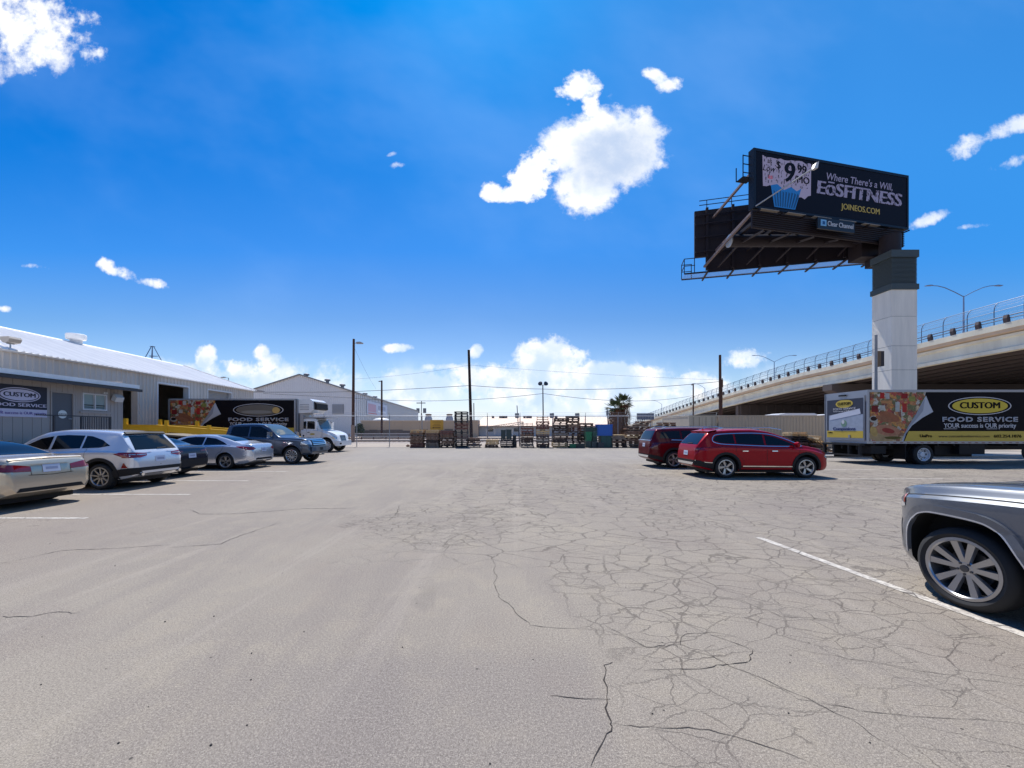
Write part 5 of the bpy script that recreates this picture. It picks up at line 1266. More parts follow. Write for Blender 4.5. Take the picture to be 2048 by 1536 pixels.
    def decal(s, name, pts, axis, m, off=.006, res=.07, par=None, th=0., sm=True):
        P2 = [Vector(p).to_2d() if len(p) > 2 else Vector(p) for p in pts]
        # subdivide outline
        ol = []
        for a, b in zip(P2, P2[1:]+P2[:1]):
            k = max(1, int((b-a).length/res))
            for j in range(k): ol.append(a.lerp(b, j/k))
        n = len(ol); lox, hix = min(p.x for p in ol), max(p.x for p in ol); loy, hiy = min(p.y for p in ol), max(p.y for p in ol)
        inner = []
        nx, ny = int((hix-lox)/res), int((hiy-loy)/res)
        for i in range(1, nx+1):
            for j in range(1, ny+1): inner.append(Vector((lox+(hix-lox)*i/(nx+1), loy+(hiy-loy)*j/(ny+1))))
        vs, es, fs, _, _, _ = delaunay_2d_cdt(ol+inner, [(i, (i+1) % n) for i in range(n)], [list(range(n))], 1, 1e-5)
        V3, ok = [], []
        for p in vs:
            r_ = s.cast(axis, p.x, p.y)
            ok.append(r_ is not None); V3.append(r_[0]+r_[1]*off if r_ else Vector())
        b = MB(); b.v = [tuple(p) for p in V3]; b.f = [tuple(f) for f in fs if all(ok[i] for i in f)]; b.m = [0]*len(b.f)
        if not b.f: return None
        me = bpy.data.meshes.new(name); me.from_pydata(b.v, [], b.f); me.materials.append(m)
        bm = bmesh.new(); bm.from_mesh(me)
        bmesh.ops.delete(bm, geom=[v_ for v_ in bm.verts if not v_.link_faces], context='VERTS')
        ctr = Vector((0, 0, .8))
        for f in bm.faces:
            if f.normal.dot(f.calc_center_median()-ctr) < 0: f.normal_flip()
        bm.normal_update()
        if th:
            r_ = bmesh.ops.extrude_face_region(bm, geom=bm.faces[:]); nv = [e for e in r_['geom'] if isinstance(e, bmesh.types.BMVert)]
            for v_ in nv: v_.co += v_.normal*th
        bm.to_mesh(me); bm.free(); 
        if sm: me.shade_smooth(); me.set_sharp_from_angle(angle=R(40))
        return link(name, me, par or s.root)
    def both(s, name, pts, m, **k): return [s.decal(name, pts, ax, m, **k) for ax in 'LR']
    def ribbon(s, name, pts, wd, axis, m, off=.004, th=0., par=None, closed=False):
        P2 = [Vector(p) for p in pts]; n = len(P2); Lf, Rt = [], []
        for i, p in enumerate(P2):
            a = P2[i-1] if (i or closed) else p; c = P2[(i+1) % n] if (i < n-1 or closed) else p
            d = (c-a); d = d.normalized() if d.length else Vector((1, 0)); nn = Vector((-d.y, d.x))*wd/2; Lf.append(p+nn); Rt.append(p-nn)
        b = MB(); k = 0; rng = n if closed else n-1
        V3 = [s.cast(axis, q.x, q.y) for q in Lf]+[s.cast(axis, q.x, q.y) for q in Rt]
        b.v = [tuple(r_[0]+r_[1]*off) if r_ else (0, 0, 0) for r_ in V3]; nb = len(b.v)
        if th: b.v += [tuple(r_[0]+r_[1]*(off+th)) if r_ else (0, 0, 0) for r_ in V3]
        for i in range(rng):
            j = (i+1) % n
            if not all(V3[q] for q in (i, j, n+i, n+j)): continue
            if th: b.f += [(nb+i, nb+j, nb+n+j, nb+n+i), (i, j, nb+j, nb+i), (n+i, n+j, nb+n+j, nb+n+i)]
            else: b.f.append((i, j, n+j, n+i))
        b.m = [0]*len(b.f)
        return b.build(name, m, par or s.root, fix=bool(th)) if b.f else None
    def seams(s, lines, axes='LR', wd=.010):
        for ax in axes:
            for ln in lines: s.ribbon('panel_gap', smooth_poly(ln, 5, False), wd, ax, M_SEAM, off=.0035)
    def wheels(s, xs, spokes=7, rim=.24, style='single', rimm=None, tw=.225, dual=False, hub=None):
        proto = None
        for x in xs:
            for sg in (1, -1):
                yc = sg*(s.fw(x)-tw/2-.025)
                we = bpy.data.objects.new('wheel', None); COL.objects.link(we); we.parent = s.root; we.location = (x-s.L/2, yc, s.wr)
                we.rotation_euler = (0, 0, 0 if sg < 0 else math.pi)
                if proto is None: proto = make_wheel(we, s.wr, rim, tw, spokes, style, rimm or M_ALLOY)
                else:
                    for o in proto: dup(o, we)
    def box(s, name, lo, hi, m, par=None): return rect(name, (lo[0]-s.L/2, lo[1], lo[2]), (hi[0]-s.L/2, hi[1], hi[2]), m, par or s.root)
    def mirror(s, x, z, m, shape=1.):
        for sg in (1, -1):
            r_ = s.cast('L' if sg > 0 else 'R', x, z); 
            if not r_: continue
            y = abs(r_[0].y)
            b = MB(); b.lathe([(.02, -.11), (.075*shape, -.09), (.095*shape, .0), (.085*shape, .08), (.02, .11)], 14, Matrix.Translation((x-s.L/2, sg*(y+.15), z+.05)) @ Matrix.Rotation(R(90), 4, 'X') @ Matrix.Scale(.65, 4, (1, 0, 0)))
            o = b.build('side_mirror', m, s.root, smooth=True)
            b = MB(); b.bar((x-s.L/2, sg*(y-.02), z-.02), (x-s.L/2, sg*(y+.10), z+.02), .05, .035); b.build('mirror_arm', M_BLK, o)
def make_wheel(par, r, rim, tw, spokes, style, rm):
    RX = Matrix.Rotation(R(90), 4, 'X')        # local Z -> -Y (outer side faces -Y)
    h = tw/2; sh = .025
    prof = [(rim+.006, h*.86), (rim+.03, h*.98), (rim+(r-rim)*.45, h*1.04), (r-sh*1.4, h*.93), (r-.006, h*.74), (r, h*.5), (r, -h*.5), (r-.006, -h*.74), (r-sh*1.4, -h*.93), (rim+(r-rim)*.45, -h*1.04), (rim+.03, -h*.98), (rim+.006, -h*.86)]
    b = MB(); b.lathe(prof, 48, RX, closed=True); ty = b.build('tyre', M_TYRE, par, smooth=50)
    b = MB()
    b.lathe([(rim+.012, h*.88), (rim+.012, h*.93), (rim-.012, h*.95), (rim-.022, h*.86), (rim-.03, h*.35), (rim-.03, -h*.8), (rim+.006, -h*.86)], 48, RX, closed=True)
    ro = b.build('rim', rm, par, smooth=30)
    b = MB(); b.lathe([(rim-.032, -h*.1), (.001, -h*.1+.001)], 32, RX); dk = b.build('brake_shadow_disc', M_LIN, par)
    b = MB(); b.lathe([(rim*.62, h*.0), (rim*.62, h*.12), (.05, h*.14)], 28, RX); dk2 = b.build('brake_disc', M_ALD, par)
    b = MB(); zc = h*.62; zr = h*.84
    def spoke(a0, a1, w0, w1):
        p0 = Vector((rim*.12*math.cos(a0), rim*.12*math.sin(a0), zc)); p1 = Vector(((rim-.015)*math.cos(a1), (rim-.015)*math.sin(a1), zr)); d = (p1-p0).normalized(); sd_ = Vector((-d.y, d.x, 0)).normalized()
        t = .028; vs = []
        for p, w_ in ((p0, w0), (p1, w1)):
            vs += [p-sd_*w_-Vector((0, 0, t)), p+sd_*w_-Vector((0, 0, t)), p+sd_*w_*.72, p-sd_*w_*.72]
        b.add([tuple(v_) for v_ in vs], [(0, 1, 5, 4), (1, 2, 6, 5), (2, 3, 7, 6), (3, 0, 4, 7), (3, 2, 1, 0), (4, 5, 6, 7)], RX)
    for k in range(spokes):
        a = 2*math.pi*k/spokes+math.pi/2
        if style == 'single': spoke(a, a, .030, .026)
        elif style == 'vee': spoke(a-.13, a-.27, .024, .040); spoke(a+.13, a+.27, .024, .040)
        elif style == 'twin': spoke(a-.16, a-.15, .014, .024); spoke(a+.16, a+.15, .014, .024)
        elif style == 'swirl': spoke(a, a+.28, .03, .035); spoke(a+.3, a+.50, .012, .014)
    b.lathe([(rim*.27, zc-.035), (rim*.27, zc-.008), (rim*.20, zc+.004), (.001, zc+.006)], 24, RX)
    sp_ = b.build('spokes', rm, par, smooth=25)
    b = MB()
    for k in range(5):
        a = 2*math.pi*(k+.5)/5+math.pi/2; M_ = RX @ Matrix.Translation((rim*.19*math.cos(a), rim*.19*math.sin(a), zc-.004)); b.lathe([(.012, 0), (.011, .014)], 8, M_)
    ln_ = b.build('wheel_nuts', M_ALD, par)
    b = MB(); b.lathe([(.034, zc), (.032, zc+.012), (.001, zc+.014)], 20, RX); cp = b.build('centre_cap', M_ALD, par)
    return [ty, ro, dk, dk2, sp_, ln_, cp]
def arch(ax, r, wr, zc=None, n=22):      # round opening reaching below the body
    zc = wr if zc is None else zc
    pts = [(ax+r*math.cos(t), zc+r*math.sin(t)) for t in [math.pi*k/n for k in range(n+1)]]
    return pts+[(ax-r, -.1), (ax+r, -.1)]
def archline(ax, r, wr, zlo=.28, n=26):
    a0 = -math.asin(min(.95, (wr-zlo)/r)); return [(ax+r*math.cos(t), wr+r*math.sin(t)) for t in [a0+(math.pi-2*a0)*k/n for k in range(n+1)]]
def plate(c, y, z, m=M_PLT, ax='rear', w_=.16, h_=.08):
    o = c.decal('licence_plate', [(y-w_, z-h_), (y+w_, z-h_), (y+w_, z+h_), (y-w_, z+h_)], ax, m, off=.012, res=.2, sm=False)
    c.decal('plate_print', [(y-w_*.7, z-h_*.35), (y+w_*.7, z-h_*.35), (y+w_*.7, z+h_*.35), (y-w_*.7, z+h_*.35)], ax, mat('plate_print', lin(150, 156, 180), .6), off=.015, res=.2, sm=False, par=o)

# ---- generic shapes
def sedan(name, label, loc, rz, paint, Lc, W, H, style, group, wb, ro, wr=.33, rim=.23, spokes=5, wstyle='twin', rake=0.):
    hwf = W/2; k = Lc/4.86; x = lambda v_: v_*k
    if style == 'accord':
        top = [(0, .62), (.03, .86), (.09, 1.03), (.22, 1.085), (.5, 1.10), (.72, 1.115), (1.35, 1.345), (1.75, 1.435), (2.25, H), (2.8, H-.02), (3.15, 1.35), (3.75, 1.03), (4.1, .97), (4.5, .86), (4.75, .72), (4.86, .48)]
    elif style == 'sonata':
        top = [(0, .62), (.03, .88), (.09, 1.04), (.22, 1.075), (.42, 1.08), (.60, 1.12), (1.3, 1.34), (1.8, 1.43), (2.35, H), (2.8, H-.03), (3.2, 1.32), (3.85, .99), (4.15, .92), (4.55, .80), (4.76, .68), (4.86, .46)]
    else:
        top = [(0, .62), (.03, .90), (.06, 1.0), (.14, 1.07), (.3, 1.09), (.52, 1.115), (1.3, 1.37), (1.8, 1.43), (2.35, H), (2.8, H-.03), (3.2, 1.32), (3.85, .99), (4.15, .92), (4.55, .80), (4.76, .68), (4.86, .46)]
    top = [(x(a), b) for a, b in top]
    belt = [(0, .80), (x(.3), .93), (x(1), .985), (x(2.4), .955), (x(3.6), .90), (x(4.3), .78), (Lc, .42)]
    bot = [(0, .36), (x(.25), .25), (x(.6), .20), (x(4.3), .18), (x(4.7), .20), (Lc, .26)]
    hw = [(0, hwf*.72), (x(.06), hwf*.84), (x(.2), hwf*.93), (x(.5), hwf*.985), (x(1), hwf), (x(3.9), hwf), (x(4.4), hwf*.95), (x(4.7), hwf*.82), (Lc, hwf*.55)]
    xr, xf = ro, ro+wb
    c = Car(name, label, 'car', loc, rz, Lc, top, belt, bot, hw, H, hwf*.66, paint, [(xr, arch(xr, wr+.055, wr+.01)), (xf, arch(xf, wr+.055, wr+.01))], wr, W, group)
    c.wheels((xr, xf), spokes, rim, wstyle)
    for ax in 'LR':
        for a in (xr, xf): c.ribbon('arch_lip', archline(a, wr+.065, wr+.01, .24), .02, ax, paint, off=.002, th=.008)
    c.both('side_window', [(x(1.02), 1.035), (x(1.25), 1.15), (x(1.6), 1.285), (x(2.02), 1.34), (x(2.02), 1.02), (x(1.5), 1.03)], M_VGL, off=.004)
    c.both('side_window', [(x(2.08), 1.02), (x(2.08), 1.345), (x(2.5), 1.355), (x(2.86), 1.32), (x(3.2), 1.16), (x(3.42), .99), (x(3.0), 1.0)], M_VGL, off=.004)
    # glass front and back, seen from above
    tw = hwf*.60
    c.decal('rear_window', [(x(.80), -.66), (x(.80), .66), (x(1.35), tw+.02), (x(1.70), tw-.07), (x(1.70), -tw+.07), (x(1.35), -tw-.02)], 'top', M_VGL, off=.004)
    c.decal('windshield', [(x(3.68), -.72), (x(3.68), .72), (x(3.25), .62), (x(2.9), tw-.02), (x(2.9), -tw+.02), (x(3.25), -.62)], 'top', M_VGL, off=.004)
    c.seams([[(x(1.15), .98), (x(1.2), .80), (x(1.42), .60), (x(1.46), .26)], [(x(2.05), 1.0), (x(2.05), .7), (x(2.05), .26)], [(x(3.5), .93), (x(3.45), .7), (x(3.4), .26)], [(x(1.46), .255), (x(3.4), .255)]])
    c.ribbon('trunk_gap', [(x(.75), -.70), (x(.25), -.76)], .010, 'top', M_SEAM); c.ribbon('trunk_gap', [(x(.75), .70), (x(.25), .76)], .010, 'top', M_SEAM)
    for ax in 'LR':
        for a in (1.55, 2.5): c.ribbon('door_handle', [(x(a), .86), (x(a+.18), .86)], .026, ax, paint, off=.008, th=.02)
    c.mirror(x(3.32), 1.0, paint)
    c.box('underbody', (.4, -hwf*.8, .13), (Lc-.5, hwf*.8, .24), M_BLK)
    c.both('headlight', [(x(4.25), .72), (x(4.62), .60), (x(4.72), .52), (x(4.72), .68), (x(4.3), .80)], M_CLR, off=.005)
    return c
PA = carpaint('champagne_paint', lin(206, 190, 166), .55, .24)
GRPL = 'cars parked nose-in along the left side'
c = sedan('parked_car', 'champagne beige sedan at far left seen from behind', (-12.55, 8.47, 0), math.pi, PA, 4.86, 1.86, 1.47, 'accord', GRPL, 2.775, 1.08)
# rear dressing
for sg in (1, -1):
    q = [(sg*.36, .79), (sg*.36, .90), (sg*.62, .95), (sg*.86, .97), (sg*.86, .82), (sg*.6, .80)]
    c.decal('tail_light', q, 'rear', M_RED, off=.007, res=.05)
    c.decal('tail_light', [(.02, .81), (.32, .84), (.36, .90), (.28, .965), (.02, .95)], 'L' if sg > 0 else 'R', M_RED, off=.009, res=.05)
c.ribbon('bumper_gap', [(-.84, .74), (-.40, .72), (0, .70), (.40, .72), (.84, .74)], .012, 'rear', M_SEAM)
c.ribbon('bumper_gap', [(-.37, .90), (-.36, .72)], .010, 'rear', M_SEAM); c.ribbon('bumper_gap', [(.37, .90), (.36, .72)], .010, 'rear', M_SEAM)
c.decal('lower_diffuser', [(-.62, .38), (.62, .38), (.56, .46), (-.56, .46)], 'rear', M_BLK, off=.008)
c.ribbon('trunk_spoiler_edge', [(-.66, 1.035), (0, 1.055), (.66, 1.035)], .02, 'rear', PA, off=.004, th=.02)
plate(c, .0, .84)
c.ribbon('chrome_strip', [(-.34, .935), (0, .94), (.34, .935)], .02, 'rear', PA, off=.004, th=.012)

PD = carpaint('midnight_blue_paint', lin(26, 32, 52), .4, .25)
c = sedan('parked_car', 'dark navy sedan squeezed between white and silver cars', (-13.88, 13.85, 0), math.pi, PD, 4.75, 1.84, 1.44, 'dark', GRPL, 2.72, 1.05)
for sg in (1, -1):
    c.decal('tail_light', [(sg*.38, .86), (sg*.38, .92), (sg*.84, .98), (sg*.84, .88)], 'rear', mat('smoked_lens', (.10, .003, .006), .12, coat=1.), off=.007, res=.05)
    c.decal('tail_light', [(.02, .86), (.3, .90), (.26, .96), (.02, .95)], 'L' if sg > 0 else 'R', mat('smoked_lens', (.10, .003, .006), .12, coat=1.), off=.009, res=.05)
c.decal('lower_bumper', [(-.74, .36), (.74, .36), (.78, .62), (-.78, .62)], 'rear', M_BLK, off=.008)
plate(c, 0, .74)
PS = carpaint('silver_paint', lin(212, 214, 220), .6, .22)
c = sedan('parked_car', 'silver sedan with long swept red tail lights left side', (-13.32, 16.92, 0), math.pi, PS, 4.82, 1.84, 1.46, 'sonata', GRPL, 2.79, 1.05, spokes=5, wstyle='twin')
for sg in (1, -1):
    c.decal('tail_light', [(sg*.50, .86), (sg*.62, .93), (sg*.86, .95), (sg*.86, .80), (sg*.66, .80)], 'rear', M_RED, off=.007, res=.05)
    c.decal('tail_light', [(.03, .80), (.22, .82), (.48, .905), (.62, .955), (.40, .96), (.10, .93), (.03, .90)], 'L' if sg > 0 else 'R', M_RED, off=.009, res=.05)
c.ribbon('chrome_strip', [(x_*.01+.3, .0+.965+.0*x_) for x_ in (0, 1)], .01, 'L', M_CHR) if False else None
c.ribbon('bumper_gap', [(-.84, .74), (0, .68), (.84, .74)], .010, 'rear', M_SEAM); plate(c, 0, .80)
c.decal('lower_diffuser', [(-.55, .38), (.55, .38), (.5, .46), (-.5, .46)], 'rear', M_BLK, off=.008)
for ax in 'LR': c.ribbon('chrome_window_line', smooth_poly([(.86, .99), (1.6, .965), (2.6, .935), (3.7, .895)], 6, False), .016, ax, M_CHR, off=.006, th=.004)

# ---- SUVs
def suv(name, label, loc, rz, paint, Lc, W, H, style, group, wb, ro, wr=.365, rim=.25, spokes=5, wstyle='single', glass_m=None, rimm=None, cat='suv'):
    hwf = W/2; k = Lc/4.785; x = lambda v_: v_*k; hs = H/1.68; z = lambda v_: v_*hs
    if style == 'escape':
        top = [(0, .60), (.03, .86), (.07, 1.0), (.12, 1.08), (.30, 1.30), (.50, 1.53), (.58, 1.595), (.95, 1.635), (1.6, 1.672), (2.2, 1.68), (2.7, 1.63), (3.15, 1.45), (3.62, 1.14), (3.95, 1.06), (4.4, .95), (4.66, .80), (4.785, .52)]
    elif style == 'santa':
        top = [(0, .62), (.03, .90), (.06, 1.05), (.11, 1.14), (.28, 1.34), (.46, 1.52), (.54, 1.575), (.9, 1.635), (1.5, 1.675), (2.0, 1.68), (2.5, 1.64), (3.0, 1.50), (3.35, 1.35), (3.74, 1.14), (4.05, 1.08), (4.45, .985), (4.68, .84), (4.785, .54)]
    else:
        top = [(0, .62), (.03, .92), (.05, 1.08), (.09, 1.2), (.20, 1.42), (.30, 1.58), (.38, 1.625), (.9, 1.66), (1.6, 1.68), (2.4, 1.675), (2.9, 1.62), (3.25, 1.44), (3.66, 1.20), (4.0, 1.13), (4.45, 1.05), (4.70, .90), (4.785, .56)]
    top = [(x(a), z(b)) for a, b in top]
    belt = [(0, z(.82)), (x(.25), z(1.03)), (x(.9), z(1.085)), (x(2.4), z(1.05)), (x(3.7), z(1.00)), (x(4.3), z(.90)), (x(4.65), z(.74)), (Lc, z(.48))]
    bot = [(0, .42), (x(.2), .32), (x(.6), .25), (x(4.2), .23), (x(4.6), .26), (Lc, .34)]
    hw = [(0, hwf*.70), (x(.06), hwf*.81), (x(.18), hwf*.90), (x(.45), hwf*.97), (x(1), hwf), (x(3.9), hwf), (x(4.35), hwf*.96), (x(4.65), hwf*.84), (Lc, hwf*.58)]
    xr, xf = ro, ro+wb
    c = Car(name, label, cat, loc, rz, Lc, top, belt, bot, hw, H, hwf*.70, paint, [(xr, arch(xr, wr+.07, wr+.015)), (xf, arch(xf, wr+.07, wr+.015))], wr, W, group)
    c.wheels((xr, xf), spokes, rim, wstyle, rimm=rimm, tw=.235)
    gm = glass_m or M_VGL
    for ax in 'LR':
        for a in (xr, xf): c.ribbon('wheel_arch_trim', archline(a, wr+.105, wr+.015, .30), .085, ax, M_BLK, off=.003, th=.012)
        c.ribbon('sill_trim', [(xr+wr+.10, .33), (xf-wr-.10, .33)], .15, ax, M_BLK, off=.003, th=.010)
    if style == 'escape':
        w1 = [(.72, 1.22), (1.0, 1.38), (1.35, 1.485), (1.52, 1.50), (1.52, 1.15), (1.0, 1.17)]; w2 = [(1.58, 1.15), (1.58, 1.505), (2.1, 1.52), (2.42, 1.50), (2.42, 1.12)]; w3 = [(2.5, 1.12), (2.5, 1.49), (2.85, 1.42), (3.2, 1.25), (3.42, 1.11)]
        ws = [w1, w2, w3]
    elif style == 'santa':
        ws = [[(.62, 1.28), (.72, 1.42), (.92, 1.475), (1.36, 1.50), (1.36, 1.17), (.86, 1.20)], [(1.42, 1.17), (1.42, 1.505), (2.0, 1.51), (2.4, 1.485), (2.4, 1.125)], [(2.47, 1.125), (2.47, 1.475), (2.86, 1.39), (3.2, 1.255), (3.52, 1.11)]]
    else:
        ws = [[(.42, 1.23), (.50, 1.49), (.9, 1.52), (1.28, 1.53), (1.28, 1.21)], [(1.36, 1.20), (1.36, 1.53), (2.3, 1.53), (2.3, 1.16)], [(2.38, 1.16), (2.38, 1.52), (2.85, 1.47), (3.15, 1.34), (3.45, 1.15)]]
    for w_ in ws: c.both('side_window', [(x(a), z(b)) for a, b in w_], gm, off=.004)
    if style != 'tell':
        xa, xb, zl, zh, yl, yh = {'escape': (.13, .50, 1.10, 1.50, .66, .54), 'santa': (.10, .42, 1.14, 1.53, .68, .58)}[style]
    else: xa, xb, zl, zh, yl, yh = .08, .3, 1.18, 1.54, .74, .66
    c.decal('rear_window', smooth_poly([(-yl, z(zl)), (-yh, z(zh)), (yh, z(zh)), (yl, z(zl))], 1), 'rear', M_VGL, off=.005)
    c.ribbon('rear_spoiler', [(-yh-.06, z(zh+.035)), (0, z(zh+.05)), (yh+.06, z(zh+.035))], .05, 'rear', M_BLK if style == 'escape' else paint, off=.006, th=.06)
    xw0, xw1 = (3.66, 2.78) if style != 'tell' else (3.62, 2.98)
    c.decal('windshield', [(x(xw0), -.78), (x(xw0), .78), (x(3.2), .68), (x(xw1+.08), .60), (x(xw1+.08), -.60), (x(3.2), -.68)], 'top', gm, off=.004)
    c.seams([[(x(1.36), z(1.14)), (x(1.38), .85), (x(1.60), .62), (x(1.62), .42)], [(x(2.44), z(1.10)), (x(2.44), .75), (x(2.44), .42)], [(x(3.62), z(1.03)), (x(3.55), .8), (x(3.46), .42)]])
    for ax in 'LR':
        for a in (1.56, 2.60): c.ribbon('door_handle', [(x(a), .93), (x(a+.2), .93)], .028, ax, M_CHR if style == 'santa' else paint, off=.008, th=.022)
    c.mirror(x(3.46), z(1.10), paint)
    c.box('underbody', (.4, -hwf*.8, .18), (Lc-.5, hwf*.8, .30), M_BLK)
    c.x = x; c.z = z; c.ws = ws
    return c
PW = carpaint('silver_white_paint', lin(220, 220, 224), .45, .22)
c = suv('parked_suv', 'silvery white SUV with black wheel arches left of navy sedan', (-12.78, 11.53, 0), math.pi, PW, 4.52, 1.88, 1.68, 'escape', GRPL, 2.71, .88, spokes=9, wstyle='single')
for sg in (1, -1):
    c.decal('tail_light', [(sg*.40, .93), (sg*.40, 1.0), (sg*.72, 1.03), (sg*.88, 1.03), (sg*.88, .88), (sg*.6, .88)], 'rear', M_RED, off=.007, res=.05)
    c.decal('tail_light', [(.02, .87), (.22, .88), (.50, .99), (.36, 1.03), (.02, 1.02)], 'L' if sg > 0 else 'R', M_RED, off=.009, res=.05)
    c.decal('reflector', [(.16, .60), (.30, .60), (.26, .74), (.24, .74)], 'L' if sg > 0 else 'R', M_RED, off=.008, res=.05)
    c.decal('tail_light_bar', [(sg*.42, .955), (sg*.42, .975), (sg*.86, .985), (sg*.86, .96)], 'rear', M_CLR, off=.010, res=.06)
c.decal('lower_bumper', [(-.86, .42), (.86, .42), (.84, .60), (-.84, .60)], 'rear', M_BLK, off=.008)
for ax in 'LR': c.decal('bumper_trim', [(.02, .42), (.50, .34), (.52, .52), (.30, .58), (.02, .60)], ax, M_BLK, off=.008, res=.05)
c.decal('skid_plate', [(-.55, .43), (.55, .43), (.62, .50), (-.62, .50)], 'rear', PS, off=.014); plate(c, -.0, .82); c.ribbon('wiper', [(-.30, 1.13), (.0, 1.12)], .025, 'rear', M_BLK, off=.012, th=.01)
c.ribbon('tailgate_gap', [(-.84, .66), (0, .66), (.84, .66)], .012, 'rear', M_SEAM)
for sg in (1, -1): b = MB(); b.tube((-2.3, sg*.6, .41), (-2.1, sg*.6, .41), .045, n=14); b.build('exhaust_tip', M_CHR, c.root)

PR = mat('bright_red_paint', (.30, .0012, .009), .35, .2, coat=.35, spec=.1)
c = suv('parked_suv', 'bright red SUV parked broadside on the right, nearest the camera', (8.7275, 14.16, 0), 0, PR, 4.68, 1.9, 1.69, 'santa', 'red suvs parked on the right side', 2.765, .99, spokes=5, wstyle='swirl', rim=.255)
for sg in (1, -1):
    ax = 'L' if sg > 0 else 'R'
    c.decal('tail_light', [(sg*.62, .95), (sg*.62, 1.02), (sg*.90, 1.05), (sg*.90, .95)], 'rear', M_RED, off=.007, res=.05)
    c.decal('tail_light', [(.02, .93), (.28, .99), (.26, 1.04), (.02, 1.03)], ax, mat('smoked_lens', (.10, .003, .006), .12, coat=1.), off=.009, res=.05)
    c.ribbon('chrome_window_line', smooth_poly([(3.62, 1.085), (2.45, 1.095), (1.4, 1.14), (.85, 1.17), (.60, 1.25), (.62, 1.40), (.80, 1.495), (1.5, 1.535), (2.1, 1.54), (2.6, 1.50), (3.0, 1.385), (3.4, 1.225), (3.66, 1.09)], 4, False), .024, ax, M_CHR, off=.006, th=.006)
    c.ribbon('chrome_sill_strip', [(1.55, .415), (3.25, .40)], .035, ax, M_CHR, off=.016, th=.006)
    c.decal('bumper_trim', [(.02, .42), (.48, .32), (.50, .50), (.30, .54), (.02, .62)], ax, M_BLK, off=.008, res=.05); c.ribbon('bumper_chrome', [(.02, .60), (.30, .54), (.52, .53)], .025, ax, M_CHR, off=.012, th=.006)
    c.decal('headlight', [(4.45, .80), (4.66, .70), (4.70, .62), (4.58, .64), (4.40, .74)], ax, M_CLR, off=.006, res=.05)
    b = MB(); b.path([(-1.55, sg*.60, 1.665), (-1.3, sg*.62, 1.715), (.3, sg*.62, 1.735), (.75, sg*.60, 1.66)], .018, 8); b.build('roof_rail', M_CHR, c.root, smooth=True)
c.decal('lower_bumper', [(-.86, .42), (.86, .42), (.84, .60), (-.84, .60)], 'rear', M_BLK, off=.008); c.decal('skid_plate', [(-.55, .43), (.55, .43), (.62, .52), (-.62, .52)], 'rear', M_CHR, off=.014); plate(c, 0, .83)
c.ribbon('tailgate_gap', [(-.84, .66), (0, .66), (.84, .66)], .012, 'rear', M_SEAM); c.ribbon('wiper', [(-.30, 1.18), (.05, 1.17)], .025, 'rear', M_BLK, off=.012, th=.01)
b = MB(); b.prism([(-1.75, 1.64), (-1.6, 1.65), (-1.72, 1.72)], -.02, .02); b.build('antenna_fin', PR, c.root)
PR2 = mat('dark_burgundy_paint', (.10, .002, .007), .3, .2, coat=.35, spec=.1)
c = suv('parked_suv', 'dark burgundy SUV parked behind the bright red SUV', (8.45, 17.5, 0), 0, PR2, 4.95, 1.97, 1.76, 'tell', 'red suvs parked on the right side', 2.9, 1.02, spokes=5, wstyle='swirl', rim=.26)
for sg in (1, -1):
    ax = 'L' if sg > 0 else 'R'
    c.decal('tail_light', [(sg*.78, .82), (sg*.78, 1.10), (sg*.92, 1.10), (sg*.92, .80)], 'rear', mat('smoked_lens', (.10, .003, .006), .12, coat=1.), off=.007, res=.05)
    c.ribbon('chrome_window_line', [(.10, 1.225), (1.0, 1.215), (2.4, 1.18), (3.7, 1.14)], .024, ax, M_CHR, off=.006, th=.006)
    b = MB(); b.path([(-1.9, sg*.64, 1.70), (-1.7, sg*.66, 1.775), (.4, sg*.66, 1.80), (.85, sg*.62, 1.72)], .02, 8); b.build('roof_rail', M_CHR, c.root, smooth=True)
    c.decal('bumper_trim', [(.02, .44), (.48, .34), (.50, .48), (.30, .54), (.02, .58)], ax, M_BLK, off=.008, res=.05)
    c.decal('headlight', [(4.6, .85), (4.80, .74), (4.82, .66), (4.62, .70)], ax, M_CLR, off=.006, res=.05)
c.ribbon('chrome_window_line', [(-.72, 1.19), (0, 1.195), (.72, 1.19)], .024, 'rear', M_CHR, off=.008, th=.006)
c.decal('lower_bumper', [(-.86, .44), (.86, .44), (.84, .58), (-.84, .58)], 'rear', M_BLK, off=.008); c.decal('skid_plate', [(-.6, .45), (.6, .45), (.66, .54), (-.66, .54)], 'rear', M_CHR, off=.014); plate(c, 0, .98)

# ---- grey jeep-like SUV, right foreground
PJ = carpaint('slate_grey_paint', lin(104, 107, 113), .35, .36)
Lj, Wj, Hj, wrj = 4.82, 1.94, 1.76, .378
xf = Lj-.87; xr = xf-2.915
top = [(0, .62), (.04, .95), (.10, 1.12), (.35, 1.45), (.52, 1.66), (1.2, 1.74), (2.0, 1.76), (2.5, 1.72), (2.95, 1.52), (3.28, 1.235), (3.5, 1.20), (4.0, 1.165), (4.4, 1.115), (4.62, 1.06), (4.72, .98), (4.80, .80), (4.82, .60)]
belt = [(0, .85), (.3, 1.05), (1.2, 1.12), (2.6, 1.10), (3.3, 1.085), (3.9, 1.055), (4.35, 1.01), (4.62, .96), (4.76, .86), (4.82, .56)]
bot = [(0, .45), (.3, .34), (.8, .28), (4.2, .26), (4.6, .28), (4.82, .36)]
hw = [(0, .74), (.08, .86), (.3, .94), (.8, .965), (3.2, .965), (3.6, .972), (4.05, .965), (4.28, .93), (4.46, .85), (4.62, .72), (4.76, .52), (4.82, .40)]
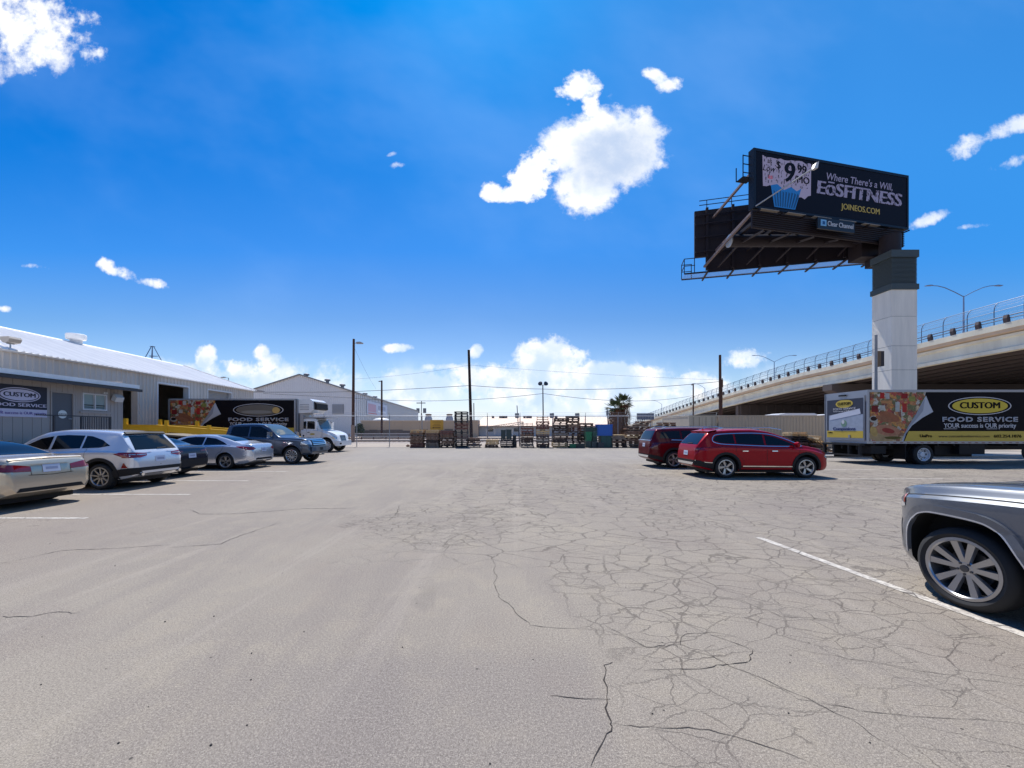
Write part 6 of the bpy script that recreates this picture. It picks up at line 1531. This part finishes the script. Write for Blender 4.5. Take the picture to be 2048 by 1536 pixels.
def trap(ax, sgn=1):
    a = wrj+.09
    return [(ax-a-.12, -.1), (ax-a-.10, .30), (ax-a+.02, .55), (ax-a+.14, .75), (ax-a+.24, .835), (ax-a+.36, .865), (ax+.14, .875), (ax+a-.20, .86), (ax+a-.10, .80), (ax+a-.02, .66), (ax+a, .40), (ax+a, -.1)]
rzj = R(90+6.4)
hd_ = Vector((math.cos(rzj), math.sin(rzj), 0)); rt = Vector((hd_.y, -hd_.x, 0))
fa = Vector((4.22, 3.61, 0))+rt*.93; ctr = fa-hd_*(xf-Lj/2)
c = Car('parked_suv', 'slate grey SUV cut off at the right foreground, nose away', 'suv', tuple(ctr), rzj, Lj, top, belt, bot, hw, Hj, .68, PJ, [(xr, trap(xr)), (xf, trap(xf))], wrj, Wj, None)
c.wheels((xr, xf), 5, .274, 'vee', tw=.265)
for ax in 'LR':
    for a in (xr, xf):
        c.ribbon('wheel_arch_flare', smooth_poly([(a+(p[0]-a)*1.06, p[1]+.022) for p in trap(a)[1:-1]], 5, False), .075, ax, PJ, off=.001, th=.030)
        c.ribbon('arch_edge', smooth_poly([(a+(p[0]-a)*1.01, p[1]-.004) for p in trap(a)[1:-1]], 5, False), .012, ax, PS, off=.022, th=.012)
    c.decal('side_marker', [(4.50, .90), (4.535, .90), (4.55, .97), (4.515, .98)], ax, M_AMB, off=.009, res=.04)
    c.decal('headlight', [(4.50, .86), (4.70, .82), (4.70, .95), (4.52, .995)], ax, M_CLR, off=.006, res=.04)
    c.ribbon('hood_gap', smooth_poly([(3.38, 1.075), (3.9, 1.052), (4.35, 1.010), (4.60, .965)], 5, False), .008, ax, M_SEAM, off=.003)
    c.decal('side_window', [(1.25, 1.20), (1.25, 1.56), (2.05, 1.58), (2.05, 1.18)], ax, M_VGL, off=.004); c.decal('side_window', [(2.12, 1.18), (2.12, 1.58), (2.5, 1.55), (2.85, 1.38), (3.1, 1.15)], ax, M_VGL, off=.004); c.decal('side_window', [(.5, 1.24), (.62, 1.50), (1.17, 1.56), (1.17, 1.21)], ax, M_VGL, off=.004)
    c.ribbon('sill_trim', [(xr+.55, .33), (xf-.58, .33)], .10, ax, M_BLK, off=.003, th=.01)
    for a in (1.75, 2.65): c.ribbon('door_handle', [(a, .98), (a+.2, .98)], .03, ax, PJ, off=.008, th=.022)
    c.decal('bumper_corner', [(4.56, .40), (4.70, .40), (4.70, .72), (4.60, .70)], ax, M_BLK if False else PJ, off=.004, res=.06)
c.seams([[(2.08, 1.14), (2.08, .45)], [(3.24, 1.10), (3.24, .8), (3.22, .45)], [(3.24, 1.0), (3.26, .9)]])
c.decal('windshield', [(3.24, -.72), (3.24, .72), (2.9, .66), (2.6, .60), (2.6, -.60), (2.9, -.66)], 'top', M_VGL, off=.004); c.decal('rear_window', [(-.66, 1.15), (-.58, 1.6), (.58, 1.6), (.66, 1.15)], 'rear', M_VGL, off=.005)
c.decal('grille', [(-.5, .82), (-.52, .96), (.52, .96), (.5, .82)], 'front', M_BLK, off=.01); c.mirror(3.0, 1.16, PJ, 1.2)
c.box('underbody', (.4, -.75, .2), (Lj-.5, .75, .34), M_BLK)
for sg in (1, -1): c.ribbon('hood_crease', smooth_poly([(3.5, sg*.52), (4.1, sg*.48), (4.55, sg*.42)], 4, False), .02, 'top', PJ, off=.001, th=.006)

# ---- grey pickup
PF = carpaint('graphite_paint', lin(70, 78, 92), .5, .28)
Lp = 5.89; wrp = .41; ro = 1.31; wb = 3.68
top = [(0, .62), (.03, 1.15), (.06, 1.34), (.12, 1.37), (.9, 1.37), (1.70, 1.37), (1.74, 1.42), (1.80, 1.78), (1.90, 1.88), (2.3, 1.94), (3.0, 1.96), (3.45, 1.93), (3.85, 1.74), (4.30, 1.36), (4.45, 1.30), (5.0, 1.27), (5.45, 1.23), (5.68, 1.17), (5.78, 1.05), (5.85, .85), (5.89, .60)]
belt = [(0, .95), (.05, 1.26), (1.7, 1.27), (1.9, 1.27), (4.2, 1.22), (4.9, 1.18), (5.5, 1.12), (5.75, .98), (5.89, .56)]
bot = [(0, .55), (.3, .50), (1, .46), (4.6, .44), (5.5, .42), (5.89, .46)]
hw = [(0, .93), (.05, .97), (.3, 1.0), (5.0, 1.0), (5.45, .985), (5.70, .93), (5.82, .88), (5.89, .82)]
xr, xf = ro, ro+wb
c = Car('pickup_truck', 'dark grey crew cab pickup truck with chrome grille facing the lot', 'pickup truck', (-9.72-Lp/2, 19.47, 0), 0, Lp, top, belt, bot, hw, 1.96, .72, PF, [(xr, arch(xr, wrp+.08, wrp+.02)), (xf, arch(xf, wrp+.08, wrp+.02))], wrp, 2.0, None, xextra=(1.76, 1.84))
c.wheels((xr, xf), 6, .27, 'vee', tw=.27, rimm=mat('polished_alloy', (.6, .6, .62), .18, .9))
for ax in 'LR':
    for a in (xr, xf): c.ribbon('wheel_arch_flare', archline(a, wrp+.10, wrp+.02, .5), .05, ax, PF, off=.002, th=.02)
    c.decal('side_window', [(1.98, 1.34), (2.02, 1.76), (2.10, 1.80), (2.85, 1.82), (2.85, 1.32)], ax, M_VGL, off=.004); c.decal('side_window', [(2.93, 1.32), (2.93, 1.82), (3.4, 1.80), (3.7, 1.66), (4.0, 1.42), (4.02, 1.26)], ax, M_VGL, off=.004)
    c.decal('headlight', [(5.42, .92), (5.70, .92), (5.78, .94), (5.76, 1.12), (5.46, 1.12)], ax, M_CLR, off=.008, res=.05); c.decal('bumper_trim', [(5.50, .55), (5.84, .55), (5.84, .84), (5.54, .82)], ax, M_CHR if False else PF, off=.01, res=.06)
    c.decal('headlight_surround', [(5.40, .90), (5.72, .90), (5.80, .92), (5.78, 1.14), (5.44, 1.14)], ax, M_BLK, off=.004, res=.05)
    for a in (2.2, 3.1): c.ribbon('door_handle', [(a, 1.12), (a+.2, 1.12)], .035, ax, PF, off=.008, th=.025)
    c.ribbon('running_board', [(1.95, .50), (4.35, .50)], .10, ax, M_CHR, off=.004, th=.12); c.ribbon('fender_badge', [(4.62, 1.05), (4.82, 1.06)], .03, ax, M_CHR, off=.006, th=.005)
c.seams([[(2.89, 1.28), (2.89, .58)], [(1.82, 1.30), (1.82, .56)], [(4.24, 1.22), (4.20, .9), (4.15, .58)]])
c.decal('windshield', [(4.22, -.80), (4.22, .80), (3.85, .74), (3.58, .68), (3.58, -.68), (3.85, -.74)], 'top', M_GLL, off=.004); c.decal('rear_window', [(-.6, 1.45), (-.56, 1.80), (.56, 1.80), (.6, 1.45)], 'rear', M_VGL, off=.005)
c.decal('bed_cover', [(.15, -.8), (.15, .8), (1.66, .8), (1.66, -.8)], 'top', M_BLK, off=.004)
g = c.decal('grille', [(-.62, .86), (-.64, 1.14), (.64, 1.14), (.62, .86)], 'front', M_BLK, off=.012)
for zz in (.92, 1.0, 1.08): c.ribbon('grille_bar', [(-.60, zz), (0, zz), (.60, zz)], .045, 'front', M_CHR, off=.02, th=.02)
c.ribbon('grille_surround', [(-.64, 1.14), (.64, 1.14)], .03, 'front', M_CHR, off=.02, th=.02); c.ribbon('front_bumper', [(-.84, .70), (-.5, .70), (0, .70), (.5, .70), (.84, .70)], .20, 'front', mat('bumper_grey', lin(80, 86, 98), .3, .5), off=.01, th=.08)
for sg in (1, -1): c.decal('headlight', [(sg*.66, .92), (sg*.66, 1.12), (sg*.9, 1.10), (sg*.9, .94)], 'front', M_CLR, off=.012, res=.05)
c.decal('licence_plate', [(-.15, .62), (.15, .62), (.15, .76), (-.15, .76)], 'front', M_BLK, off=.10, res=.3)
for sg in (1, -1):
    b = MB(); b.box((4.0-Lp/2, sg*1.05-.0, 1.26), (4.14-Lp/2, sg*1.26, 1.55)) if sg > 0 else b.box((4.0-Lp/2, -1.26, 1.26), (4.14-Lp/2, -1.05, 1.55)); o = b.build('side_mirror', M_CHR, c.root)
    b = MB(); b.bar((4.05-Lp/2, sg*.93, 1.30), (4.07-Lp/2, sg*1.08, 1.33), .05, .06); b.build('mirror_arm', M_BLK, o)
b = MB(); b.box((-1.1, -.6, .40), (2.4, .6, .56)); b.build('chassis', M_BLK, c.root)

# ------------------------------------------------------------ box trucks
def foodprint():
    m = bpy.data.materials.new('printed_food_photo'); m.use_nodes = True; S.nt = m.node_tree; t = m.node_tree; b = t.nodes['Principled BSDF']
    tc_ = t.nodes.new('ShaderNodeTexCoord'); v_ = tc_.outputs['Object']
    va = t.nodes.new('ShaderNodeVectorMath'); va.operation = 'MULTIPLY_ADD'; nz = t.nodes.new('ShaderNodeTexNoise'); nz.inputs['Scale'].default_value = 7; t.links.new(v_, nz.inputs['Vector']); t.links.new(nz.outputs['Color'], va.inputs[0]); va.inputs[1].default_value = (.22, .22, .22); t.links.new(v_, va.inputs[2])
    c1 = t.nodes.new('ShaderNodeSeparateColor'); t.links.new(voro(va.outputs[0], 5.5, 'F1', 1), c1.inputs[0])
    cells = ramp(S(c1.outputs[0]), [(0, lin(120, 40, 38)), (.14, lin(190, 60, 50)), (.26, lin(196, 128, 70)), (.4, lin(150, 96, 60)), (.52, lin(214, 190, 150)), (.64, lin(96, 110, 60)), (.76, lin(206, 206, 196)), (.88, lin(220, 150, 60)), (1, lin(90, 60, 50))], 'CONSTANT')
    c = mixc(lstep(noise(v_, 9, 4, .6), .3, .7)*.75, cells, lin(78, 46, 34)); c = mixc(sstep(noise(v_, 24, 3), .55, .7)*.55, c, lin(200, 176, 140))
    t.links.new(c, b.inputs['Base Color']); b.inputs['Roughness'].default_value = .35; return m
M_FOOD = foodprint(); M_TBLK = mat('truck_black_wrap', (.0045, .004, .0065), .6, spec=.12); M_TALU = mat('truck_aluminium', lin(160, 162, 168), .4, .5, vary=.05); M_TYEL = mat('truck_yellow_band', lin(196, 168, 62), .4); M_TSIL = mat('page_curl_silver', lin(176, 182, 192), .4); M_TWHT = mat('truck_print_white', lin(196, 196, 200), .5); M_TW = carpaint('truck_white_paint', lin(232, 232, 232), 0., .3)
def pr_(cols, *a): return mat('print_%d_%d_%d' % cols, tuple(v*.62 for v in lin(*cols)), .5, vary=.45, vscale=5, spec=.2)
def box_truck(name, label, x_rear, y_side, z0, z1, ln, wd, gs, oval, front_off, reefer, ovaltext):
    t = thing(name, label, 'box truck', (x_rear, y_side, 0)); h = z1-z0
    bx = rect('cargo_box', (.02, .02, z0), (ln-.02, wd-.02, z1-.0), M_TALU, t)
    b = MB()
    for z_ in (z0, z1-.11): b.box((-.01, -.012, z_), (ln+.01, .018, z_+.11)); b.box((-.01, wd-.018, z_), (ln+.01, wd+.012, z_+.11))
    for x_ in (-.012, ln-.09): b.box((x_, -.014, z0+.112), (x_+.10, .016, z1-.112)); b.box((x_, wd-.016, z0+.112), (x_+.10, wd+.014, z1-.112))
    b.build('edge_rail', M_TALU, t)
    o = None
    for k in range(int(ln/.32)):
        if o is None: b = MB(); b.box((0, -.020, z0+.03), (.14, -.0125, z0+.065)); o = b.build('side_marker_tape', mat('reflective_tape', lin(120, 60, 50), .4), t); cc = o
        else: cc = dup(o, t)
        cc.location = (.25+k*.32, 0, 0)
    zA, zB = z0+.115, z1-.115; H_ = zB-zA
    sc = H_/2.30
    sd_ = xz_poly('side_graphic', [(.10, zA), (ln-.10, zA), (ln-.10, zB), (.10, zB)], .012, .004, M_TBLK, t)
    Z = lambda v_: zA+v_*H_
    fx = lambda v_: v_*gs
    curl_top, tip, cb_ = (2.78, 1.0), (3.08, .60), (1.72, .0)
    xz_poly('food_photo', [(.14, Z(0)), (fx(1.66), Z(0)), (fx(1.85), Z(.2)), (fx(2.1), Z(.42)), (fx(2.45), Z(.66)), (fx(2.68), Z(.86)), (fx(2.76), Z(1)), (.14, Z(1))], .006, .005, M_FOOD, sd_)
    xz_poly('yellow_band', [(fx(1.75), Z(.0)), (ln-.11, Z(.0)), (ln-.11, Z(.205)), (fx(1.95), Z(.205))], .005, .005, M_TYEL, sd_)
    xz_poly('page_curl', [(fx(1.62), Z(0)), (fx(1.70), Z(0)), (fx(1.82), Z(.15)), (fx(2.1), Z(.32)), (fx(2.6), Z(.48)), (fx(3.1), Z(.60)), (fx(2.92), Z(.76)), (fx(2.76), Z(.93)), (fx(2.62), Z(.82)), (fx(2.3), Z(.56)), (fx(1.95), Z(.32)), (fx(1.72), Z(.12))], .001, .005, M_TSIL, sd_)
    xz_poly('page_curl_shade', [(fx(1.66), Z(.02)), (fx(1.80), Z(.18)), (fx(2.06), Z(.40)), (fx(2.36), Z(.60)), (fx(2.70), Z(.86)), (fx(2.62), Z(.62)), (fx(2.3), Z(.44)), (fx(1.95), Z(.27)), (fx(1.76), Z(.10))], -.003, .004, mat('print_150', lin(140, 146, 158), .45), sd_)
    # printed food shapes
    def ell(nm, cx, cz, rx, rz_, col, y_=.001, ang=0):
        pts = [(cx+rx*math.cos(a)*math.cos(ang)-rz_*math.sin(a)*math.sin(ang), cz+rx*math.cos(a)*math.sin(ang)+rz_*math.sin(a)*math.cos(ang)) for a in [2*math.pi*k/22 for k in range(22)]]
        xz_poly(nm, pts, y_, .005, pr_(col), sd_)
    ell('printed_bread', fx(.75), Z(.12), fx(.7), H_*.13, (206, 176, 130)); ell('printed_ham', fx(.95), Z(.22), fx(.60), H_*.11, (210, 150, 118), -.001, -.15); ell('printed_ham_centre', fx(.98), Z(.215), fx(.30), H_*.05, (176, 70, 62), -.003, -.2); ell('printed_chips', fx(.3), Z(.2), fx(.16), H_*.11, (214, 180, 110), -.003, .4); ell('printed_lettuce', fx(1.2), Z(.07), fx(.4), H_*.03, (110, 100, 50), -.003)
    ell('printed_chicken', fx(1.05), Z(.50), fx(.50), H_*.085, (176, 112, 80), -.001, -.35); ell('printed_chicken', fx(.8), Z(.455), fx(.42), H_*.06, (190, 128, 94), -.003, -.25); ell('printed_cup', fx(.3), Z(.45), fx(.20), H_*.07, (220, 216, 206), .001); ell('printed_cup_inside', fx(.3), Z(.46), fx(.15), H_*.045, (60, 40, 36), -.001)
    for k, (cx, cz, w_, h_, c_) in enumerate(((.35, .66, .3, .13, (150, 50, 50)), (.72, .68, .22, .1, (214, 210, 200)), (1.42, .70, .2, .2, (210, 214, 208)), (1.75, .68, .2, .18, (196, 60, 56)), (.7, .93, .2, .12, (200, 50, 46)), (.95, .92, .18, .12, (216, 210, 206)), (1.75, .92, .3, .1, (176, 50, 50)), (2.1, .86, .3, .1, (170, 170, 90)), (.9, .8, .5, .06, (210, 150, 100)))):
        xz_poly('printed_tin', [(fx(cx)-w_/2*gs, Z(cz)-h_*H_/2), (fx(cx)+w_/2*gs, Z(cz)-h_*H_/2), (fx(cx)+w_/2*gs, Z(cz)+h_*H_/2), (fx(cx)-w_/2*gs, Z(cz)+h_*H_/2)], .001, .005, pr_(c_), sd_)
    # oval and words
    ox = fx(5.3)
    xz_poly('oval_border', ellipse(ox, Z(.72), fx(1.49), H_*.185), .006, .004, M_TWHT, sd_); xz_poly('oval_gap', ellipse(ox, Z(.72), fx(1.44), H_*.170), .003, .003, M_TBLK, sd_); xz_poly('oval', ellipse(ox, Z(.72), fx(1.31), H_*.150), -.001, .003, oval, sd_)
    if ovaltext: text('lettering', 'CUSTOM', M_TBLK, .42*sc, sd_, (ox, -.006, Z(.725)), T1, bold=.04, width=fx(1.9))
    else:
        xz_poly('oval_smear', ellipse(ox+fx(1.05), Z(.71), fx(.22), H_*.09), -.005, .003, mat('gold_patch', lin(196, 160, 92), .45), sd_); xz_poly('oval_smear', ellipse(ox-fx(.1), Z(.66), fx(.9), H_*.05), -.005, .003, mat('oval_pale', lin(132, 130, 124), .45), sd_)
    text('lettering', 'FOOD SERVICE', M_TWHT, .30*sc, sd_, (ox, -.002, Z(.44)), T1, width=fx(3.56), outline=.012, spacing=1.15)
    text('lettering', 'YOUR success is OUR priority', M_TWHT, .30*sc, sd_, (ox, .002, Z(.315)), T1, width=fx(3.4), bold=.015)
    for a, c_ in ((-1.70, -1.07), (.32, .82)): rect('underline', (ox+fx(a), .003, Z(.248)), (ox+fx(c_), .008, Z(.257)), M_TWHT, sd_)
    text('lettering', 'UniPro', M_TBLK, .20*sc, sd_, (fx(2.75), -.004, Z(.105)), T1, bold=.03); text('lettering', 'www.customfoodservice.com', mat('print_brown', lin(92, 76, 40), .5), .17*sc, sd_, (fx(4.55), -.004, Z(.10)), T1, width=fx(2.4)); text('lettering', '602.254.1876', M_TBLK, .2*sc, sd_, (fx(6.6), -.004, Z(.10)), T1, width=fx(1.3), bold=.02) if fx(7.3) < ln else None
    # rear doors
    rd = rect('rear_door', (-.03, .12, z0+.14), (-.0125, wd-.12, z1-.24), M_TALU, t)
    TB = (R(90), 0, R(-90))
    def ryz(nm, y0_, y1_, a, c_, m_, x_=-.036, par=rd): return rect(nm, (x_, y0_, z0+a*h), (x_+.005, y1_, z0+c_*h), m_, par)
    ryz('door_graphic', .18, wd-.18, .10, .86, mat('door_navy', lin(46, 50, 66), .5)); ryz('door_yellow', .18, wd-.18, .10, .235, M_TYEL, -.042); ryz('door_product_photo', .18, wd-.3, .236, .55, mat('door_photo', lin(150, 160, 176), .5, vary=.2, vscale=5), -.042)
    pts = [(wd-.35, z0+.45*h), (wd-.4, z0+.55*h), (.35, z0+.66*h), (.30, z0+.56*h)]
    yz_poly('printed_roll', pts, -.048, .005, mat('print_pale', lin(196, 200, 212), .5), rd); yz_poly('printed_emblem', ellipse(wd/2, z0+.38*h, .17, .17, 20), -.050, .004, mat('print_grey_green', lin(110, 140, 120), .5), rd); yz_poly('printed_emblem', ellipse(wd/2+.05, z0+.41*h, .08, .10, 16), -.054, .003, M_TWHT, rd)
    yz_poly('door_oval', ellipse(wd/2, z0+.77*h, .50, .10*h*.8), -.044, .004, M_TYEL, rd); text('lettering', 'CUSTOM', M_TBLK, .2, rd, (-.049, wd/2, z0+.77*h), TB, bold=.03, width=.75)
    text('lettering', 'FOOD SERVICE', M_TWHT, .14, rd, (-.045, wd/2, z0+.67*h), TB, width=1.3); text('lettering', 'YOUR success is OUR priority', M_TWHT, .11, rd, (-.045, wd/2, z0+.625*h), TB, width=1.3); text('lettering', 'Companions', mat('print_navy', lin(36, 46, 96), .5), .24, rd, (-.049, wd/2, z0+.275*h), TB, bold=.03, width=1.3); text('lettering', 'UniPro', M_TBLK, .1, rd, (-.047, wd-.4, z0+.2*h), TB, bold=.02)
    b = MB(); b.box((-.07, wd/2-.1, z1-.2), (-.012, wd/2+.3, z1-.13)); b.build('roller_latch', M_BLK, t); b = MB(); b.box((-.08, wd*.35, z0+.10*h), (-.043, wd*.35+.09, z0+.04*h+.3)); b.build('door_handle', M_TALU, rd)
    rect('rear_bumper', (-.25, .1, z0-.10), (-.015, wd-.1, z0-.02), M_BLK, t)
    for y_ in (.18, .75, wd-.8, wd-.22): rect('liftgate_post', (-.2, y_, .42), (-.08, y_+.10, z0-.101), M_BLK, t)
    rect('step_bar', (-.24, .1, .38), (-.10, wd-.1, .46), M_BLK, t)
    # chassis
    cl = ln+front_off
    for y_ in (.75, wd-.85): rect('chassis_rail', (.2, y_, .68), (cl-.6, y_+.09, z0-.02), M_BLK, t)
    for k in range(10): rect('floor_crossmember', (.3+k*ln/10.5, .05, z0-.1), (.38+k*ln/10.5, wd-.05, z0-.001), M_BLK, t)
    rect('tool_box', (.25, .08, .52), (.95, .55, z0-.11), M_BLK, t); rect('fuel_tank', (ln*.55, .06, .5), (ln*.55+1.2, .55, .98), M_BLK, t)
    if not reefer:
        rect('added_dark_sheet', (.4, wd-.12, .22), (ln-.3, wd-.08, z0-.101), M_BLK, t); rect('air_tank', (3.6, .4, .45), (5.0, 1.2, z0-.101), M_BLK, t); rect('axle_housing', (2.5, .6, .35), (3.0, wd-.6, z0-.101), M_BLK, t)  # black sheet and boxes added to keep the gap under the truck dark
    proto = None; rw_ = .48
    def wheel(x_, y_, rot, nm='wheel'):
        nonlocal proto
        we = bpy.data.objects.new(nm, None); COL.objects.link(we); we.parent = t; we.location = (x_, y_, rw_); we.rotation_euler = (0, 0, rot)
        if proto is None:
            RX = Matrix.Rotation(R(90), 4, 'X'); r_ = rw_; h_ = .13; b = MB()
            b.lathe([(.30, h_*.8), (.34, h_), (r_-.04, h_), (r_, h_*.7), (r_, -h_*.7), (r_-.04, -h_), (.34, -h_), (.30, -h_*.8)], 40, RX, closed=True); a1 = b.build('tyre', M_TYRE, we, smooth=40)
            b = MB(); b.lathe([(.30, h_*.8), (.31, h_*.9), (.285, h_*.9), (.27, .02), (.20, -.03), (.12, -.03), (.115, .05), (.10, .07), (.001, .075)], 36, RX, cap=False); a2 = b.build('rim', mat('white_steel_rim', lin(214, 216, 220), .45), we, smooth=30)
            b = MB()
            for k in range(8):
                a = 2*math.pi*k/8; b.lathe([(.045, -.012), (.044, -.004)], 12, RX @ Matrix.Translation((.235*math.cos(a), .235*math.sin(a), .012)))
            for k in range(8): a = 2*math.pi*(k+.5)/8; b.lathe([(.016, -.03), (.014, .0)], 6, RX @ Matrix.Translation((.155*math.cos(a), .155*math.sin(a), 0)))
            a3 = b.build('wheel_nuts', M_ALD, we); proto = (a1, a2, a3)
        else:
            for o_ in proto: dup(o_, we)
    for x_ in ((2.75,) if not reefer else (2.4,)):
        for y_, rt_ in ((.20, 0), (wd-.20, math.pi)): wheel(x_, y_, rt_)
        for y_, rt_ in ((.50, 0), (wd-.50, math.pi)): wheel(x_, y_, rt_)
    for y_ in (.07,): rect('mud_flap', (1.85, .06, .25), (1.88, .62, z0-.1), M_BLK, t); rect('mud_flap', (1.85, wd-.62, .25), (1.88, wd-.06, z0-.1), M_BLK, t)
    for y_, rt_ in ((.30, 0), (wd-.30, math.pi)): wheel(cl-.80, y_, rt_)
    # reefer unit
    if reefer:
        r_ = thing  # part group under the truck
        b = MB(); b.prism([(ln+.02, z1-1.05), (ln+.9, z1-1.0), (ln+1.15, z1-.75), (ln+1.12, z1-.15), (ln+.9, z1+.0), (ln+.02, z1-.05)], .25, wd-.25); u = b.build('refrigeration_unit', M_TW, t)
        b = MB(); b.prism([(ln+1.16, z1-.78), (ln+1.35, z1-.72), (ln+1.32, z1-.3), (ln+1.14, z1-.18)], .4, wd-.4); b.build('fan_grille', M_BLK, u)
        for k in range(4): rect('vent_slat', (ln+.2, .235, z1-.8+k*.12), (ln+.85, .248, z1-.75+k*.12), M_TALU, u)
        rect('front_bulkhead', (ln+.012, .1, z0), (ln+.08, wd-.1, z1), M_TALU, t)
        rect('vertical_tube', (ln+.15, .28, z0+.2), (ln+.42, .6, z1-1.06), M_TALU, t)
        rect('roof_fairing_bar', (ln+.42, .3, z1-1.38), (ln+2.1, wd-.3, z1-1.32), M_TALU, t)
    return t, cl
# conventional cab built from the same body loft
def cab(parent_t, x0, wd, cl, label_only=None):
    Lc = 3.15; paint = M_TW; W_ = 2.30
    top = [(0, 2.25), (.04, 2.44), (.3, 2.50), (.9, 2.52), (1.15, 2.48), (1.30, 2.36), (1.62, 1.72), (1.72, 1.66), (2.3, 1.55), (2.85, 1.36), (3.02, 1.20), (3.10, .95), (3.15, .8)]
    belt = [(0, 1.62), (1.3, 1.60), (1.7, 1.56), (2.4, 1.36), (2.9, 1.14), (3.15, .72)]
    bot = [(0, .72), (1.3, .66), (2.6, .50), (3.15, .50)]
    hw = [(0, .98), (.05, 1.02), (1.3, 1.04), (1.7, 1.02), (1.95, 1.12), (2.3, 1.15), (2.8, 1.10), (3.05, .98), (3.15, .85)]
    xf = Lc-.92
    c = Car('cab_tmp', '', 'x', (0, 0, 0), 0, Lc, top, belt, bot, hw, 2.52, .90, paint, [(xf, arch(xf, .62, .50))], .48, 2.3)
    c.root.name = 'cab'
    for k in ('label', 'category'):
        if k in c.root: del c.root[k]
    bd = c.body
    for ax in 'LR':
        c.decal('cab_window', [(.14, 1.72), (.14, 2.22), (.42, 2.26), (.42, 1.70)], ax, M_VGL, off=.005); c.decal('cab_window', [(.52, 1.70), (.52, 2.26), (1.06, 2.26), (1.20, 2.15), (1.42, 1.68)], ax, M_VGL, off=.005)
        c.ribbon('fender_lip', archline(xf, .66, .50, .62), .10, ax, M_TW, off=.004, th=.05); c.ribbon('panel_gap', [(.48, 2.3), (.48, 1.5), (.48, .95), (1.5, .9), (1.62, 1.6)], .014, ax, M_SEAM, off=.004); c.decal('headlight', [(2.72, 1.0), (3.02, .94), (3.04, 1.10), (2.8, 1.20), (2.68, 1.14)], ax, M_CLR, off=.008, res=.06)
        c.ribbon('door_handle', [(.60, 1.45), (.78, 1.45)], .04, ax, M_BLK, off=.01, th=.02); c.decal('door_emblem', ellipse(1.0, 1.32, .22, .06, 20), ax, M_TYEL, off=.006, res=.08); c.decal('fuel_cap', ellipse(.25, 1.20, .07, .07, 14), ax, M_BLK, off=.006, res=.08)
        c.ribbon('cab_step', [(.3, .62), (1.35, .62)], .12, ax, M_BLK, off=.0, th=.10)
    c.decal('windshield', [(1.66, -.88), (1.66, .88), (1.45, .86), (1.30, .78), (1.30, -.78), (1.45, -.86)], 'top', M_GLL, off=.006)
    c.decal('grille', [(-.42, .78), (-.46, 1.22), (.46, 1.22), (.42, .78)], 'front', M_BLK, off=.012)
    for k in range(5): c.ribbon('grille_bar', [(-.42, .84+k*.08), (0, .84+k*.08), (.42, .84+k*.08)], .025, 'front', M_CHR, off=.02, th=.01)
    b = MB(); b.box((Lc/2-.16, -1.12, .46), (Lc/2+.10, 1.12, .82)); b.build('front_bumper', M_TW, c.root); b = MB(); b.box((Lc/2+.101, -.9, .56), (Lc/2+.108, -.6, .68)); b.build('bumper_vent', M_BLK, c.root)
    for sg in (1, -1):
        b = MB(); b.box((1.42-Lc/2, sg*1.28-.10, 1.62), (1.52-Lc/2, sg*1.28+.10, 2.22)); o = b.build('side_mirror', M_TW, c.root); b = MB(); b.path([(1.45-Lc/2, sg*.95, 2.25), (1.46-Lc/2, sg*1.28, 2.18)], .02); b.path([(1.45-Lc/2, sg*.98, 1.62), (1.46-Lc/2, sg*1.28, 1.68)], .02); b.build('mirror_arm', M_BLK, o)
    b = MB(); b.lathe([(.10, 2.5), (.12, 2.54), (.11, 2.70), (.05, 2.74)], 16, Matrix.Translation((.45-Lc/2, -.5, 0))); b.build('roof_beacon', M_TW, c.root, smooth=40)
    # becomes the cab part of the truck; its pieces are sub-parts
    for ch in list(c.root.children):
        ch.name = ch.name
    c.root.parent = parent_t; c.root.location = (cl-Lc*.43, wd/2, 0); c.root.scale = (.86, 1, 1)
    return c
OV1 = mat('oval_smudged_grey', lin(104, 98, 88), .45); OV2 = mat('oval_yellow', lin(204, 180, 50), .45)
t1, cl1 = box_truck('box_truck', 'white-cab delivery truck with food graphics backed to the warehouse dock on the left', -24.75, 27.7, 1.15, 3.88, 9.15, 2.5, 1.22, OV1, 2.95, True, False)
cab(t1, -24.75, 2.5, cl1)
t2, cl2 = box_truck('box_truck', 'black and yellow food service box truck on the right by the billboard column', 16.73, 18.1, 1.0, 3.54, 8.0, 2.45, 1.0, OV2, 3.5, False, True)
cab(t2, 16.73, 2.45, cl2)
t1['group'] = t2['group'] = 'food service box trucks'
# prune helper leftovers
for o in list(bpy.data.objects):
    if o.type == 'MESH' and len(o.data.polygons) == 0: bpy.data.objects.remove(o)
